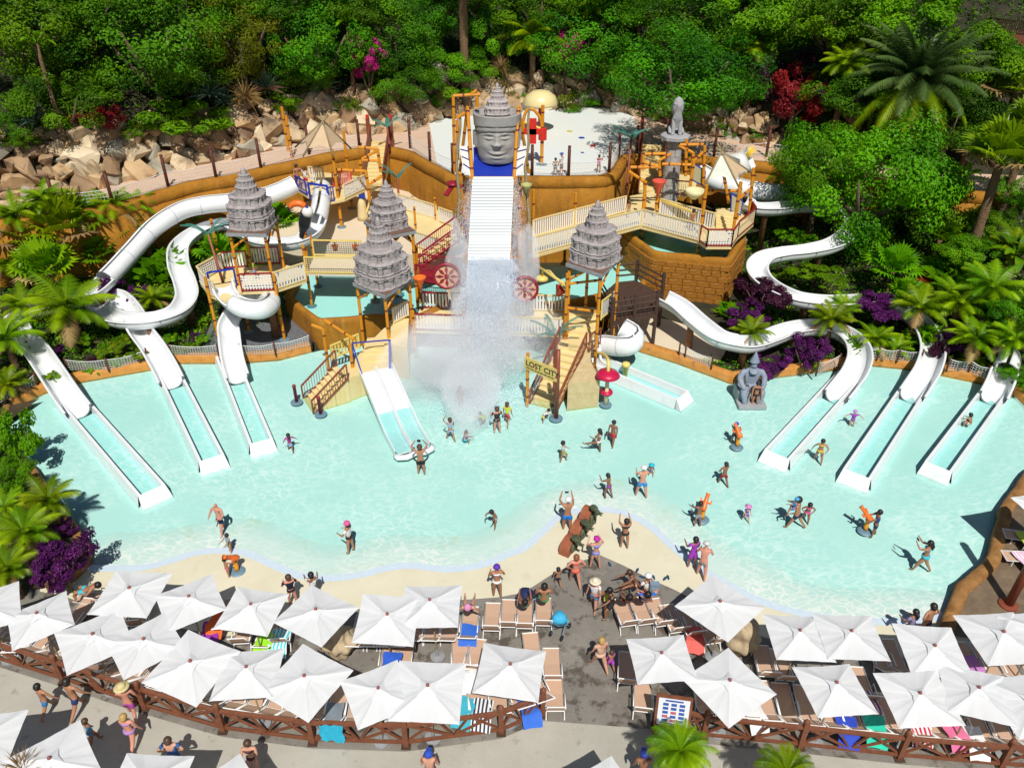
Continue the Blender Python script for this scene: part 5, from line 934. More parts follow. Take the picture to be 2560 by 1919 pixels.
net_fence('white net fence before the lower patio', PP([(1596, 862), (1697, 887), (1712, 892), (1778, 920)], .4), .75, .05, .65, 'white net fences on the pool kerb', pr=.05, cap=False, skip=(0,))
net_fence('white net fence between the bending slide and the winding slide', PP([(2168, 895), (2192, 897), (2242, 902), (2300, 905)], .4), .8, .05, .7, 'white net fences on the pool kerb', pr=.05, cap=False)
net_fence('white net fence below the rightmost planting', PP([(2366, 925), (2420, 930), (2465, 948)], .4), .8, .05, .7, 'white net fences on the pool kerb', pr=.05, cap=False)
net_fence('white net fence behind the purple shrubs by the bending slide', PP([(2040, 935), (2095, 915)], .4), .8, .05, .7, 'white net fences on the pool kerb', pr=.05, cap=False)
net_fence('white net fence at the far-left edge of the pool', PP([(-10, 1012), (50, 985), (95, 962)], .4), .75, .05, .65, 'white net fences on the pool kerb', pr=.05, cap=False)
# ================================================================ people
SK = {'fair': (.58, .30, .20), 'tan': (.40, .19, .105), 'brown': (.26, .115, .06), 'dark': (.10, .045, .025), 'pink': (.60, .27, .19)}
for k_, c_ in SK.items(): mat('skin_' + k_, c_, .5, tuple(q * .9 for q in c_), 8)
HAIRC = {'black': (.012, .010, .010), 'brown': (.07, .035, .018), 'blond': (.42, .27, .09), 'red': (.22, .075, .025), 'bald': None, 'grey': (.3, .28, .26)}
def cloth(c): return mat('cloth_%02x%02x%02x' % tuple(int(q * 255) for q in c), c, .8, tuple(q * .85 for q in c), 9)
def rot(v, ax, deg): return Matrix.Rotation(math.radians(deg), 3, ax) @ V(v)
NAVY, BLACK, WHITE, RED, PINK, PURP, BLUE, CYAN, GREEN, YEL, GREY, ORG, MAG = (.012, .02, .07), (.012, .012, .016), (.75, .75, .76), (.50, .015, .04), (.75, .10, .32), (.26, .05, .42), (.02, .16, .60), (.03, .48, .60), (.25, .62, .03), (.70, .52, .03), (.22, .24, .24), (.72, .12, .02), (.50, .02, .34)
def person(label, px, py, z=0.0, h=1.7, rz=0, skin_='tan', hair='black', shorts=None, top=None, bikini=None, hat=None, arms=((10, 8, 15), (10, 8, 15)), legs=((6, 4, 4), (-6, 4, 4)), lean=0, base=None, scarf=None, long=False, dress=None, sit=False, group=None, recline=0, loc=None, headpitch=0, kid=None):
    """rz: degrees, 0 faces away from the camera. arms/legs (forward, outward, bend) for left, right. Body is one continuous mesh."""
    loc = V(loc) if loc is not None else P(px, py, z if base is None else base); kid = h < 1.35 if kid is None else kid
    hd = .075 if kid else .064; W = (1.0 if not kid else 1.08) * random.Random(label).uniform(.92, 1.2)
    def fk(root, seg, f, o, side): return root + rot(rot((0, 0, -seg), 'Y', -o * side), 'X', f)
    pel = V((0, 0, .515)); R_ = lambda v: rot(v, 'X', -lean)
    wa, ch, nk = pel + R_((0, 0, .09)), pel + R_((0, .005, .215)), pel + R_((0, -.005, .31)); hdp = nk + rot((0, .012, .075), 'X', -lean - headpitch); crown = nk + rot((0, .006, .135), 'X', -lean - headpitch)
    nodes = [(*pel, (.082 * W, .062 * W)), (*wa, (.070 * W, .052 * W)), (*ch, (.090 * W, .060 * W)), (*nk, .030), (*hdp, (hd * .88, hd)), (*crown, hd * .72)]; edges = [(0, 1), (1, 2), (2, 3), (3, 4), (4, 5)]
    nose = hdp + rot((0, hd * 1.08, -.004), 'X', -lean - headpitch); nodes.append((*nose, .010)); edges.append((4, 6))
    sh = {}; hips = {}; hands = []
    for s, (f, o, e) in zip((-1, 1), arms):
        a = ch + R_((.112 * s, 0, .055)); i0 = len(nodes); el = fk(a, .165, f, o, s); wr = el + rot(rot((0, 0, -.148), 'Y', -o * (.6 if e < 35 else -.9) * s), 'X', f + e); dh = (wr - el).normalized(); pm = wr + dh * .035
        nodes += [(*a, .036), (*el, .026), (*wr, .017), (*pm, (.020, .013))]; edges += [(2, i0), (i0, i0 + 1), (i0 + 1, i0 + 2), (i0 + 2, i0 + 3)]
        sd = dh.cross(V((0, 1, 0))); sd = sd.normalized() if sd.length > .1 else V((1, 0, 0))
        for q, ln in ((-.9, .036), (-.3, .044), (.3, .042), (.9, .032)): j = len(nodes); nodes += [(*(pm + sd * q * .014 + dh * ln), .0055)]; edges.append((i0 + 3, j))
        j = len(nodes); nodes.append((*(wr + dh * .02 + V((0, .026, 0)) + dh * .012), .006)); edges.append((i0 + 3, j)); hands.append(pm); sh[s] = (a, el, wr)
    for s, (f, o, e) in zip((-1, 1), legs):
        a = pel + V((.052 * s, 0, -.025)); i0 = len(nodes); kn = fk(a, .235, f, o, s); an = kn + rot(rot((0, 0, -.225), 'Y', -o * .7 * s), 'X', f - e); ft = an + rot((0, .075, -.012), 'X', (f - e) * .6)
        nodes += [(*a, .056 * W), (*kn, .036 * W), (*an, .022), (*ft, (.024, .014))]; edges += [(0, i0), (i0, i0 + 1), (i0 + 1, i0 + 2), (i0 + 2, i0 + 3)]; hips[s] = (a, kn, an, i0)
    low = min(n[2] for n in nodes); off = -low + .018 if not sit else 0
    N = [((n[0]) * h, n[1] * h, (n[2] + off) * h, (tuple(q * h for q in n[3]) if isinstance(n[3], tuple) else n[3] * h)) for n in nodes]; T = lambda v: (V(v) + V((0, 0, off))) * h
    o = skin('person', N, edges, MATS['skin_' + skin_], None, 1, 0); o.location = loc; o.rotation_euler = (math.radians(recline), 0, math.radians(rz)); o.rotation_mode = 'XYZ'; tag(o, label, 'person', group)
    def piece(name, nd, ed, c): skin(name, [(*T(p), (tuple(q * h for q in r) if isinstance(r, tuple) else r * h)) for p, r in nd], ed, cloth(c), o, 1, 0)
    if shorts:
        c = shorts; nd = [(pel + V((0, 0, .02)), (.092 * W, .072 * W)), (pel + V((0, 0, -.01)), (.09 * W, .072 * W))]; ed = [(0, 1)]
        for s in (-1, 1): a, kn = hips[s][0], hips[s][1]; j = len(nd); nd += [(a, .066 * W), (a.lerp(kn, .62), .058 * W)]; ed += [(1, j), (j, j + 1)]
        piece('shorts', nd, ed, c)
    if bikini:
        g = MB(); c0 = T(pel + V((0, 0, -.005))); g.lathe([(.050 * W * h, -.055 * h), (.098 * W * h, -.015 * h), (.092 * W * h, .03 * h)], (0, 0, 0), 14, M=Matrix.Diagonal((1, .82, 1))); q = lobj('swim_bottom', g, cloth(bikini), o, True); q.location = c0
        if top is None and not scarf == 'nob':
            g = MB(); c0 = T(ch + R_((0, 0, .01))); g.lathe([(.098 * h, -.016 * h), (.102 * h, .018 * h)], (0, 0, 0), 14, M=Matrix.Diagonal((1, .78, 1))); q = lobj('swim_top', g, cloth(bikini), o, True); q.location = c0
    if top or dress:
        c = top or dress; nd = [(pel + V((0, 0, .0)), (.090 * W, .072 * W)), (wa, (.082 * W, .064 * W)), (ch, (.098 * W, .070 * W)), (ch + R_((0, 0, .055)), (.085, .05))]; ed = [(0, 1), (1, 2), (2, 3)]
        for s in (-1, 1): a, el, wr = sh[s]; j = len(nd); nd += [(a, .043), (a.lerp(el, .6), .036)]; ed += [(2, j), (j, j + 1)]
        if dress:
            for s in (-1, 1): a, kn = hips[s][0], hips[s][1]; j = len(nd); nd += [(a, .068), (a.lerp(kn, .8), .068)]; ed += [(0, j), (j, j + 1)]
        piece('dress' if dress else 'shirt', nd, ed, c)
    hm = Matrix.Rotation(math.radians(-lean - headpitch), 3, 'X'); hz = hd * h; hp = T(hdp)
    if HAIRC.get(hair):
        g = MB(); rr = 1.16; prof = [(rr * hz * math.cos(a), rr * hz * math.sin(a) + .16 * hz) for a in [math.radians(q) for q in (-12, 15, 40, 65, 86)]]; g.lathe(prof, (0, -.16 * hz, .12 * hz), 12, M=hm); g.lathe([(rr * hz * .75, -.75 * hz), (rr * hz * .95, -.2 * hz), (rr * hz * .9, .5 * hz)], (0, -.32 * hz, 0), 10, M=hm)
        if long: g.tube([V((0, -.9 * hz, 0)), V((0, -1.3 * hz, -1.0 * hz)), V((0, -1.35 * hz, -2.6 * hz))], [.55 * hz, .6 * hz, .25 * hz], 8)
        q = lobj('hair', g, mat('hair_' + hair, HAIRC[hair], .5, None), o, True); q.location = hp
    if hat:
        g = MB(); kind, c = hat; prof = [(1.28 * hz, .3 * hz), (1.25 * hz, .7 * hz), (.95 * hz, 1.25 * hz), (.3 * hz, 1.48 * hz)]
        g.lathe(prof, (0, -.05 * hz, 0), 14, M=hm)
        if kind == 'brim': g.lathe([(1.2 * hz, .35 * hz), (2.1 * hz, .22 * hz), (2.1 * hz, .27 * hz), (1.2 * hz, .45 * hz)], (0, 0, 0), 18, M=hm)
        elif kind == 'cap': g.add([hm @ V(v) for v in ((-.8 * hz, .9 * hz, .42 * hz), (.8 * hz, .9 * hz, .42 * hz), (.6 * hz, 2.0 * hz, .3 * hz), (-.6 * hz, 2.0 * hz, .3 * hz))], [(0, 1, 2, 3)])
        q = lobj('hat' if kind != 'scarf' else 'head_scarf', g, cloth(c), o, True); q.location = hp
    return o, [o.location + Matrix.Rotation(math.radians(rz), 3, 'Z') @ T(q) for q in hands]
UP = ((120, 35, 60), (120, 35, 60)); PHOTO = ((75, 10, 70), (75, 10, 70)); FOLD = ((18, 22, 72), (18, 22, 66)); HIP = ((-18, 42, 48), (-18, 42, 48)); DOWN = ((6, 8, 12), (6, 8, 12)); REACH = ((55, 8, 20), (50, 8, 25)); OUT = ((10, 75, 10), (10, 75, 10)); WALK = ((24, 4, 10), (-18, 4, 16)); STAND = ((4, 4, 2), (-4, 4, 2)); SITL = ((85, 8, 80), (85, 8, 80)); LIE = ((80, 8, 10), (80, 8, 10))
W0 = -.16
_, hnd = person('man in black shorts raising both arms by the double slide', 1054, 1187, W0, 1.78, 10, 'tan', 'brown', BLACK, arms=UP, legs=STAND)
def held(name, label, cat, p, size, c, rz=0): g = MB(); g.box((0, 0, 0), size); g.box((0, -size[1] * .6, 0), (size[0] * .35, size[1] * .5, size[2] * .6)); o = obj(name, g, cloth(c)); o.location = p; o.rotation_euler.z = rz; tag(o, label, cat)
held('camera_device', 'small black camera held up by the man at the double slide', 'camera', (hnd[0] + hnd[1]) / 2, (.16, .06, .1), BLACK)
person('stocky man in white and navy shorts with folded arms at the water edge, left', 557, 1331, -.08, 1.76, 165, 'pink', 'bald', NAVY, arms=FOLD, legs=WALK)
person('small child in patterned shirt and green shorts behind the orange cannon, left', 577, 1380, .02, 1.02, 150, 'tan', 'black', (.1, .5, .2), (.25, .35, .45), arms=REACH)
person('toddler in pink shorts holding the orange cannon on the sand', 572, 1440, .034, 1.0, -40, 'tan', 'black', PINK, arms=REACH, legs=STAND)
person('woman with hot pink headscarf and black bikini in the shallows', 878, 1380, -.03, 1.68, 70, 'tan', 'black', None, WHITE, BLACK, ('scarf', PINK), arms=FOLD, legs=STAND)
person('bare-chested boy bending forward at the water edge below the double slide', 1238, 1315, -.1, 1.25, 150, 'brown', 'black', (.35, .33, .3), lean=35, arms=((70, 15, 30), (40, 40, 60)), legs=WALK)
person('woman in purple swim cap and white bikini on the sand, back turned', 1243, 1492, .034, 1.7, 8, 'tan', None, None, None, WHITE, ('swim', (.10, .03, .42)), arms=FOLD, legs=STAND)
person('girl in magenta shirt wading near the spiral slide exit', 728, 1130, W0, 1.15, 20, 'brown', 'black', (.3, .4, .7), MAG, arms=((10, 30, 20), (25, 45, 10)), legs=WALK, long=True)
person('child in pale blue shirt raising an arm in the spray', 1127, 1102, W0, 1.45, 30, 'tan', 'brown', (.35, .45, .6), (.35, .42, .5), arms=((130, 30, 60), (20, 20, 20)), legs=WALK)
person('child in lilac top crouching in the spray', 1160, 1110, W0, 1.1, -60, 'tan', 'brown', CYAN, (.35, .25, .5), arms=REACH, legs=((95, 12, 120), (95, 12, 120)), lean=20)
person('woman in black swimsuit standing in the water near the spray', 1243, 1084, W0, 1.66, 20, 'fair', 'brown', None, (.02, .02, .03), BLACK, arms=FOLD, legs=STAND)
person('boy in neon yellow shirt in the spray', 1268, 1064, W0, 1.5, -20, 'tan', 'brown', RED, (.62, .72, .02), arms=DOWN, legs=WALK)
person('crouching child in neon green shirt under the spray', 1212, 1066, W0, 1.05, 60, 'tan', 'black', NAVY, (.5, .65, .03), lean=40, arms=REACH, legs=((60, 10, 80), (60, 10, 80)))
person('child in grey shirt half hidden by the spray', 1152, 1020, W0, 1.4, 160, 'tan', 'brown', GREY, (.3, .28, .33))
person('toddler in white shirt and yellow shorts bending by the right stairs', 1358, 1058, W0, .98, -70, 'tan', 'black', YEL, WHITE, lean=50, arms=REACH)
person('child in green shorts and white shirt walking in the pool centre', 1406, 1155, W0, 1.25, -100, 'tan', 'black', GREEN, (.6, .55, .56), arms=((20, 10, 60), (-10, 10, 20)), legs=((40, 4, 50), (-8, 4, 6)))
person('girl in white bikini kicking a leg out of the water', 1495, 1134, W0, 1.5, 60, 'brown', 'black', None, None, WHITE, arms=((30, 20, 60), (15, 30, 40)), legs=((75, 20, 5), (-4, 4, 2)), long=True)
person('boy in red shorts standing left of the red-mushroom water', 1530, 1113, W0, 1.55, 150, 'brown', 'black', RED, arms=DOWN, legs=WALK)
_, hnd = person('man in white cap and bright blue shorts photographing beside the serpents', 1417, 1326, .0, 1.82, 5, 'tan', None, (.01, .20, .66), hat=('cap', WHITE), arms=((95, 20, 60), (85, 10, 65)), legs=STAND)
held('phone', 'dark phone held up by the man in bright blue shorts', 'phone', (hnd[0] + hnd[1]) / 2, (.16, .02, .08), BLACK)
person('girl in purple bikini bottom stepping along the wet beach', 1520, 1246, -.05, 1.42, 55, 'brown', 'black', None, None, PURP, None, arms=((60, 10, 90), (10, 20, 30)), legs=((25, 4, 40), (-10, 4, 10)), lean=10, scarf='nob')
person('man in white cap and blue striped shorts carrying a child', 1602, 1242, -.06, 1.78, 5, 'fair', None, (.04, .25, .62), hat=('cap', WHITE), arms=((30, 10, 80), (50, 25, 70)), legs=((8, 10, 4), (-8, 10, 4)))
person('small child in turquoise hat carried on the man\'s arm', 0, 0, 0, .88, -20, 'tan', None, RED, BLUE, hat=('brim', CYAN), loc=P(1602, 1242, -.06) + V((.34, .12, .95)), legs=((50, 10, 60), (40, 10, 60)))
person('boy in dark red shorts standing before the winding slide exits', 1806, 1214, W0, 1.42, 20, 'brown', 'black', (.30, .01, .03), arms=((10, 30, 40), (40, 30, 20)), legs=WALK)
person('woman in black bikini standing on the sand right of the serpents', 1560, 1370, .034, 1.62, 5, 'tan', 'black', None, None, BLACK, arms=PHOTO, legs=STAND)
person('woman in magenta cap and blue bikini behind the serpents', 1487, 1420, .034, 1.68, 10, 'fair', None, None, None, (.2, .25, .7), ('cap', MAG), arms=((45, 30, 90), (50, 30, 90)), legs=((5, 8, 2), (-5, 8, 2)))
person('red-haired woman in coral bikini at the tip of the dark concrete', 1437, 1462, .034, 1.68, 10, 'pink', 'red', None, None, (.7, .12, .08), arms=HIP, legs=WALK)
person('small bare-chested boy in navy shorts beside the red-haired woman', 1394, 1463, .034, 1.0, 15, 'tan', 'black', NAVY, legs=WALK)
person('boy in grey shorts aiming the front orange cannon', 1742, 1316, -.1, 1.42, 20, 'brown', 'black', (.3, .33, .38), arms=REACH, legs=STAND)
person('toddler in purple swimsuit and pink hat in the pool', 1863, 1304, -.12, .98, -160, 'fair', None, PURP, (.10, .06, .45), hat=('brim', (.66, .25, .55)), legs=WALK)
person('man in navy and yellow shorts carrying a child on his back', 1986, 1320, -.12, 1.8, 60, 'tan', 'black', NAVY, arms=((-10, 15, 60), (20, 20, 80)), legs=((25, 6, 5), (-20, 6, 20)), lean=8)
person('child in blue swimsuit riding on the man\'s back', 0, 0, 0, 1.05, 60, 'tan', 'brown', BLUE, (.02, .22, .62), hat=('swim', (.05, .35, .7)), loc=P(1986, 1320, -.12) + V((-.22, -.05, .82)), legs=((60, 25, 60), (60, 25, 60)), arms=REACH)
person('girl in hot pink bikini wading toward the beach, right', 2012, 1306, -.13, 1.25, 170, 'brown', 'black', None, None, PINK, arms=HIP, legs=((20, 4, 20), (-25, 4, 5)), lean=15)
person('boy in navy shirt working the right orange cannon', 2180, 1341, -.14, 1.5, 80, 'brown', 'black', NAVY, (.015, .05, .2), arms=REACH, legs=((8, 5, 4), (-10, 5, 4)))
_, hnd = person('woman in turquoise bikini photographing at the right of the pool', 2300, 1427, -.1, 1.7, 55, 'tan', 'black', None, None, CYAN, arms=PHOTO, legs=WALK, long=True)
held('phone', 'phone held by the woman in turquoise bikini', 'phone', (hnd[0] + hnd[1]) / 2, (.03, .14, .08), BLACK)
person('girl in purple swimsuit and lilac cap wading with arms out', 2126, 1072, W0 - .12, 1.15, 170, 'fair', None, None, PURP, PURP, ('swim', (.5, .25, .6)), arms=OUT, legs=STAND)
person('girl in yellow bikini running between the right slide exits', 2043, 1157, W0, 1.5, 165, 'tan', 'black', None, None, YEL, arms=((25, 35, 40), (-20, 35, 20)), legs=((35, 6, 40), (-15, 6, 10)), lean=8)
person('child sitting in the water of the rightmost slide', 2422, 1068, .12, 1.2, 35, 'tan', 'black', (.6, .55, .5), arms=REACH, legs=((110, 10, 130), (110, 10, 130)), lean=15)
person('woman in black bikini standing against the seated statue', 1884, 1020, W0, 1.68, 175, 'tan', 'black', None, None, BLACK, legs=STAND)
person('boy in pale shorts in front of the seated statue', 1860, 1008, W0, 1.15, 170, 'tan', 'brown', (.3, .5, .45), arms=HIP)
person('child in cyan shirt and blue cap at the orange cannon near the statue', 1832, 1112, W0, 1.35, -20, 'brown', None, NAVY, (.02, .40, .62), hat=('cap', (.02, .05, .5)), arms=REACH)
person('woman wrapped in a purple sarong on the beach edge', 1728, 1418, .02, 1.66, 20, 'brown', 'black', None, None, None, dress=(.36, .04, .50), arms=((30, 10, 80), (10, 10, 20)), legs=STAND)
person('man in grey-green shorts and white cap leaning over beside the purple sarong', 1752, 1442, .03, 1.74, -20, 'pink', None, (.16, .20, .18), hat=('cap', (.6, .62, .62)), lean=18, arms=FOLD, legs=((12, 6, 10), (-12, 6, 10)))
person('woman in white sun hat and denim shorts walking up from the loungers', 1483, 1520, .034, 1.62, 160, 'pink', None, (.08, .22, .42), WHITE, hat=('brim', (.74, .66, .5)), arms=((25, 15, 30), (-15, 15, 20)), legs=WALK)
person('woman in black dress sitting at the end of the lounger row', 1528, 1540, .034, 1.66, 110, 'brown', 'black', None, None, None, dress=BLACK, arms=REACH, legs=((60, 8, 60), (30, 8, 30)), lean=15)
g = MB(); g.box((0, 0, .16), (.34, .14, .32)); g.tube([V((-.1, 0, .32)), V((0, 0, .5)), V((.1, 0, .32))], .015, 6); o = obj('shoulder_bag', g, cloth((.62, .68, .12))); o.location = P(1519, 1515, .034) + V((0, 0, .35)); tag(o, 'yellow-green bag beside the woman in black dress', 'bag')
person('woman with legs stretched, seated on the concrete edge near the sandals', 1585, 1480, .034, 1.6, 100, 'brown', 'brown', None, None, (.2, .1, .1), arms=REACH, legs=((95, 12, 20), (70, 12, 60)), lean=25)
person('person in white cap with a grey backpack and pink shorts', 1612, 1512, .034, 1.7, 30, 'brown', None, PINK, WHITE, hat=('cap', WHITE), arms=FOLD, legs=WALK)
g = MB(); g.box((0, 0, 0), (.34, .2, .46)); g.box((0, -.12, -.06), (.24, .06, .24)); o = obj('backpack', g, cloth((.2, .28, .36))); o.location = P(1612, 1512, .034) + V((.22, -.2, 1.15)); tag(o, 'grey backpack on the person in white cap and pink shorts', 'backpack')
person('blond woman in pale swimsuit walking up the wet concrete', 1498, 1672, .034, 1.7, 20, 'fair', 'blond', None, (.62, .42, .30), (.62, .42, .30), arms=((15, 10, 10), (10, 15, 10)), legs=((28, 5, 10), (-24, 5, 10)))
person('small girl in violet dress holding the blond woman\'s hand', 1525, 1674, .034, 1.05, 20, 'tan', 'brown', None, None, None, dress=(.46, .06, .52), legs=WALK)
person('boy in blue shorts walking on the promenade hand in hand, far left', 125, 1780, .02, 1.55, -25, 'tan', 'black', (.02, .16, .40), arms=((10, 15, 15), (20, 35, 10)), legs=((25, 5, 5), (-28, 5, 15)))
person('heavy man in navy trunks walking on the promenade beside the boy', 200, 1778, .02, 1.78, -20, 'tan', 'black', (.012, .03, .12), arms=((20, 30, 10), (20, 30, 15)), legs=((25, 5, 5), (-30, 5, 15)))
person('bare-chested man in straw hat beside the promenade fence', 335, 1795, .02, 1.78, 15, 'pink', None, (.35, .05, .3), hat=('brim', (.60, .52, .26)), arms=((30, 15, 40), (10, 15, 20)), legs=WALK)
person('woman in floral bikini walking behind the man in straw hat', 338, 1862, .02, 1.68, -5, 'pink', 'blond', None, None, (.40, .22, .55), arms=((15, 12, 15), (10, 12, 10)), legs=((28, 5, 10), (-30, 5, 20)))
person('girl in blue swimsuit walking in the parasol shade', 240, 1862, .02, 1.4, -40, 'brown', 'brown', None, (.05, .25, .5), (.05, .25, .5), legs=WALK)
person('woman in dark blue swim dress at the bottom edge, left', 448, 1925, .02, 1.68, 5, 'fair', 'brown', None, None, None, dress=(.03, .10, .30), arms=HIP, legs=STAND)
person('woman in black bikini adjusting her strap on the promenade', 640, 1932, .02, 1.66, 185, 'fair', 'brown', None, None, (.10, .02, .03), arms=((20, 5, 60), (20, 10, 20)), legs=STAND)
person('person in blue cap at the bottom edge of the promenade', 1078, 1960, .02, 1.7, 0, 'fair', None, GREY, (.5, .2, .15), hat=('cap', (.02, .07, .45)), legs=WALK)
person('person in navy cap under the palm at the bottom edge', 1600, 1965, .02, 1.75, 0, 'brown', None, NAVY, None, hat=('cap', (.02, .04, .28)), legs=STAND)
person('woman in black swimsuit standing behind the parasols with a green toy', 735, 1512, .034, 1.62, 25, 'pink', 'brown', None, (.01, .012, .03), BLACK, arms=FOLD, legs=STAND)
person('woman in white shirt behind the parasols, left of centre', 790, 1505, .034, 1.6, 20, 'brown', 'black', NAVY, WHITE, arms=REACH, legs=STAND)
person('man standing behind the right parasols with hands on hips', 2303, 1592, .034, 1.76, 25, 'tan', 'black', NAVY, arms=HIP, legs=STAND)
person('woman in striped top beside the man behind the right parasols', 2262, 1600, .034, 1.62, 30, 'brown', 'black', NAVY, (.28, .24, .42), arms=FOLD, legs=STAND, long=True)
person('man in white shirt and cap on the splash pad', 1403, 440, ZP + .02, 1.66, 60, 'fair', None, GREY, WHITE, hat=('cap', (.08, .12, .4)), legs=STAND)
person('girl in bikini beside the man on the splash pad', 1388, 440, ZP + .02, 1.3, -170, 'tan', 'black', None, None, (.3, .6, .6), arms=FOLD, legs=STAND, kid=False)
person('girl in pink swimsuit at the right of the splash pad', 1496, 432, ZP + .02, 1.3, 190, 'tan', 'black', None, (.6, .12, .4), (.6, .12, .4), arms=PHOTO, legs=STAND, kid=False)
person('bearded man gripping the blue rail above the long tube slide', 748, 470, 4.7, 1.72, -150, 'tan', 'black', BLACK, arms=((30, 50, 20), (10, 10, 30)), legs=STAND)
person('woman in white shirt and red shorts on the high left platform', 767, 472, 4.7, 1.6, -10, 'fair', 'brown', RED, WHITE)
person('boy in lime shirt on the deck under the far-left tower', 640, 700, 3.4, 1.35, -80, 'tan', 'black', (.2, .4, .7), (.25, .62, .02))
person('bare-chested boy behind the slats of the right walkway', 1728, 578, 4.4, 1.45, 170, 'tan', 'black', NAVY)
person('child in light shorts beside the water bowl on the right deck', 1570, 545, 4.4, 1.2, 30, 'tan', 'brown', (.5, .4, .3))
# ================================================================ parasols, loungers, front fences
def canopy_mat():
    m = bpy.data.materials.new('white_canopy'); m.use_nodes = True; n = m.node_tree.nodes; l = m.node_tree.links; b = n['Principled BSDF']; b.inputs['Base Color'].default_value = (.87, .89, .91, 1); b.inputs['Roughness'].default_value = .75
    tc = n.new('ShaderNodeTexCoord'); nz = n.new('ShaderNodeTexNoise'); nz.inputs['Scale'].default_value = 2.2; nz.inputs['Detail'].default_value = 5; l.new(tc.outputs['Object'], nz.inputs['Vector']); bp = n.new('ShaderNodeBump'); bp.inputs['Strength'].default_value = .35; bp.inputs['Distance'].default_value = .05; l.new(nz.outputs[0], bp.inputs['Height']); l.new(bp.outputs[0], b.inputs['Normal'])
    t = n.new('ShaderNodeBsdfTranslucent'); t.inputs[0].default_value = (.62, .64, .67, 1); mx = n.new('ShaderNodeMixShader'); mx.inputs[0].default_value = .28; l.new(b.outputs[0], mx.inputs[1]); l.new(t.outputs[0], mx.inputs[2]); l.new(mx.outputs[0], n['Material Output'].inputs[0]); return m
M_can = canopy_mat(); M_frame = mat('white_frame', (.78, .78, .77), .4); M_sling = mat('tan_sling', (.55, .36, .25), .8, (.50, .33, .23), 20); M_fin = mat('finial_wood', (.28, .07, .06), .5)
def canopy(seed, hs=1.12, rise=.46, zt=2.72):
    """square canopy: four tight panels, ridges to the corners, edges drawn in between them"""
    r = random.Random(seed); g = MB(); n = 12; ph = [r.uniform(-.03, .03) for _ in range(4)]
    for k in range(4):
        a0 = k * math.pi / 2 + math.pi / 4; a1 = a0 + math.pi / 2; A = V((math.cos(a0), math.sin(a0), 0)) * hs * 1.414; B_ = V((math.cos(a1), math.sin(a1), 0)) * hs * 1.414; vs = []; fs = []
        for i in range(n + 1):
            s = i / n
            for j in range(n + 1):
                q = j / n; e = A.lerp(B_, q); pull = 1 - .022 * math.sin(math.pi * q) * s; p = e * s * pull; zz = zt - rise * s ** 1.12 - .035 * math.sin(math.pi * q) * math.sin(math.pi * s) * (1 + ph[k] * 6) - .015 * s * math.sin(math.pi * q) + .008 * math.sin(q * 23 + k * 3) * s
                vs.append((p.x, p.y, zz))
        for i in range(n):
            for j in range(n): a = i * (n + 1) + j; fs.append((a, a + n + 1, a + n + 2, a + 1) if i else (a, a + n + 1, a + n + 2))
        g.add(vs, fs)
    return g
def vent():
    g = MB(); hs = .30
    for k in range(4):
        a0 = k * math.pi / 2 + math.pi / 4; a1 = a0 + math.pi / 2; A = V((math.cos(a0), math.sin(a0), 0)) * hs * 1.3; B_ = V((math.cos(a1), math.sin(a1), 0)) * hs * 1.3; m = (A + B_) / 2 * .75; g.add([(0, 0, 2.82), (A.x, A.y, 2.69), (m.x, m.y, 2.72), (B_.x, B_.y, 2.69)], [(0, 1, 2), (0, 2, 3)])
    return g
protos = []
for sd in range(4):
    root = thing('parasol', 'white square parasol', 'parasol'); lobj('canopy', canopy(sd, .98 + .02 * (sd % 2), .17 + .03 * (sd % 3)), M_can, root, False); lobj('vent_cap', vent(), M_can, root)
    g = MB(); g.lathe([(.028, .03), (.028, 2.78)], (0, 0, 0), 8); lobj('pole', g, M_pole, root); g = MB(); g.lathe([(.02, 2.78), (.055, 2.81), (.05, 2.87), (.01, 2.9)], (0, 0, 0), 8); lobj('finial', g, M_fin, root, True)
    for k in range(4): a = k * math.pi / 2 + math.pi / 4; g = MB(); g.tube([V((0, 0, 2.62)), V((math.cos(a) * 1.34, math.sin(a) * 1.34, 2.49))], .012, 5); lobj('rib', g, M_pole, root)
    g = MB(); g.lathe([(.26, .03), (.26, .1), (.05, .13), (.05, .4)], (0, 0, 0), 14); lobj('base', g, M_slab, root); protos.append(root)
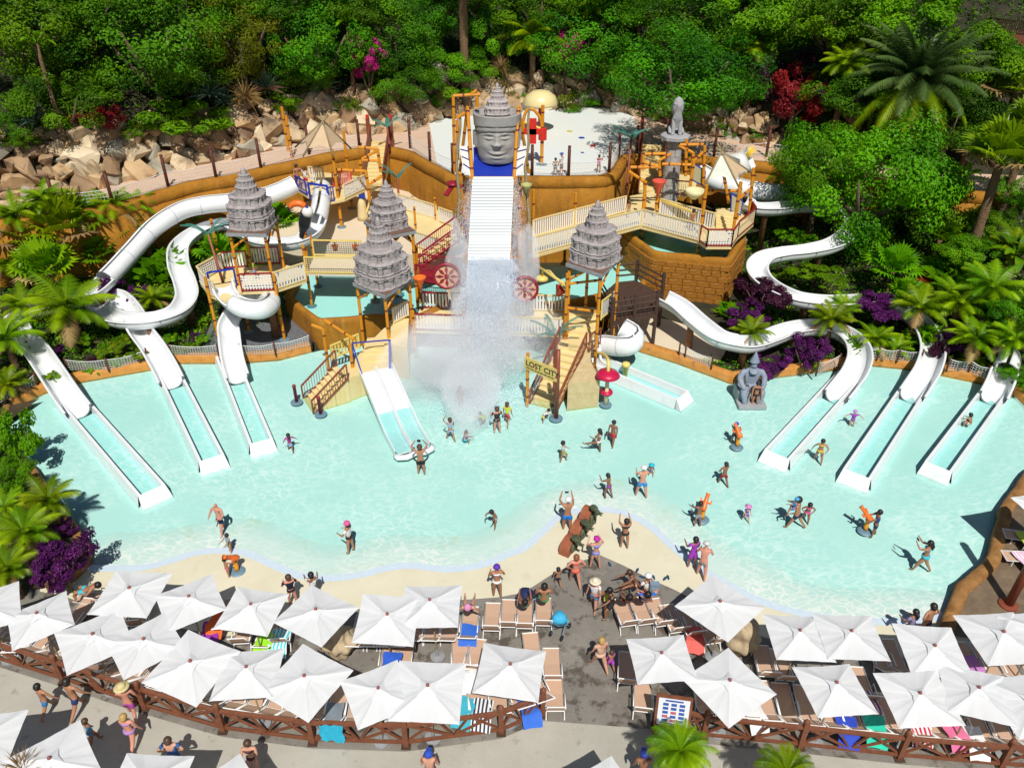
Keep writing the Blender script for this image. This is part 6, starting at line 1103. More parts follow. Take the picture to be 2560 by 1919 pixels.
UM = [(320, 1467, -4, 'back row, first parasol right of the purple shrub'), (469, 1488, 32, 'back row, second from the purple shrub'), (621, 1504, -9, 'back row, third from the purple shrub'), (777, 1523, -28, 'back row, tilted one behind the woman in white'), (959, 1523, -2, 'back row, left of the pair beside the empty chairs'), (1084, 1502, -1, 'back row, right of the pair beside the empty chairs'),
      (98, 1531, 34, 'near the left edge, just below the purple shrub'), (222, 1586, 36, 'front row left, first with its corner over the fence'), (354, 1596, 40, 'front row left, second, overlapped on both sides'), (473, 1636, -22, 'front row left, third, left of an axis-aligned one'), (620, 1667, 3, 'front row left, fourth from the left end'), (766, 1682, -30, 'front row left, above the fence post by the hung towel'), (933, 1711, 27, 'front row left, its corner pointing down over the fence'), (1071, 1701, -3, 'front row left, second from the gap'), (1271, 1665, -9, 'front row left, last before the open gap'),
      (1811, 1503, 42, 'back row right, highest one, on the sand edge'), (1663, 1636, 4, 'front row right, first beside the open gap'), (1826, 1688, 33, 'front row right, over the information board'), (1998, 1578, -2, 'back row right, left of a touching pair'), (2135, 1581, -3, 'back row right, right of a touching pair'), (2327, 1601, -4, 'back row right, below the man with hands on hips'), (2517, 1581, 3, 'back row right, last before the frame edge'), (2086, 1712, 6, 'front row right, left of the turquoise towel'), (2303, 1723, 2, 'front row right, right of the turquoise towel'), (2449, 1723, -16, 'front row right, second from the right edge'), (2590, 1745, 5, 'front row right, cut by the right edge'), (2604, 1565, 10, 'cut by the right edge below the rusty pole'), (2620, 1255, 15, 'cut by the right edge beside the pool corner'),
      (-48, 1508, 30, 'cut by the left edge below the palms'), (116, 1886, 40, 'on the promenade, bottom left corner'), (342, 1955, -1, 'on the promenade, second at the bottom edge'), (-75, 1848, 10, 'on the promenade, cut by the left edge'), (548, 1985, 42, 'on the promenade, only its tip at the bottom edge'), (1500, 1990, 30, 'on the promenade, tip left of the bottom palm')]
for i, (x, y, rz, lab) in enumerate(UM):
    p = P(x, y, 2.86); pr = protos[i % 4]; o = pr if i < 4 else dup(pr)
    if x > 2500 and y < 1300: p = p + V((0, 0, 0))
    o.location = (p.x, p.y, 0); o.rotation_euler.z = math.radians(rz); o['label'] = 'white parasol, ' + lab; o['group'] = 'white square parasols'; o.rotation_euler.x = math.radians(rnd.uniform(-3, 3)); o.rotation_euler.y = math.radians(rnd.uniform(-3, 3)); k = rnd.uniform(.94, 1.05); o.scale = (k, k * rnd.uniform(.95, 1.04), 1)
# loungers: feet towards the pool (+Y), back towards the camera
def lounger(name, back_deg):
    root = thing(name, 'tan lounger', 'lounger'); a = math.radians(back_deg); w_ = .58; L_ = .75; bk = V((0, -.35, .38)); tp_ = bk + V((0, -math.cos(a) * L_, math.sin(a) * L_)); ft = V((0, .95, .36)); fl = .36
    for s in (-1, 1): g = MB(); x = V((s * w_ / 2, 0, 0)); g.tube([ft + x, bk + x, tp_ + x], .022, 6); lobj('side_rail', g, M_frame, root, True); 
    for s in (-1, 1):
        for q in (bk + V((0, .12, 0)), ft + V((0, -.25, 0))): g = MB(); x = V((s * w_ / 2, 0, 0)); e = q + x; g.tube([e, V((e.x * 1.03, e.y + (-.22 if q.y < 0 else .03), .03))], .02, 6); lobj('leg', g, M_frame, root)
        g = MB(); x = V((s * (w_ / 2 + .03), 0, 0)); g.tube([bk + V((0, -.1, .22)) + x, bk + V((0, .45, .24)) + x, bk + V((0, .5, 0)) + x], .02, 6); lobj('armrest', g, M_frame, root, True)
    for q in (tp_, ft, bk - V((0, 0, .02))): g = MB(); g.tube([q - V((w_ / 2, 0, 0)), q + V((w_ / 2, 0, 0))], .022, 6); lobj('cross_bar', g, M_frame, root)
    x = V((w_ / 2 - .025, 0, 0)); g = MB(); sag = V((0, 0, -.035)); m = (ft + bk) / 2 + sag
    for q0, q1, q2 in ((bk, m, ft),): g.add([q0 - x, q0 + x, q1 + x, q1 - x, q2 + x, q2 - x], [(0, 1, 2, 3), (3, 2, 4, 5)])
    lobj('seat_sling', g, M_sling, root); g = MB(); mb = (bk + tp_) / 2 + V((0, -.03, -.01)); b0 = bk.lerp(tp_, .05); b1 = bk.lerp(tp_, .96); g.add([b0 - x, b0 + x, mb + x, mb - x, b1 + x, b1 - x], [(0, 1, 2, 3), (3, 2, 4, 5)]); lobj('back_sling', g, M_sling, root)
    return root
LP = [lounger('lounger', 62), lounger('lounger', 40), lounger('lounger', 14)]; used = [0, 0, 0]
def put_lounger(px, py, lab, kind=0, rz=0, z=.034):
    p = P(px, py, z + .5); o = LP[kind] if not used[kind] else dup(LP[kind]); used[kind] = 1; o.location = (p.x, p.y + .35, z - .03); o.rotation_euler.z = math.radians(rz); o['label'] = lab; o['group'] = 'white-framed tan loungers'; return o
ordn = ['first', 'second', 'third', 'fourth', 'fifth', 'sixth', 'seventh', 'eighth', 'ninth', 'tenth', 'eleventh', 'twelfth', 'thirteenth', 'fourteenth', 'fifteenth', 'sixteenth', 'seventeenth', 'eighteenth']
for i, (x, y) in enumerate([(1229, 1568), (1272, 1559), (1312, 1562), (1360, 1555)]): put_lounger(x, y, 'upright tan lounger in the sunny row left of the gap, %s from the parasols' % ordn[i], 0, -2)
for i, (x, y) in enumerate([(1568, 1556), (1612, 1552), (1656, 1556), (1692, 1572), (1732, 1582), (1780, 1600)]): put_lounger(x, y, 'upright tan lounger in the row right of the gap, %s from the gap' % ordn[i], 0, 10)
put_lounger(1382, 1690, 'single upright tan lounger by the gap, rear of two'); put_lounger(1389, 1768, 'single upright tan lounger by the gap, front of two beside the fence end'); put_lounger(1334, 1648, 'tan lounger peeping out right of the last parasol before the gap', 0, 6); put_lounger(1572, 1700, 'tan lounger in the shade left of the first right-hand parasol', 0, -8); put_lounger(1612, 1770, 'tan lounger with a navy bag behind the information board', 0, -8)
for i, x in enumerate((895, 928, 962, 1000, 1035, 1080, 1122)): put_lounger(x, 1598 if x < 1010 else 1584, 'lounger under the sunny back pair of parasols, %s from the left' % ordn[i], 1, -2)
put_lounger(1172, 1578, 'lounger with blue towel and a sunbather lying on it', 1, -2)
fpts = resample(PP([(-20, 1596), (160, 1650), (364, 1708), (559, 1762), (783, 1800), (1016, 1808), (1253, 1780), (1340, 1752)], .5), .66)
for i, p in enumerate(fpts):
    o = LP[1] if not used[1] else dup(LP[1]); used[1] = 1; t_ = fpts[min(i + 1, len(fpts) - 1)] - fpts[max(i - 1, 0)]; o.location = (p.x, p.y + .62, 0); o.rotation_euler.z = math.atan2(t_.y, t_.x) + rnd.uniform(-.05, .05); o['label'] = 'tan lounger against the left wooden fence, %s from the left end' % (ordn[i] if i < 18 else ['nineteenth', 'twentieth'][i - 18] if i < 20 else ordn[len(fpts) - 1 - i] + ' to last'); o['group'] = 'loungers along the left wooden fence'
fpts = resample(PP([(1770, 1778), (1998, 1806), (2246, 1832), (2500, 1856), (2640, 1868)], .5), .64)
for i, p in enumerate(fpts):
    o = dup(LP[1]); o.location = (p.x, p.y + .62, 0); o.rotation_euler.z = -.1 + rnd.uniform(-.05, .05); o['label'] = 'tan lounger against the right wooden fence, %s from the board' % (ordn[i] if i < 18 else ordn[len(fpts) - 1 - i] + ' to last'); o['group'] = 'loungers along the right wooden fence'
for i, (x, y) in enumerate([(1922, 1682), (1968, 1692), (2170, 1740), (2215, 1660), (2250, 1665), (2440, 1672), (2490, 1676), (2540, 1680)]): put_lounger(x, y, 'lounger in the shade between the right parasol rows, %s from left' % ordn[i], 0 if i < 3 else 1, -4)
for i, (x, y) in enumerate([(20, 1610), (50, 1612), (340, 1555), (560, 1555), (600, 1600), (665, 1600), (700, 1600), (970, 1660), (1005, 1660), (1150, 1660), (1185, 1665), (270, 1640), (175, 1555)]): put_lounger(x, y, 'lounger among the left parasols, %s in the sequence towards the gap' % ordn[i], i % 2, rnd.uniform(-8, 8))
for i, (x, y) in enumerate([(2590, 1350), (2588, 1400)]): put_lounger(x, y, 'lounger on the brown terrace at the right edge, %s one' % ['upper', 'lower'][i], 2, 75 + 10 * i)
put_lounger(238, 1508, 'flat lounger with a sunbather left of the first back parasol', 2, 80)
# lying and sitting guests
def on_lounger(label, px, py, **k): return person(label, 0, 0, loc=P(px, py, .5) + V((0, .42, -.15)), **k)
on_lounger('sunbather in pink cap lying on the blue towel', 1172, 1576, h=1.7, skin_='fair', hair=None, bikini=NAVY, hat=('swim', (.6, .25, .45)), sit=True, lean=-42, legs=LIE, arms=((20, 30, 10), (20, 30, 10)))
on_lounger('woman reclining with a phone beside the stroller', 1312, 1566, h=1.62, skin_='brown', hair='black', bikini=(.2, .3, .2), sit=True, lean=-35, legs=LIE, arms=PHOTO)
on_lounger('bare-backed man in green shorts sitting upright on a lounger', 1360, 1556, h=1.75, skin_='tan', hair='black', shorts=(.03, .4, .12), sit=True, lean=-2, legs=LIE, arms=FOLD)
on_lounger('dark-skinned guest reclining with knees up, right of the gap', 1568, 1556, h=1.7, skin_='dark', hair='black', shorts=(.35, .05, .05), sit=True, lean=-35, legs=SITL, arms=UP)
on_lounger('man in bright blue shirt reclining with arms behind his head', 1612, 1556, h=1.78, skin_='fair', hair='black', shorts=NAVY, top=(.02, .16, .62), sit=True, lean=-30, legs=LIE, arms=((150, 40, 90), (150, 40, 90)))
person('sunbather lying left of the first back parasol', 0, 0, loc=P(244, 1508, .45) + V((-.3, .1, -.25)), h=1.7, rz=80, skin_='tan', hair='black', shorts=CYAN, sit=True, lean=-60, legs=SITL, arms=((40, 20, 40), (20, 20, 20)))
# towels and small things on loungers
def towel(label, px, py, z, c, w_=.6, l_=1.1, rz=0, c2=None, drop=.3):
    p = P(px, py, z); g = MB(); n = 8; r = random.Random(int(px + py)); vs = []
    for i in range(n + 1):
        for j in range(7): u = i / n; v = j / 6; vs.append(((v - .5) * w_ * (1 + .06 * math.sin(u * 9)), (u - .5) * l_, .03 * math.sin(u * 7 + v * 5) + (-drop * max(0, .25 - u) / .25) + .02 * r.random()))
    g.add(vs, [(i * 7 + j, i * 7 + j + 1, (i + 1) * 7 + j + 1, (i + 1) * 7 + j) for i in range(n) for j in range(6)]); m = cloth(c)
    if c2:
        key = 'striped_%d' % int(px); m = mat(key, c, .9); nn, ll = m.node_tree.nodes, m.node_tree.links; tc = nn.new('ShaderNodeTexCoord'); wv = nn.new('ShaderNodeTexWave'); wv.inputs['Scale'].default_value = 2.5; cr = nn.new('ShaderNodeValToRGB'); cr.color_ramp.interpolation = 'CONSTANT'; cr.color_ramp.elements[0].color = (*c, 1); cr.color_ramp.elements[1].color = (*c2, 1); cr.color_ramp.elements[1].position = .5; ll.new(tc.outputs['Object'], wv.inputs['Vector']); ll.new(wv.outputs[0], cr.inputs[0]); ll.new(cr.outputs[0], nn['Principled BSDF'].inputs['Base Color'])
    o = obj('towel', g, m, None, True); o.location = p; o.rotation_euler.z = math.radians(rz); return tag(o, label, 'towel', 'towels on the loungers')
TW = [('neon green towel bundle left of the tilted parasol', 660, 1602, .6, (.30, .72, .02)), ('turquoise towel left of the tilted parasol', 698, 1600, .6, (.02, .55, .62)), ('orange towel between the first back parasols', 543, 1552, .7, ORG), ('purple towel under the orange one', 525, 1580, .5, (.25, .02, .35)), ('royal blue towel on a lounger back behind the front row', 978, 1660, .8, (.02, .10, .55)), ('blue and white towel beside the last left parasol', 1172, 1690, .6, (.7, .72, .75)), ('blue towel under the fence end by the gap', 1325, 1772, .45, (.03, .14, .62)), ('bright blue towel beneath the sunbather', 1172, 1588, .48, (.03, .14, .60)), ('multicoloured towel behind the fence right of the pointing parasol', 1160, 1775, .55, (.05, .42, .55)), ('black patterned towel next to the multicoloured one', 1205, 1780, .55, (.03, .03, .05)), ('grey towel on the fence loungers left of the pointing parasol', 832, 1790, .6, (.18, .22, .26)), ('turquoise green towel hanging over the right fence', 2190, 1820, .7, (.02, .56, .38)), ('royal blue towels behind the right fence', 2120, 1822, .55, (.02, .06, .50)), ('magenta towel in the shade between right parasols', 2172, 1760, .5, (.34, .01, .22)), ('rainbow towel below the last back parasol', 2435, 1668, .55, (.5, .2, .5)), ('white towel hanging on the right fence', 2440, 1850, .6, WHITE), ('white cloth on a fence lounger right of the board', 1888, 1785, .7, WHITE), ('red and white bag cloth on the right fence loungers', 2300, 1820, .6, RED), ('pink hat cloth on the right fence loungers', 2390, 1830, .65, (.70, .15, .30)), ('coral towel on a lounger in the row right of the gap', 1738, 1592, .6, (.65, .12, .10)), ('lime towel on the terrace loungers at the right edge', 2572, 1350, .45, (.45, .58, .05)), ('pink patterned towel on the terrace lounger at the right edge', 2568, 1400, .45, (.75, .35, .55))]
for i, (lab, x, y, z, c) in enumerate(TW): towel(lab, x, y, z, c, .62, 1.0, rnd.uniform(-15, 15), c2=(.7, .72, .75) if i % 4 == 1 else None)
p = P(835, 1795, .9); g = MB(); n = 8; vs = [(-.36 + .72 * j / 8 + .03 * math.sin(i * 1.3), -.06 - .03 * math.sin(j * 1.9 + i * .5), -.8 * i / n - (.12 if j > 5 else 0) * i / n) for i in range(n + 1) for j in range(9)]; g.add(vs, [(i * 9 + j, (i + 1) * 9 + j, (i + 1) * 9 + j + 1, i * 9 + j + 1) for i in range(n) for j in range(8)]); o = obj('towel', g, cloth((.02, .45, .68)), None, True); fl_ = P(836, 1857, .03); o.location = (fl_.x, fl_.y - .02, 1.08); tag(o, 'sky blue towel hung over the left wooden fence', 'towel', 'towels on the loungers')
# strollers
def stroller(label, px, py, c, rz):
    p = P(px, py, .034); t = thing('stroller', label, 'stroller', p, rz=math.radians(rz)); 
    for x, y in ((-.22, -.3), (.22, -.3), (-.2, .35), (.2, .35)): g = MB(); g.lathe([(.1, -.03), (.12, 0), (.1, .03)], (x, y, .12), 12, M=Matrix.Rotation(1.57, 3, 'Y')); lobj('wheel', g, cloth(BLACK), t, True)
    g = MB(); g.tube([V((-.2, .35, .12)), V((-.2, -.1, .6)), V((-.2, -.55, 1.0)), V((.2, -.55, 1.0)), V((.2, -.1, .6)), V((.2, .35, .12))], .02, 6); g.tube([V((-.2, -.3, .12)), V((-.2, .1, .6))], .02, 6); g.tube([V((.2, -.3, .12)), V((.2, .1, .6))], .02, 6); lobj('frame', g, M_disc, t)
    g = MB(); g.add([(-.2, -.2, .9), (.2, -.2, .9), (.2, -.02, .42), (-.2, -.02, .42), (-.2, .3, .45), (.2, .3, .45)], [(0, 1, 2, 3), (3, 2, 5, 4)]); lobj('seat', g, cloth(c), t); g = MB(); g.lathe([(.27, -.1), (.28, .05), (.2, .18), (.06, .22)], (0, -.1, .85), 10, .12, 3); lobj('hood', g, cloth(c), t, True)
stroller('navy baby stroller behind the occupied loungers', 1312, 1520, (.01, .02, .09), 20); stroller('stroller draped with a light blue cloth at the end of the lounger row', 1400, 1580, (.05, .42, .70), -30)
for i, (x, y, rz) in enumerate(((1605, 1442, 60), (1634, 1443, 10), (1662, 1446, -40), (1670, 1443, 5), (1524, 1410, 20), (1593, 1425, -30))):
    p = P(x, y, .04); g = MB(); g.lathe([(.02, 0), (.05, .0), (.05, .025), (.02, .025)], (0, 0, 0), 10, M=Matrix.Diagonal((1, 2.6, 1))); g.bar((-.045, .05, .03), (.045, .05, .05), .02, .02); o = obj('sandal', g, cloth((.02, .06, .12))); o.location = p; o.rotation_euler.z = math.radians(rz); tag(o, 'dark sandal lying near the concrete edge, %s from the left' % ['third', 'fourth', 'fifth', 'last', 'first', 'second'][i], 'sandal', 'sandals on the sand deck')
# ---- truss fences
M_wood = mat('red_brown_timber', (.15, .048, .022), .6, (.21, .075, .035), 5, .2, 14)
def truss_fence(label, feet, H_=1.02):
    t = thing('timber_fence', label, 'fence', feet[len(feet) // 2]); Z = V((0, 0, 1))
    for p in feet: g = MB(); g.box(p + Z * (H_ * .55 + .06), (.16, .16, H_ * 1.1 + .12)); g.lathe([(.07, 0), (.1, .05), (.06, .12), (.01, .15)], p + Z * (H_ * 1.1 + .12), 10); obj('post', g, M_wood, t); g = MB(); g.box(p + Z * .02, (.3, .3, .05)); obj('post_foot', g, M_dark, t)
    for a, b in zip(feet, feet[1:]):
        for nm, w_, zz in (('top_rail', .12, H_), ('bottom_rail', .08, .18)): g = MB(); g.bar(a + Z * zz, b + Z * zz, w_, .09); obj(nm, g, M_wood, t)
        q = [a.lerp(b, k) for k in (0, .333, .5, .667, 1)]
        for u, v in (((q[0], .18), (q[1], H_)), ((q[0], H_), (q[2], .18)), ((q[1], H_), (q[2], .18)), ((q[2], .18), (q[3], H_)), ((q[2], .18), (q[4], H_)), ((q[3], H_), (q[4], .18))): g = MB(); g.bar(u[0] + Z * u[1] + V((0, .02, 0)), v[0] + Z * v[1] + V((0, .02, 0)), .07, .05); obj('brace', g, M_wood, t)
truss_fence('long dark timber truss fence along the promenade, left of the gap', fence_l); truss_fence('dark timber truss fence along the promenade, right of the gap', fence_r)
# ---- information board
a = P(1672, 1838, .02); t = thing('information_board', 'framed white notice board with blue picture grid by the gap', 'notice board', a)
tl, tr_, br_, bl_ = PY(1653, 1738, a.y), PY(1722, 1752, a.y), PY(1712, 1815, a.y), PY(1648, 1800, a.y); c0 = (tl + br_) / 2; W_, H2 = .95, .98; tilt = math.radians(-14); M_ = Matrix.Rotation(math.radians(-9), 3, 'Z') @ Matrix.Rotation(tilt, 3, 'X'); ux, uz, un = M_ @ V((1, 0, 0)), M_ @ V((0, 0, 1)), M_ @ V((0, -1, 0)); c0 = V((c0.x, a.y, c0.z))
g = MB(); g.box(c0, (W_ + .16, .08, H2 + .18), M=M_); obj('frame', g, M_wood, t); g = MB(); g.box(c0 + un * .045, (W_, .02, H2), M=M_); obj('sheet', g, mat('sheet_white', (.72, .75, .82), .5), t)
M_ib = mat('sheet_blue', (.03, .10, .36), .5); M_ir = mat('sheet_redpic', (.45, .12, .16), .5)
for i in range(5):
    for j in range(3): g = MB(); g.box(c0 + un * .058 + ux * ((j - 1) * .25) + uz * (.28 - .15 * i), (.17, .006, .1), M=M_); obj('picture', g, M_ir if (i, j) in ((2, 1), (3, 0), (4, 1)) else M_ib, t)
g = MB(); g.box(c0 + un * .058 + uz * .42, (.55, .006, .06), M=M_); g.box(c0 + un * .058 - uz * .43, (.75, .006, .05), M=M_); obj('print_band', g, M_ib, t)
for s in (-1, 1): g = MB(); e = c0 + ux * .45 * s; g.box((e.x, a.y + .08, .62), (.12, .12, 1.25)); obj('leg', g, M_wood, t)
# ---- right terrace with rusty pole, top-right terrace
M_tile = mat('brown_stone_paving', (.12, .085, .055), .8, (.20, .145, .09), 1.5, .4, 6)
g = MB(); g.poly([V((15.7, 19.4, .1)), V((16.6, 20.9, .1))] + [p + V((.5, -.1, .1)) for p in right_edge[1:-1]] + [V((26, 29, .1)), V((34, 29, .1)), V((34, 18.5, .1)), V((20, 18.6, .1))]); struct(obj('brown_terrace', g, M_tile))
p0 = P(2520, 1512, .1); t = thing('leaning_pole', 'thick rusty leaning pole with round foot at the right edge', 'pole', p0); g = MB(); g.tube([p0, p0 + V((.42, .25, 4.2))], .16, 12); obj('shaft', g, M_rust, t, True); g = MB(); g.lathe([(.34, 0), (.34, .06), (.2, .1)], p0, 18); obj('foot', g, M_rust, t)
zt_ = 12.2; q = [PY(2470, 78, 70), PY(2640, 120, 66), PY(2700, 30, 70), PY(2500, -10, 76)]
t = thing('hill_terrace', 'small brown timber sun terrace on the hill, top right corner', 'terrace', q[0]); c0 = sum(q, V()) / 4; z0 = q[0].z; g = MB(); g.poly([V((p.x, p.y, z0)) for p in q], z0 - 1.2, z0); obj('deck', g, mat('terrace_brown', (.30, .10, .05), .7), t)
for a, b in ((q[0], q[1]), (q[0], q[3])): railing(t, V((a.x, a.y, z0)), V((b.x, b.y, z0)), 1.0, 'slat', M_dark, M_dark)
for i, (x, y) in enumerate(((2525, 45), (2550, 62), (2545, 20))):
    o = dup(LP[2]); p = P(x, y, z0); o.location = p; o.rotation_euler.z = 1.3; o.scale = (1.2,) * 3; o['label'] = 'white lounger on the hill terrace, %s from the left' % ordn[i]; o['group'] = 'loungers on the hill terrace'
# ================================================================ planting
L_dark = leafmat('leaf_dark', (.018, .075, .001), (.100, .295, .002), .28)
L_mid = leafmat('leaf_mid', (.045, .150, .001), (.165, .390, .002), .36)
L_bright = leafmat('leaf_bright', (.075, .220, .001), (.210, .460, .003), .38)
L_olive = leafmat('leaf_olive', (.080, .115, .001), (.200, .240, .003), .32)
L_palm = leafmat('leaf_palm', (.100, .230, .002), (.350, .500, .006), .40, .4, 1.0)
L_palmd = leafmat('leaf_palm_dark', (.060, .130, .030), (.150, .230, .060), .32, .4, 1.0)
L_blue = leafmat('leaf_agave', (.06, .13, .10), (.12, .20, .13), .15)
L_dry = leafmat('leaf_dry', (.30, .19, .07), (.42, .29, .12), .2)
L_pinkag = leafmat('leaf_pink_agave', (.16, .15, .08), (.35, .16, .14), .2)
L_purp = leafmat('leaf_purple', (.055, .006, .070), (.140, .018, .150), .3)
L_plum = leafmat('leaf_plum', (.030, .006, .022), (.070, .014, .040), .25)
L_red = leafmat('leaf_red', (.22, .018, .012), (.42, .06, .025), .32)
L_flow = leafmat('bract_magenta', (.48, .012, .20), (.66, .05, .34), .35)
L_fired = leafmat('bract_red', (.50, .03, .015), (.62, .08, .03), .3)
M_bark = mat('bark', (.10, .065, .04), .9, (.17, .12, .08), 4, .5, 12); M_ptrunk = mat('palm_trunk', (.20, .12, .06), .9, (.12, .07, .035), 6, .8, 10)
def leaf(g, p, n, d, l, w):
    """one pointed leaf lying across normal n, along d"""
    d = (d - n * d.dot(n)); d = d.normalized() if d.length > 1e-3 else n.orthogonal().normalized(); s = n.cross(d); o = len(g.v); fold = n * (w * .25)
    g.v += [tuple(p - d * l * .5), tuple(p + s * w * .5 + fold), tuple(p + d * l * .5), tuple(p - s * w * .5 + fold)]; g.f += [(o, o + 1, o + 2, o + 3)]; g.m.append(g.cm)
def rv(r): return V((r.gauss(0, 1), r.gauss(0, 1), r.gauss(0, 1))).normalized()
def crown(seed, n=5200, size=.085, clumps=34, mats=None, flat=.85, second=0.0, droop=0.0, asp=2.0):
    r = random.Random(seed); g = MB(); C = []
    for _ in range(clumps):
        v = rv(r); v.z = v.z * .8 + .12; k = r.uniform(.5, .98) * (1 + .12 * math.sin(v.x * 4 + seed) * math.cos(v.y * 5 + seed)); C.append((V((v.x * k, v.y * k, v.z * k * flat)), r.uniform(.10, .27), 1 if r.random() < second else 0))
    C.append((V((0, 0, 0)), .42, 0)); per = n // len(C) * 1.9
    for c, rad, m in C:
        g.cm = m
        for _ in range(int(per * (rad / .27) ** 1.7)):
            u = rv(r); q = rad * (r.random() ** .3); p = c + V((u.x * q, u.y * q, u.z * q * .8)); nn = (u + c * .8 + rv(r) * .75 + V((0, 0, .35))).normalized(); leaf(g, p, nn, rv(r) + V((0, 0, -droop)), size * r.uniform(.7, 1.35), size * r.uniform(.7, 1.2) / asp * 1.3)
    return g.mesh('crown', mats)
CR = {'dark': [crown(i, 13000, .043, 66, [L_dark, L_mid], .85, .22) for i in range(3)], 'mid': [crown(10 + i, 11000, .050, 60, [L_mid, L_dark], .85, .25) for i in range(2)], 'bright': [crown(20 + i, 10500, .058, 56, [L_bright, L_mid], .85, .3) for i in range(2)], 'fine': [crown(24 + i, 17000, .040, 64, [L_bright, L_mid], .9, .3) for i in range(2)], 'olive': [crown(30, 9000, .055, 46, [L_olive], .9, asp=4)], 'purple': [crown(40 + i, 3600, .095, 26, [L_purp], .8) for i in range(2)], 'plum': [crown(44, 2600, .13, 22, [L_plum], .8)], 'red': [crown(46, 4200, .08, 28, [L_red, L_plum], .9, .25)], 'flower': [crown(48, 3600, .085, 34, [L_mid, L_flow], .9, .62)], 'lightshrub': [crown(52, 3000, .11, 26, [L_bright], .8)], 'ivy': [crown(54, 5000, .06, 40, [L_mid, L_olive], .8, .3)], 'fern': [crown(56, 2400, .12, 20, [L_palm, L_bright], .6, .4, .6, 3.5)], 'redflower': [crown(58, 1500, .15, 16, [L_fired, L_mid], .8, .35)]}
def feather(seed, nf=22, L=1.0, pairs=26, lw=.03, ll=.26, mats=None, rise=(.1, 1.15), bend=.9):
    """crown of pinnate fronds, unit length"""
    r = random.Random(seed); g = MB()
    for k in range(nf):
        a = k * 2.399 + r.uniform(-.2, .2); e = rise[0] + (rise[1] - rise[0]) * ((k + .5) / nf) ** .8; ln = L * r.uniform(.8, 1.05); h = V((math.cos(a), math.sin(a), 0)); pts = []; p = V((0, 0, 0)); el = e; N = 10
        for i in range(N + 1): pts.append(p.copy()); p = p + (h * math.cos(el) + V((0, 0, math.sin(el)))) * ln / N; el -= bend * (1.3 - e * .5) / N * (1 + i * .12)
        g.cm = 0 if k > (nf * .3 if nf > 60 else 1) or len(mats) == 1 else 1; g.tube(pts, [.013 * (1 - .8 * i / N) for i in range(N + 1)], 3, False)
        for j in range(pairs):
            t = .14 + .86 * (j + .5) / pairs; i = min(N - 1, int(t * N)); q = pts[i].lerp(pts[i + 1], t * N - i); d = (pts[i + 1] - pts[i]).normalized(); sd = d.cross(V((0, 0, 1))); sd = sd.normalized() if sd.length > .05 else V((-h.y, h.x, 0)); lg = ll * math.sin(math.pi * min(1, t * .82 + .16)) * r.uniform(.85, 1.1) + .04
            for s in (1, -1): tip = q + (sd * s * .78 + d * .55 - V((0, 0, .28 + .2 * r.random()))).normalized() * lg; w = d * lw * .5; o = len(g.v); g.v += [tuple(q - w), tuple(q + w), tuple(tip)]; g.f.append((o, o + 1, o + 2)); g.m.append(g.cm)
    return g.mesh('crown', mats)
def fan(seed, nf=20, seg=15, mats=None, lr=.5):
    """crown of fan leaves on stalks, unit radius"""
    r = random.Random(seed); g = MB()
    for k in range(nf):
        a = k * 2.399; e = .1 + 1.2 * ((k + .5) / nf) ** .9; h = V((math.cos(a), math.sin(a), 0)); d = h * math.cos(e) + V((0, 0, math.sin(e))); st = d * r.uniform(.4, .58); g.cm = 0 if k > 1 or len(mats) == 1 else 1; g.tube([V((0, 0, 0)), st], .012, 3, False); sd = d.cross(V((0, 0, 1))).normalized(); up = sd.cross(d)
        for j in range(seg):
            b = math.radians(-115 + 230 * j / (seg - 1)); dr = (d * math.cos(b) + sd * math.sin(b) + up * .12).normalized(); t = st + dr * lr * r.uniform(.85, 1.1) - V((0, 0, .10 + .12 * (1 - math.cos(b)) * .5)); m = st + dr * lr * .5; w = dr.cross(up).normalized() * .045; o = len(g.v); g.v += [tuple(st), tuple(m + w), tuple(t), tuple(m - w)]; g.f.append((o, o + 1, o + 2, o + 3)); g.m.append(g.cm)
    return g.mesh('crown', mats)
def rosette(seed, n=46, mats=None, w=.07, bend=.3, lo=-.15):
    r = random.Random(seed); g = MB()
    for k in range(n):
        a = k * 2.399; e = lo + (1.35 - lo) * ((k + .5) / n); h = V((math.cos(a), math.sin(a), 0)); d = h * math.cos(e) + V((0, 0, math.sin(e))); ln = r.uniform(.8, 1.05); sd = V((-h.y, h.x, 0)); m = d * ln * .5; t = d * ln - V((0, 0, bend * (1 - math.sin(max(0, e)))) ) * .6; g.cm = 1 if len(mats) > 1 and k < n * .3 else 0; o = len(g.v); g.v += [tuple(-sd * w * .3), tuple(sd * w * .3), tuple(m + sd * w * .5), tuple(t), tuple(m - sd * w * .5)]; g.f.append((o, o + 1, o + 2, o + 3, o + 4)); g.m.append(g.cm)
    return g.mesh('crown', mats)
def banana(seed, n=11, mats=None):
    r = random.Random(seed); g = MB()
    for k in range(n):
        a = k * 2.399; e = .35 + .95 * (k + .5) / n; h = V((math.cos(a), math.sin(a), 0)); sd = V((-h.y, h.x, 0)); p = V((0, 0, 0)); el = e; N = 8; L_, R_ = [], []
        for i in range(N + 1):
            w = .0 if i < 2 else .13 * math.sin(math.pi * (i - 1.2) / (N - .8)) ** .7; w = max(w, .012); cup = V((0, 0, w * .35)); L_.append(p - sd * w + cup); R_.append(p + sd * w + cup); p = p + (h * math.cos(el) + V((0, 0, math.sin(el)))) * (.125); el -= .13 * (1 + .1 * i)
        for S in (L_, R_):
            C_ = [(a_ + b_) / 2 - V((0, 0, .02)) for a_, b_ in zip(L_, R_)]; g.strip(C_, S)
    return g.mesh('crown', mats)
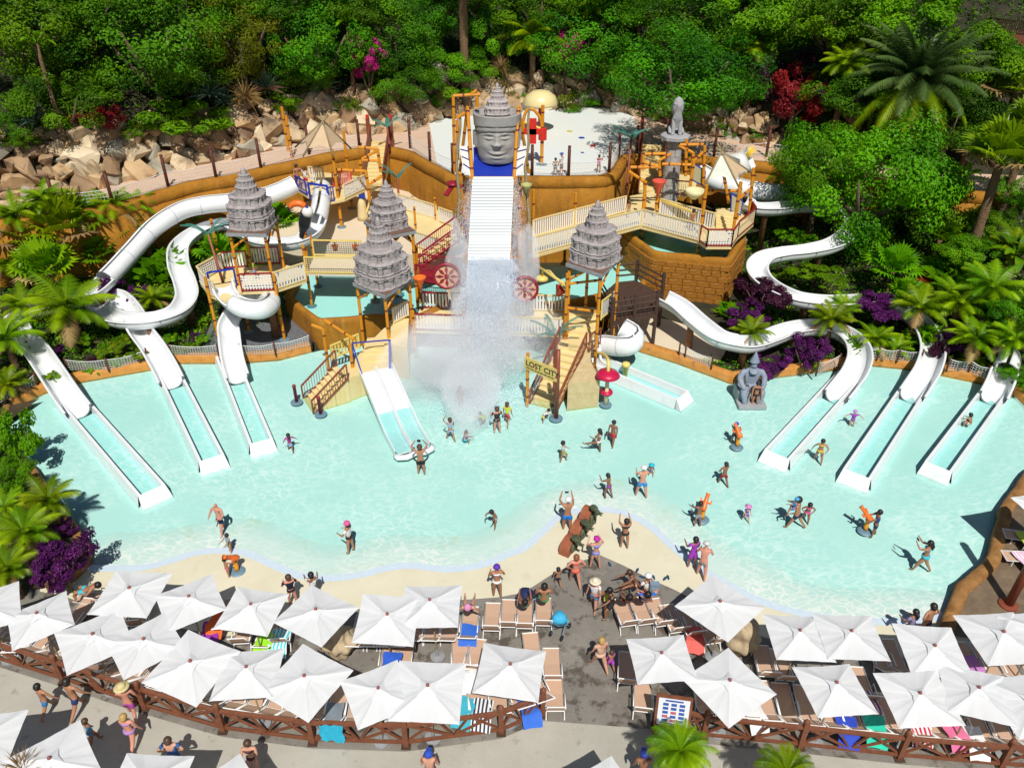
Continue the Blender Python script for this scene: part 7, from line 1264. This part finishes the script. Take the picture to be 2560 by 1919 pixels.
def grassy(seed, n=260, mats=None, w=.018):
    r = random.Random(seed); g = MB()
    for k in range(n):
        a = r.uniform(0, 6.28); e = r.uniform(.5, 1.5); h = V((math.cos(a), math.sin(a), 0)); sd = V((-h.y, h.x, 0)) * w; b = V((r.gauss(0, .22), r.gauss(0, .22), 0)); ln = r.uniform(.6, 1.1); d = h * math.cos(e) + V((0, 0, math.sin(e))); m = b + d * ln * .6; t = m + (h * math.cos(e - .9) + V((0, 0, math.sin(e - .9)))) * ln * .5; g.cm = r.randint(0, len(mats) - 1); o = len(g.v); g.v += [tuple(b - sd), tuple(b + sd), tuple(m + sd), tuple(t), tuple(m - sd)]; g.f.append((o, o + 1, o + 2, o + 3, o + 4)); g.m.append(g.cm)
    return g.mesh('crown', mats)
PM = {'feather': [feather(i, 22, 1, 44, .024, .27, [L_palm, L_dry]) for i in (1, 2)], 'featherd': [feather(3, 26, 1, 44, .022, .25, [L_palm])], 'date': [feather(5, 84, 1, 54, .016, .16, [L_palmd, L_palm], (-.55, 1.3), .7)], 'fan': [fan(i, 22, 15, [L_palm, L_dry]) for i in (1, 2)], 'fand': [fan(4, 18, 15, [L_bright])], 'agave': [rosette(1, 46, [L_blue], .09)], 'dryagave': [rosette(2, 60, [L_dry], .05, .5, -.5)], 'pinkagave': [rosette(3, 52, [L_blue, L_pinkag], .06)], 'yucca': [rosette(4, 70, [L_mid, L_dry], .05, .2, -.4)], 'banana': [banana(i, 11, [L_bright]) for i in (1, 2)], 'bananad': [banana(4, 10, [L_mid])], 'grass': [grassy(1, 300, [L_bright, L_mid]), grassy(2, 300, [L_palm, L_bright])], 'foxtail': [feather(8, 44, 1, 56, .016, .26, [L_palm], (-.1, 1.25), 1.5)]}
def ground_z(x, y):
    if y < 36.5 and x < -14: return .25
    if y < 30: return .03
    return terrain(x, y)
def march(px, py, hc):
    d = ray(px, py); Y = 14.0
    while Y < 130:
        p = V((0, 0, CH)) + d * (Y / d.y)
        if p.z <= max(ground_z(p.x, p.y), -.2) + hc: return p
        Y += .15
    return p
TR = bpy.data.objects
seedp = [100]
def ywall(px, py, off):
    Y = 65.0
    for _ in range(12): Y = interp(tab_r, PY(px, py, Y).x) + off
    return Y
def tree(kind, px, py, wpx, label, hpx=None, hc=None, cat='tree', group=None, Y=None, name=None, trunkm=None):
    """leafy tree or shrub: crown centred on the sight line, limbs down to the ground below it"""
    r = random.Random(seedp[0]); seedp[0] += 1; rad0 = wpx / 2 / 28.0; hcg = hc if hc is not None else rad0 * 1.15
    for _ in range(3):
        p = PY(px, py, Y) if Y else march(px, py, hcg); rad = wpx / 2 / scale_at(p); hcg = hc if hc is not None else rad * 1.05
    rz = (hpx or wpx * .85) / 2 / scale_at(p) * 1.1; gz = ground_z(p.x, p.y); t = thing(name or ('tree' if cat == 'tree' else 'shrub'), label, cat, V((p.x, p.y, gz)), group)
    o = bpy.data.objects.new('crown', r.choice(CR[kind])); COL.objects.link(o); o.parent = t; o.location = (0, 0, p.z - gz); o.scale = (rad * 1.08, rad * r.uniform(.9, 1.05), rz); o.rotation_euler.z = r.uniform(0, 6.28)
    g = MB(); h = max(.3, p.z - gz); tr = max(.04, rad * .07); g.tube([V((0, 0, -.2)), V((r.uniform(-.1, .1) * rad, 0, h * .5)), V((0, r.uniform(-.1, .1) * rad, h))], [tr, tr * .8, tr * .5], 7)
    for k in range(5): a = k * 1.26 + r.random(); g.tube([V((0, 0, h * .45)), V((math.cos(a) * rad * .35, math.sin(a) * rad * .35, h * .85)), V((math.cos(a) * rad * .6, math.sin(a) * rad * .6, h + rz * .25))], [tr * .55, tr * .4, tr * .15], 5)
    lobj('trunk', g, trunkm or M_bark, t, True); return t
def palm(kind, px, py, rpx, label, hc=1.2, cat='palm', group=None, name='palm', Y=None, trunk=True, tilt=0.0, dry=False, tr=None):
    r = random.Random(seedp[0]); seedp[0] += 1; p = PY(px, py, Y) if Y else march(px, py, hc); rad = rpx / scale_at(p); gz = ground_z(p.x, p.y); t = thing(name, label, cat, V((p.x, p.y, gz)), group)
    o = bpy.data.objects.new('crown', r.choice(PM[kind])); COL.objects.link(o); o.parent = t; o.location = (0, 0, p.z - gz); o.scale = (rad,) * 3; o.rotation_euler = (r.uniform(-.12, .12), r.uniform(-.12, .12), r.uniform(0, 6.28)); h = p.z - gz
    if trunk and h > .3:
        g = MB(); q = tr or max(.06, min(.28, rad * .09)); N = 9; g.tube([V((tilt * (1 - i / N) * h, 0, h * i / N - (.2 if i == 0 else 0))) for i in range(N + 1)], [q * (1.15 - .25 * i / N) * (1.06 if i % 2 else .95) for i in range(N + 1)], 9); lobj('trunk', g, M_ptrunk, t, True)
    return t
FOREST = 'trees on the slope above the rock wall'
for a in [('mid', 55, 100, 330, 'yellow-green broadleaf tree in the top left corner', 300), ('dark', 370, 110, 430, 'largest dark tree above the left rock wall', 330), ('mid', 150, 265, 260, 'leafy tree sagging over the left end of the rock wall', 200), ('dark', 30, 330, 170, 'low dark tree at the left frame edge above the rocks', 130), ('olive', 600, 100, 270, 'olive feathery tree between two dark trees', 260), ('dark', 790, 120, 320, 'dark glossy tree left of the banana plant', 260), ('dark', 985, 90, 260, 'dark tree left of the bare palm trunk', 240), ('dark', 1000, 205, 210, 'rounded dark shrub tree above the centre-left rocks', 150), ('dark', 470, 195, 190, 'dark tree behind the blue agaves', 110), ('dark', 770, 190, 180, 'dark bushy tree above the grey rocks', 110), ('mid', 1130, 175, 190, 'light green leafy tree below the bare palm trunk', 130), ('mid', 1235, 90, 170, 'green tree right of the bare palm trunk', 180), ('dark', 1440, 110, 290, 'dark tree behind the magenta bougainvillea', 240), ('dark', 1560, 150, 240, 'dark tree between the two magenta bushes', 230), ('dark', 1700, 190, 400, 'broad dark tree above the lion statue', 270), ('dark', 1720, 50, 360, 'dark tree at the top edge, right of centre', 220), ('bright', 1900, 60, 300, 'mid-green tree at the top edge above the red bush', 240), ('bright', 2090, 50, 330, 'bright green tree at the top edge left of the date palm', 230), ('bright', 2280, 60, 320, 'bright green tree at the top edge behind the date palm', 220), ('bright', 2420, 170, 260, 'bright green tree right of the date palm', 230), ('dark', 1810, 210, 230, 'dark tree left of the red bush', 200), ('dark', 600, 20, 300, 'dark tree behind the olive tree at the top edge', 180), ('dark', 200, 20, 330, 'dark tree at the top edge, left', 160), ('dark', 890, 20, 300, 'dark tree at the top edge left of the palm trunk', 160), ('mid', 1350, 20, 260, 'tree at the top edge above the feather palm', 160), ('dark', 1080, 40, 200, 'shadowed tree around the bare palm trunk', 160), ('dark', 1580, 20, 260, 'shadowed tree at the top edge behind the leaning palm', 150), ('dark', 2140, 230, 260, 'dark tree under the date palm', 180), ('dark', 2380, 300, 260, 'dark tree below the date palm on the right', 200), ('mid', 2565, 150, 170, 'tree on the far right slope below the hill terrace', 110), ('dark', 80, -20, 360, 'tree beyond the top left corner', 160), ('mid', 430, -25, 360, 'tree rising past the top edge, left', 150), ('dark', 740, -25, 340, 'tree rising past the top edge left of the palm trunk', 150), ('dark', 1200, -20, 300, 'tree rising past the top edge behind the palm trunk', 150), ('bright', 1480, -25, 320, 'tree rising past the top edge, centre right', 150), ('dark', 1840, -25, 340, 'tree rising past the top edge right of centre', 150), ('bright', 2180, -25, 340, 'tree rising past the top edge behind the bright ones', 140)]:
    tree(a[0], a[1], a[2], a[3], a[4], a[5], group=FOREST)
for a in [('red', 1995, 235, 190, 'crimson-leaved bush left of the date palm', 200), ('plum', 1940, 215, 120, 'dark purple bush against the crimson one', 190), ('red', 243, 292, 120, 'small red bush on the left rock wall', 110, 1.6), ('lightshrub', 430, 300, 240, 'dense rounded green bush spilling over the rock wall', 130, 1.2), ('flower', 1412, 125, 150, 'magenta bougainvillea right of the feather palm', 150, .6), ('flower', 1588, 180, 75, 'narrow magenta bougainvillea hanging down the dark tree', 110, .6), ('ivy', 1440, 240, 190, 'creeper curtain hanging over the rocks behind the splash pad', 90, 1.3), ('ivy', 1580, 262, 90, 'creeper hanging over the rocks right of the splash pad', 90, 1.2), ('flower', 1735, 245, 80, 'small magenta spray low on the broad dark tree', 50, 1.5), ('lightshrub', 1110, 220, 190, 'light green shrub above the head frame rocks', 110, 2.2), ('lightshrub', 700, 250, 120, 'low green shrub right of the pink agave', 70, 2.0), ('flower', 915, 140, 110, 'thin bougainvillea among the dark trees, left of centre', 130, .6)]:
    tree(*a[:5], a[5], cat='shrub', Y=ywall(a[1], a[2], a[6]) if len(a) > 6 else None)
tree('fine', 2170, 480, 420, 'big bright leafy tree in front of the upper right slides', 430, hc=5.0, Y=50.5); tree('fine', 2060, 420, 260, 'left part of the leafy growth over the upper right path', 240, hc=3.5, Y=52.5, cat='shrub'); tree('mid', 2330, 560, 260, 'leafy tree right of the big bright tree', 260, hc=4.0, Y=49)
palm('date', 2292, 205, 205, 'large grey-green date palm at the upper right', 6.0, tr=.4)
for a in [('feather', 1332, 105, 115, 'feather palm above the cream mushroom', 3.5), ('featherd', 1490, 20, 90, 'short palm with hanging dry skirt at the top edge', 4.0), ('fan', 1600, 55, 75, 'tattered palm right of the magenta bush', 3.0), ('featherd', 1890, 110, 80, 'small feather palm among the top right trees', 3.0), ('featherd', 2120, 160, 85, 'feather palm left of the date palm', 3.0), ('fan', 2500, 410, 130, 'tall fan palm at the right edge, lower of two', 6.5), ('fan', 2540, 230, 110, 'fan palm at the right edge, upper of two', 5.0), ('fan', 2570, 330, 100, 'fan palm cut by the right frame edge', 5.5)]: palm(*a, group='palms on the slope', Y=ywall(a[1], a[2], .7) if a[1] < 2200 else None)
p = PY(1160, 118, 72); g = MB(); N = 22; t = thing('palm', 'tall bare palm trunk rising out of the top edge', 'palm', V((p.x, p.y, ground_z(p.x, p.y)))); g.tube([V((0, 0, i * .5)) for i in range(N)], [.36 * (1.05 if i % 2 else .92) for i in range(N)], 12); lobj('trunk', g, M_ptrunk, t, True); o = bpy.data.objects.new('crown', PM['featherd'][0]); COL.objects.link(o); o.parent = t; o.location = (0, 0, N * .5); o.scale = (3.5,) * 3
for a in [('agave', 522, 235, 62, 'blue agave on top of the left rock wall'), ('agave', 560, 255, 40, 'smaller blue agave beside the first'), ('dryagave', 612, 240, 52, 'dry straw-coloured agave on the rock wall'), ('pinkagave', 665, 220, 55, 'pink-edged agave right of the dry one'), ('agave', 805, 215, 50, 'green agave with drooping leaves above the grey rocks'), ('agave', 90, 300, 55, 'drooping blue agave at the left of the rock wall'), ('yucca', 1270, 205, 60, 'yucca rosette behind the stone head spire'), ('dryagave', 1160, 160, 35, 'dry yucca among the green shrubs, left of the spire'), ('dryagave', 1250, 170, 40, 'dry branching yucca behind the spire')]: palm(*a, hc=.5, cat='agave', group='agaves along the rock wall', name='agave', trunk=False, Y=ywall(a[1], a[2], .9))
for a in [('banana', 868, 60, 60, 'banana-like plant among the dark trees', 3.0), ('bananad', 90, 110, 60, 'broad-leaved plant in the top left tree', 3.5), ('banana', 1660, 60, 50, 'broad-leaved plant in the tree right of the tattered palm', 4.5), ('banana', 2430, 330, 75, 'banana plant below the date palm', 3.0), ('banana', 2410, 450, 55, 'banana plant beside the upper fan palm trunk', 2.0), ('bananad', 2540, 640, 80, 'dark banana plant at the right edge', 1.6), ('banana', 2490, 300, 60, 'banana plant between the right fan palms', 3.0)]: palm(*a, Y=ywall(a[1], a[2], .9) if a[2] < 150 else None, cat='banana plant', group='broad-leaved plants', name='banana_plant')
LEFTG = 'palms left of the play structure'
for a in [('feather', 40, 540, 80, 'feather palm at the left edge below the path', 1.6), ('feather', 110, 500, 70, 'arching palm below the left end of the path', 1.8), ('fan', 165, 590, 130, 'largest fan palm on the left', 2.6), ('fan', 120, 680, 100, 'fan palm left of the long slide', 1.6), ('feather', 170, 770, 125, 'coconut-like palm before the long slide', 2.2), ('feather', 20, 660, 80, 'feather palm cut by the left edge, upper', 1.6), ('feather', 15, 850, 100, 'feather palm cut by the left edge beside the first slide', 1.8), ('feather', 280, 520, 80, 'arching palm under the ochre wall, left', 1.5), ('fand', 330, 560, 60, 'small fan palm beside the long tube', 1.2), ('fand', 440, 560, 60, 'fan palm between the two left slides', 1.6), ('fand', 545, 640, 70, 'fan palm inside the bend of the S-shaped slide', 1.2), ('fand', 700, 560, 70, 'fan palm behind the toucan', 1.6), ('feather', 385, 750, 60, 'low palm inside the slide loop', .8), ('fand', 250, 640, 70, 'fan palm leaning over the long slide', 1.2), ('feather', 60, 760, 70, 'palm behind the far-left slide bend', 1.0), ('fan', 640, 660, 60, 'palm in the shade under the first temple tower', 1.2), ('feather', 20, 960, 60, 'palm at the left edge above the pool corner', .9), ('feather', 210, 530, 85, 'arching palm before the ochre wall, far left', 1.8), ('fan', 60, 600, 90, 'fan palm below the left end of the ochre wall', 1.8), ('feather', 340, 515, 60, 'palm under the fence post on the left wall', 1.6), ('fand', 285, 590, 60, 'fan palm left of the long open slide', 1.5)]: palm(*a, group=LEFTG)
for a in [('grass', 410, 690, 85, 'bamboo-like light green clump inside the S bend'), ('grass', 350, 640, 60, 'light grass clump beside the long slide'), ('grass', 470, 540, 50, 'reedy clump at the top of the S-shaped slide'), ('grass', 550, 560, 45, 'reedy clump left of the first temple tower'), ('grass', 690, 600, 45, 'grass clump below the toucan'), ('grass', 740, 650, 30, 'grass tuft beside the netted walkway')]: palm(*a, hc=.1, cat='grass clump', group='grass clumps left', name='grass_clump', trunk=False)
for i, (x, y, w_) in enumerate([(60, 350, 90), (330, 330, 80), (480, 300, 70), (720, 262, 90), (870, 258, 100), (960, 250, 60), (1090, 250, 90), (1300, 232, 80), (1640, 280, 90), (1730, 310, 110), (1820, 320, 110), (1900, 335, 90)]): tree('ivy', x, y, w_, 'creeper tuft spilling over the boulder wall, %s from the left' % ordn[i], w_ * .55, cat='creeper', group='creepers on the boulder wall', name='creeper', Y=ywall(x, y, .75))
for a in [('purple', 270, 720, 75, 'purple shrub under the long slide, left one', 70), ('purple', 345, 735, 65, 'purple shrub beside the short lower slide', 60), ('plum', 365, 590, 55, 'plum shrub on the left of the long slide bend', 55), ('plum', 80, 735, 55, 'plum shrub behind the far-left palm', 50), ('purple', 485, 535, 40, 'small purple shrub at the tube', 35), ('plum', 240, 900, 40, 'small plum shrub above the kerb net, left', 35), ('purple', 150, 875, 40, 'small purple shrub beside the first slide', 35), ('purple', 488, 845, 35, 'purple shrub beside the carved log support', 45), ('lightshrub', 30, 1110, 150, 'white-flowered bright shrub at the left pool edge', 250), ('purple', 150, 1410, 165, 'large round purple shrub at the near left corner', 190), ('purple', 165, 1320, 60, 'smaller purple shrub behind the large purple one', 70), ('plum', 130, 1270, 50, 'plum shrub under the left pool palm', 60), ('bright', 20, 1190, 120, 'leafy shrub below the white-flowered one', 120)]: tree(*a[:5], a[5], cat='shrub', hc=None)
for a in [('feather', 120, 1250, 85, 'young palm leaning over the pool at the left'), ('feather', 60, 1330, 95, 'palm behind the large purple shrub'), ('feather', 20, 1420, 80, 'palm at the left edge beside the large purple shrub'), ('feather', 10, 1270, 70, 'palm cut by the left edge above the purple shrub')]: palm(*a, hc=1.4, group='palms at the near left bed')
for i, (x, y, w_) in enumerate([(300, 860, 70), (345, 890, 60), (260, 880, 60), (420, 850, 55), (200, 850, 60), (470, 870, 45), (505, 850, 50), (440, 880, 40), (320, 830, 50), (130, 940, 50), (50, 940, 60), (230, 925, 50), (290, 910, 45), (505, 800, 40), (400, 830, 45)]): tree('fern', x, y, w_, 'low green fern clump by the left kerb, %s' % ['below the slide loop', 'left of the second slide', 'beside the kerb net', 'under the S-shaped slide', 'near the first slide', 'at the gravel edge', 'under the carved log', 'behind the kerb net', 'in the loop shade', 'at the first slide foot', 'at the far-left net', 'against the kerb', 'above the kerb', 'beside the bamboo post', 'under the slide bend'][i], w_ * .7, cat='fern', group='ferns by the left kerb', name='fern')
RIGHTG = 'planting round the right slides'
for a in [('plum', 1905, 735, 150, 'dark maroon shrub inside the right slide loop', 120), ('purple', 1870, 790, 110, 'purple shrub left of the maroon one', 95), ('purple', 2020, 880, 130, 'purple shrub under the bending slide', 110), ('purple', 1925, 915, 95, 'purple shrub beside the seated statue', 60), ('purple', 2200, 765, 150, 'wide purple shrub over the winding slide', 75), ('plum', 2350, 880, 60, 'plum shrub beside the second slide exit', 110), ('purple', 2385, 850, 80, 'purple shrub right of the winding slide exit', 90), ('plum', 2480, 885, 70, 'plum shrub above the rightmost slide', 90), ('lightshrub', 2050, 690, 140, 'low green mound inside the winding slide', 60), ('lightshrub', 1990, 600, 110, 'green shrub between the two runs of the winding slide', 60), ('redflower', 2300, 705, 55, 'orange-red leaved plant among the right palms', 65), ('fern', 1960, 690, 70, 'fern beside the orange log support', 40), ('lightshrub', 1900, 850, 60, 'green shrub beneath the bending slide', 40), ('mid', 1980, 470, 110, 'green shrub under the right wall slide', 80), ('bright', 2420, 640, 140, 'leafy shrub under the fan palm trunks', 110), ('mid', 2540, 780, 160, 'dark leafy shrub at the right edge', 140), ('mid', 2470, 560, 130, 'shaded shrub between the fan palm trunks', 110), ('mid', 2545, 940, 90, 'dark shrub at the right end of the pool kerb', 70), ('mid', 2540, 480, 120, 'shrub behind the tall fan palms', 110), ('fern', 2030, 910, 60, 'green fern in front of the purple shrub, right', 45)]: tree(*a[:5], a[5], cat='shrub', group=RIGHTG)
for a in [('featherd', 1960, 440, 60, 'arching palm at the end of the right wall slide', 1.5), ('featherd', 2010, 500, 55, 'small palm left of the big bright tree', 1.2), ('fand', 2230, 680, 85, 'fan palm below the big bright tree', 1.4), ('fand', 2260, 740, 60, 'small fan palm behind the wide purple shrub', 1.0), ('feather', 2080, 800, 70, 'slender palm over the bending slide', 1.9), ('feather', 2300, 770, 90, 'slender palm over the second slide', 2.2), ('feather', 2190, 850, 65, 'low palm between the bending slide and the second exit', 1.0), ('feather', 2240, 870, 50, 'low palm beside the second slide exit', .7), ('featherd', 2400, 760, 95, 'palm among the right-hand thicket', 2.0), ('featherd', 2480, 720, 100, 'palm at the right thicket, behind', 2.2), ('feather', 2440, 850, 85, 'palm above the rightmost slide', 1.6), ('feather', 2540, 850, 80, 'palm at the right frame edge above the kerb', 1.5), ('fand', 2350, 600, 80, 'fan palm under the leafy trees, right', 1.5), ('feather', 2110, 770, 55, 'wispy palm on the winding slide', 1.6), ('featherd', 2530, 620, 80, 'palm in the shade at the right edge', 1.5), ('feather', 1880, 830, 60, 'wispy palm above the seated statue', 1.6)]: palm(*a, group='palms round the right slides')
for a in [('grass', 2380, 700, 75, 'tall grass clump left of the right-hand palms'), ('grass', 2500, 790, 80, 'tall grass clump at the right edge'), ('grass', 1840, 790, 45, 'grass clump behind the purple shrub'), ('grass', 2150, 880, 50, 'grass clump inside the bending slide'), ('grass', 2310, 850, 50, 'grass clump beside the second slide'), ('grass', 2200, 620, 50, 'grass clump under the big bright tree'), ('grass', 1915, 560, 40, 'grass clump beside the log column'), ('grass', 2440, 910, 45, 'yellow-green grass above the rightmost kerb')]: palm(*a, hc=.1, cat='grass clump', group='grass clumps right', name='grass_clump', trunk=False)
# foreground palm tops on the promenade
for a in [('foxtail', 1700, 1880, 105, 'bushy palm top at the bottom edge right of the gap'), ('foxtail', 1965, 1935, 100, 'bushy palm top at the bottom edge below the right fence'), ('dryagave', 60, 1925, 70, 'dry palm fronds at the bottom left corner')]:
    p = P(a[1], a[2], 2.4); t = thing('palm', a[4], 'palm', V((p.x, p.y, 0))); o = bpy.data.objects.new('crown', PM[a[0]][0]); COL.objects.link(o); o.parent = t; o.location = (0, 0, 2.4); o.scale = (a[3] / scale_at(p),) * 3; g = MB(); g.tube([V((0, 0, 0)), V((0, 0, 2.4))], .1, 8); lobj('trunk', g, M_ptrunk, t, True)
# undergrowth that nobody could count
def carpet(name, label, mats, pts, n, size, seed):
    r = random.Random(seed); g = MB()
    for _ in range(n):
        x, y, z = pts(r); g.cm = r.randint(0, len(mats) - 1)
        for k in range(5): leaf(g, V((x + r.gauss(0, .18), y + r.gauss(0, .18), z + r.uniform(.03, .35))), (rv(r) * .7 + V((0, 0, .8))).normalized(), rv(r), size * r.uniform(.7, 1.4), size * .5)
    tag(obj(name, g, mats), label, 'plants', None, 'stuff')
def hillpt(r):
    while True:
        x = r.uniform(-48, 58); y = r.uniform(50, 100); yr = interp(tab_r, x)
        if yr + 1.8 < y < yr + 26: return x, y, terrain(x, y)
def leftpt(r):
    while True:
        x = r.uniform(-36, -12.5); y = r.uniform(33, 58)
        if interp(tab_k, x) + .8 < y < interp(tab_w, x) - .6 and not (-17.5 < x < -12 and y < 43): return x, y, terrain(x, y)
def rightpt(r):
    while True:
        x = r.uniform(9, 40); y = r.uniform(34, 58)
        if interp(tab_k, x) + .8 < y < interp(tab_w, x) - .6 and not (x < 15.5 and y > 38.5): return x, y, terrain(x, y)
carpet('hill_undergrowth', 'green undergrowth covering the slope between the trees', [L_dark, L_mid], hillpt, 11000, .27, 1); carpet('left_undergrowth', 'low leafy ground cover between the left slides', [L_mid, L_dark, L_palm], leftpt, 3800, .2, 2); carpet('right_undergrowth', 'low leafy ground cover between the right slides', [L_mid, L_dark, L_palm], rightpt, 4200, .2, 3)
# ================================================================ falling water
t = thing('falling_water', 'white water pouring off the chute and bursting into spray', 'water', V((tp.x, 41, 0))); r = random.Random(77)
M_drop = mat('water_drop', (.66, .76, .90), .12, spec=.6)
def drop(g, x, y, z, q, s): g.add([(x + q, y - q * .6, z), (x - q, y - q * .6, z), (x, y + q, z), (x, y, z + q * s), (x, y, z - q * s)], [(0, 1, 4), (1, 2, 4), (2, 0, 4), (1, 0, 3), (2, 1, 3), (0, 2, 3)])
def drops(n, seed, spread, vy, rmin, rmax, tmax=1.05):
    r = random.Random(seed); g = MB(); K = [(r.uniform(-hw, hw) * .98, r.uniform(*vy), r.gauss(0, spread)) for _ in range(160)]   # water leaves in strands that break up as they fall
    for _ in range(n):
        tt = r.random() ** .7 * tmax; x0, v, gx = r.choice(K); x = tp.x + x0 * (1 + .35 * tt) + gx * tt * 1.6 - 1.0 * tt * tt + r.gauss(0, .04 + spread * tt * .75); y = bt.y - .1 - v * tt + r.gauss(0, .08 + .55 * tt); z = bt.z + .15 - 1.2 * tt - 4.3 * tt * tt + r.gauss(0, .12 + .5 * tt)
        if z < .02: z = abs(r.gauss(.02, .35 + .5 * r.random()))
        drop(g, x, y, z, r.uniform(rmin, rmax) * (1 if r.random() > .04 else 1.8), r.uniform(1.5, 4.5))
    return g
o = obj('droplets', drops(36000, 1, .85, (1.0, 9.5), .005, .0125), M_drop, t); o['kind'] = 'stuff'
o = obj('droplets', drops(9000, 2, .24, (2.0, 5.0), .006, .014, .5), M_drop, t); o['kind'] = 'stuff'
g = MB(); r = random.Random(5)    # thin sheets off both sides of the chute
for _ in range(9000):
    sg = r.choice((-1, 1)); k = r.random(); p = tp.lerp(bt, k) + V((sg * (hw + abs(r.gauss(0, .22 + .35 * k))), 0, 0)); fz = r.random() ** 1.4 * 2.8; drop(g, p.x, p.y - r.uniform(0, .5) * fz, p.z - fz, r.uniform(.005, .012), 3)
o = obj('droplets', g, M_drop, t); o['kind'] = 'stuff'
g = MB(); pts = [bt + V((hw * (-1 + 2 * i / 24), 0, .06)) for i in range(25)]; rows = []   # the tongue of white water leaving the chute
for j in range(9): rows.append([p + V((r.gauss(0, .02), -.28 * j, -.06 * j - .035 * j * j + r.gauss(0, .035) * j ** .5)) for p in pts])
for j in range(8): g.strip(rows[j], rows[j + 1])
o = obj('water_tongue', g, glassy('foaming_water', (.72, .86, .92), .45), t, True)
g = MB()   # foam where it lands
for _ in range(5000):
    a = r.uniform(0, 6.28); q = r.gauss(0, 1); drop(g, tp.x - .7 + math.cos(a) * q * 1.7, bt.y - 6.2 + math.sin(a) * q * 1.5, .015 + abs(r.gauss(0, .03)), r.uniform(.012, .035), .5)
o = obj('foam', g, M_drop, t); o['kind'] = 'stuff'
m = bpy.data.materials.new('spray_mist'); m.use_nodes = True; n = m.node_tree.nodes; l = m.node_tree.links; n.remove(n['Principled BSDF']); pv = n.new('ShaderNodeVolumePrincipled'); pv.inputs['Color'].default_value = (.92, .95, 1, 1); pv.inputs['Density'].default_value = .34; pv.inputs['Anisotropy'].default_value = -.35; l.new(pv.outputs[0], n['Material Output'].inputs['Volume'])
def mist(c, s, seed, dens):
    mm = m.copy(); mm.node_tree.nodes['Principled Volume'].inputs['Density'].default_value = dens; bmx = bmesh.new(); bmesh.ops.create_icosphere(bmx, subdivisions=3, radius=1)
    for v in bmx.verts: q = v.co.normalized(); k = 1 + .16 * math.sin(q.x * 5 + seed) * math.cos(q.z * 4 + seed * 2) + .1 * math.sin(q.z * 9 + seed); v.co = V((q.x * s[0] * k, q.y * s[1] * k, q.z * s[2] * k))
    me = bpy.data.meshes.new('mist'); bmx.to_mesh(me); bmx.free(); me.materials.append(mm); o = link('mist', me); o.location = V(c); o.parent = t; o.matrix_parent_inverse = Matrix.Translation(-t.location); o['kind'] = 'stuff'
for k, (c, q, dn) in enumerate([((tp.x, bt.y - .6, 4.9), (1.35, .8, .7), .8), ((tp.x - .2, bt.y - 2.2, 3.3), (2.0, 1.5, 2.2), .24), ((tp.x - 1.4, bt.y - 4.6, 1.8), (3.2, 2.6, 2.0), .20), ((tp.x + 1.2, bt.y - 2.8, 2.0), (3.0, 2.2, 2.2), .15), ((tp.x - 1.0, bt.y - 7.2, 1.2), (1.5, 3.2, 1.4), .24), ((tp.x - 1.9, bt.y + .2, 4.2), (.7, 1.6, 2.8), .36), ((tp.x + 1.9, bt.y + .2, 4.2), (.7, 1.6, 2.8), .36), ((tp.x - 3.2, bt.y - 5.0, 1.6), (2.8, 2.6, 2.0), .20)]): mist(c, q, k + 1, dn)
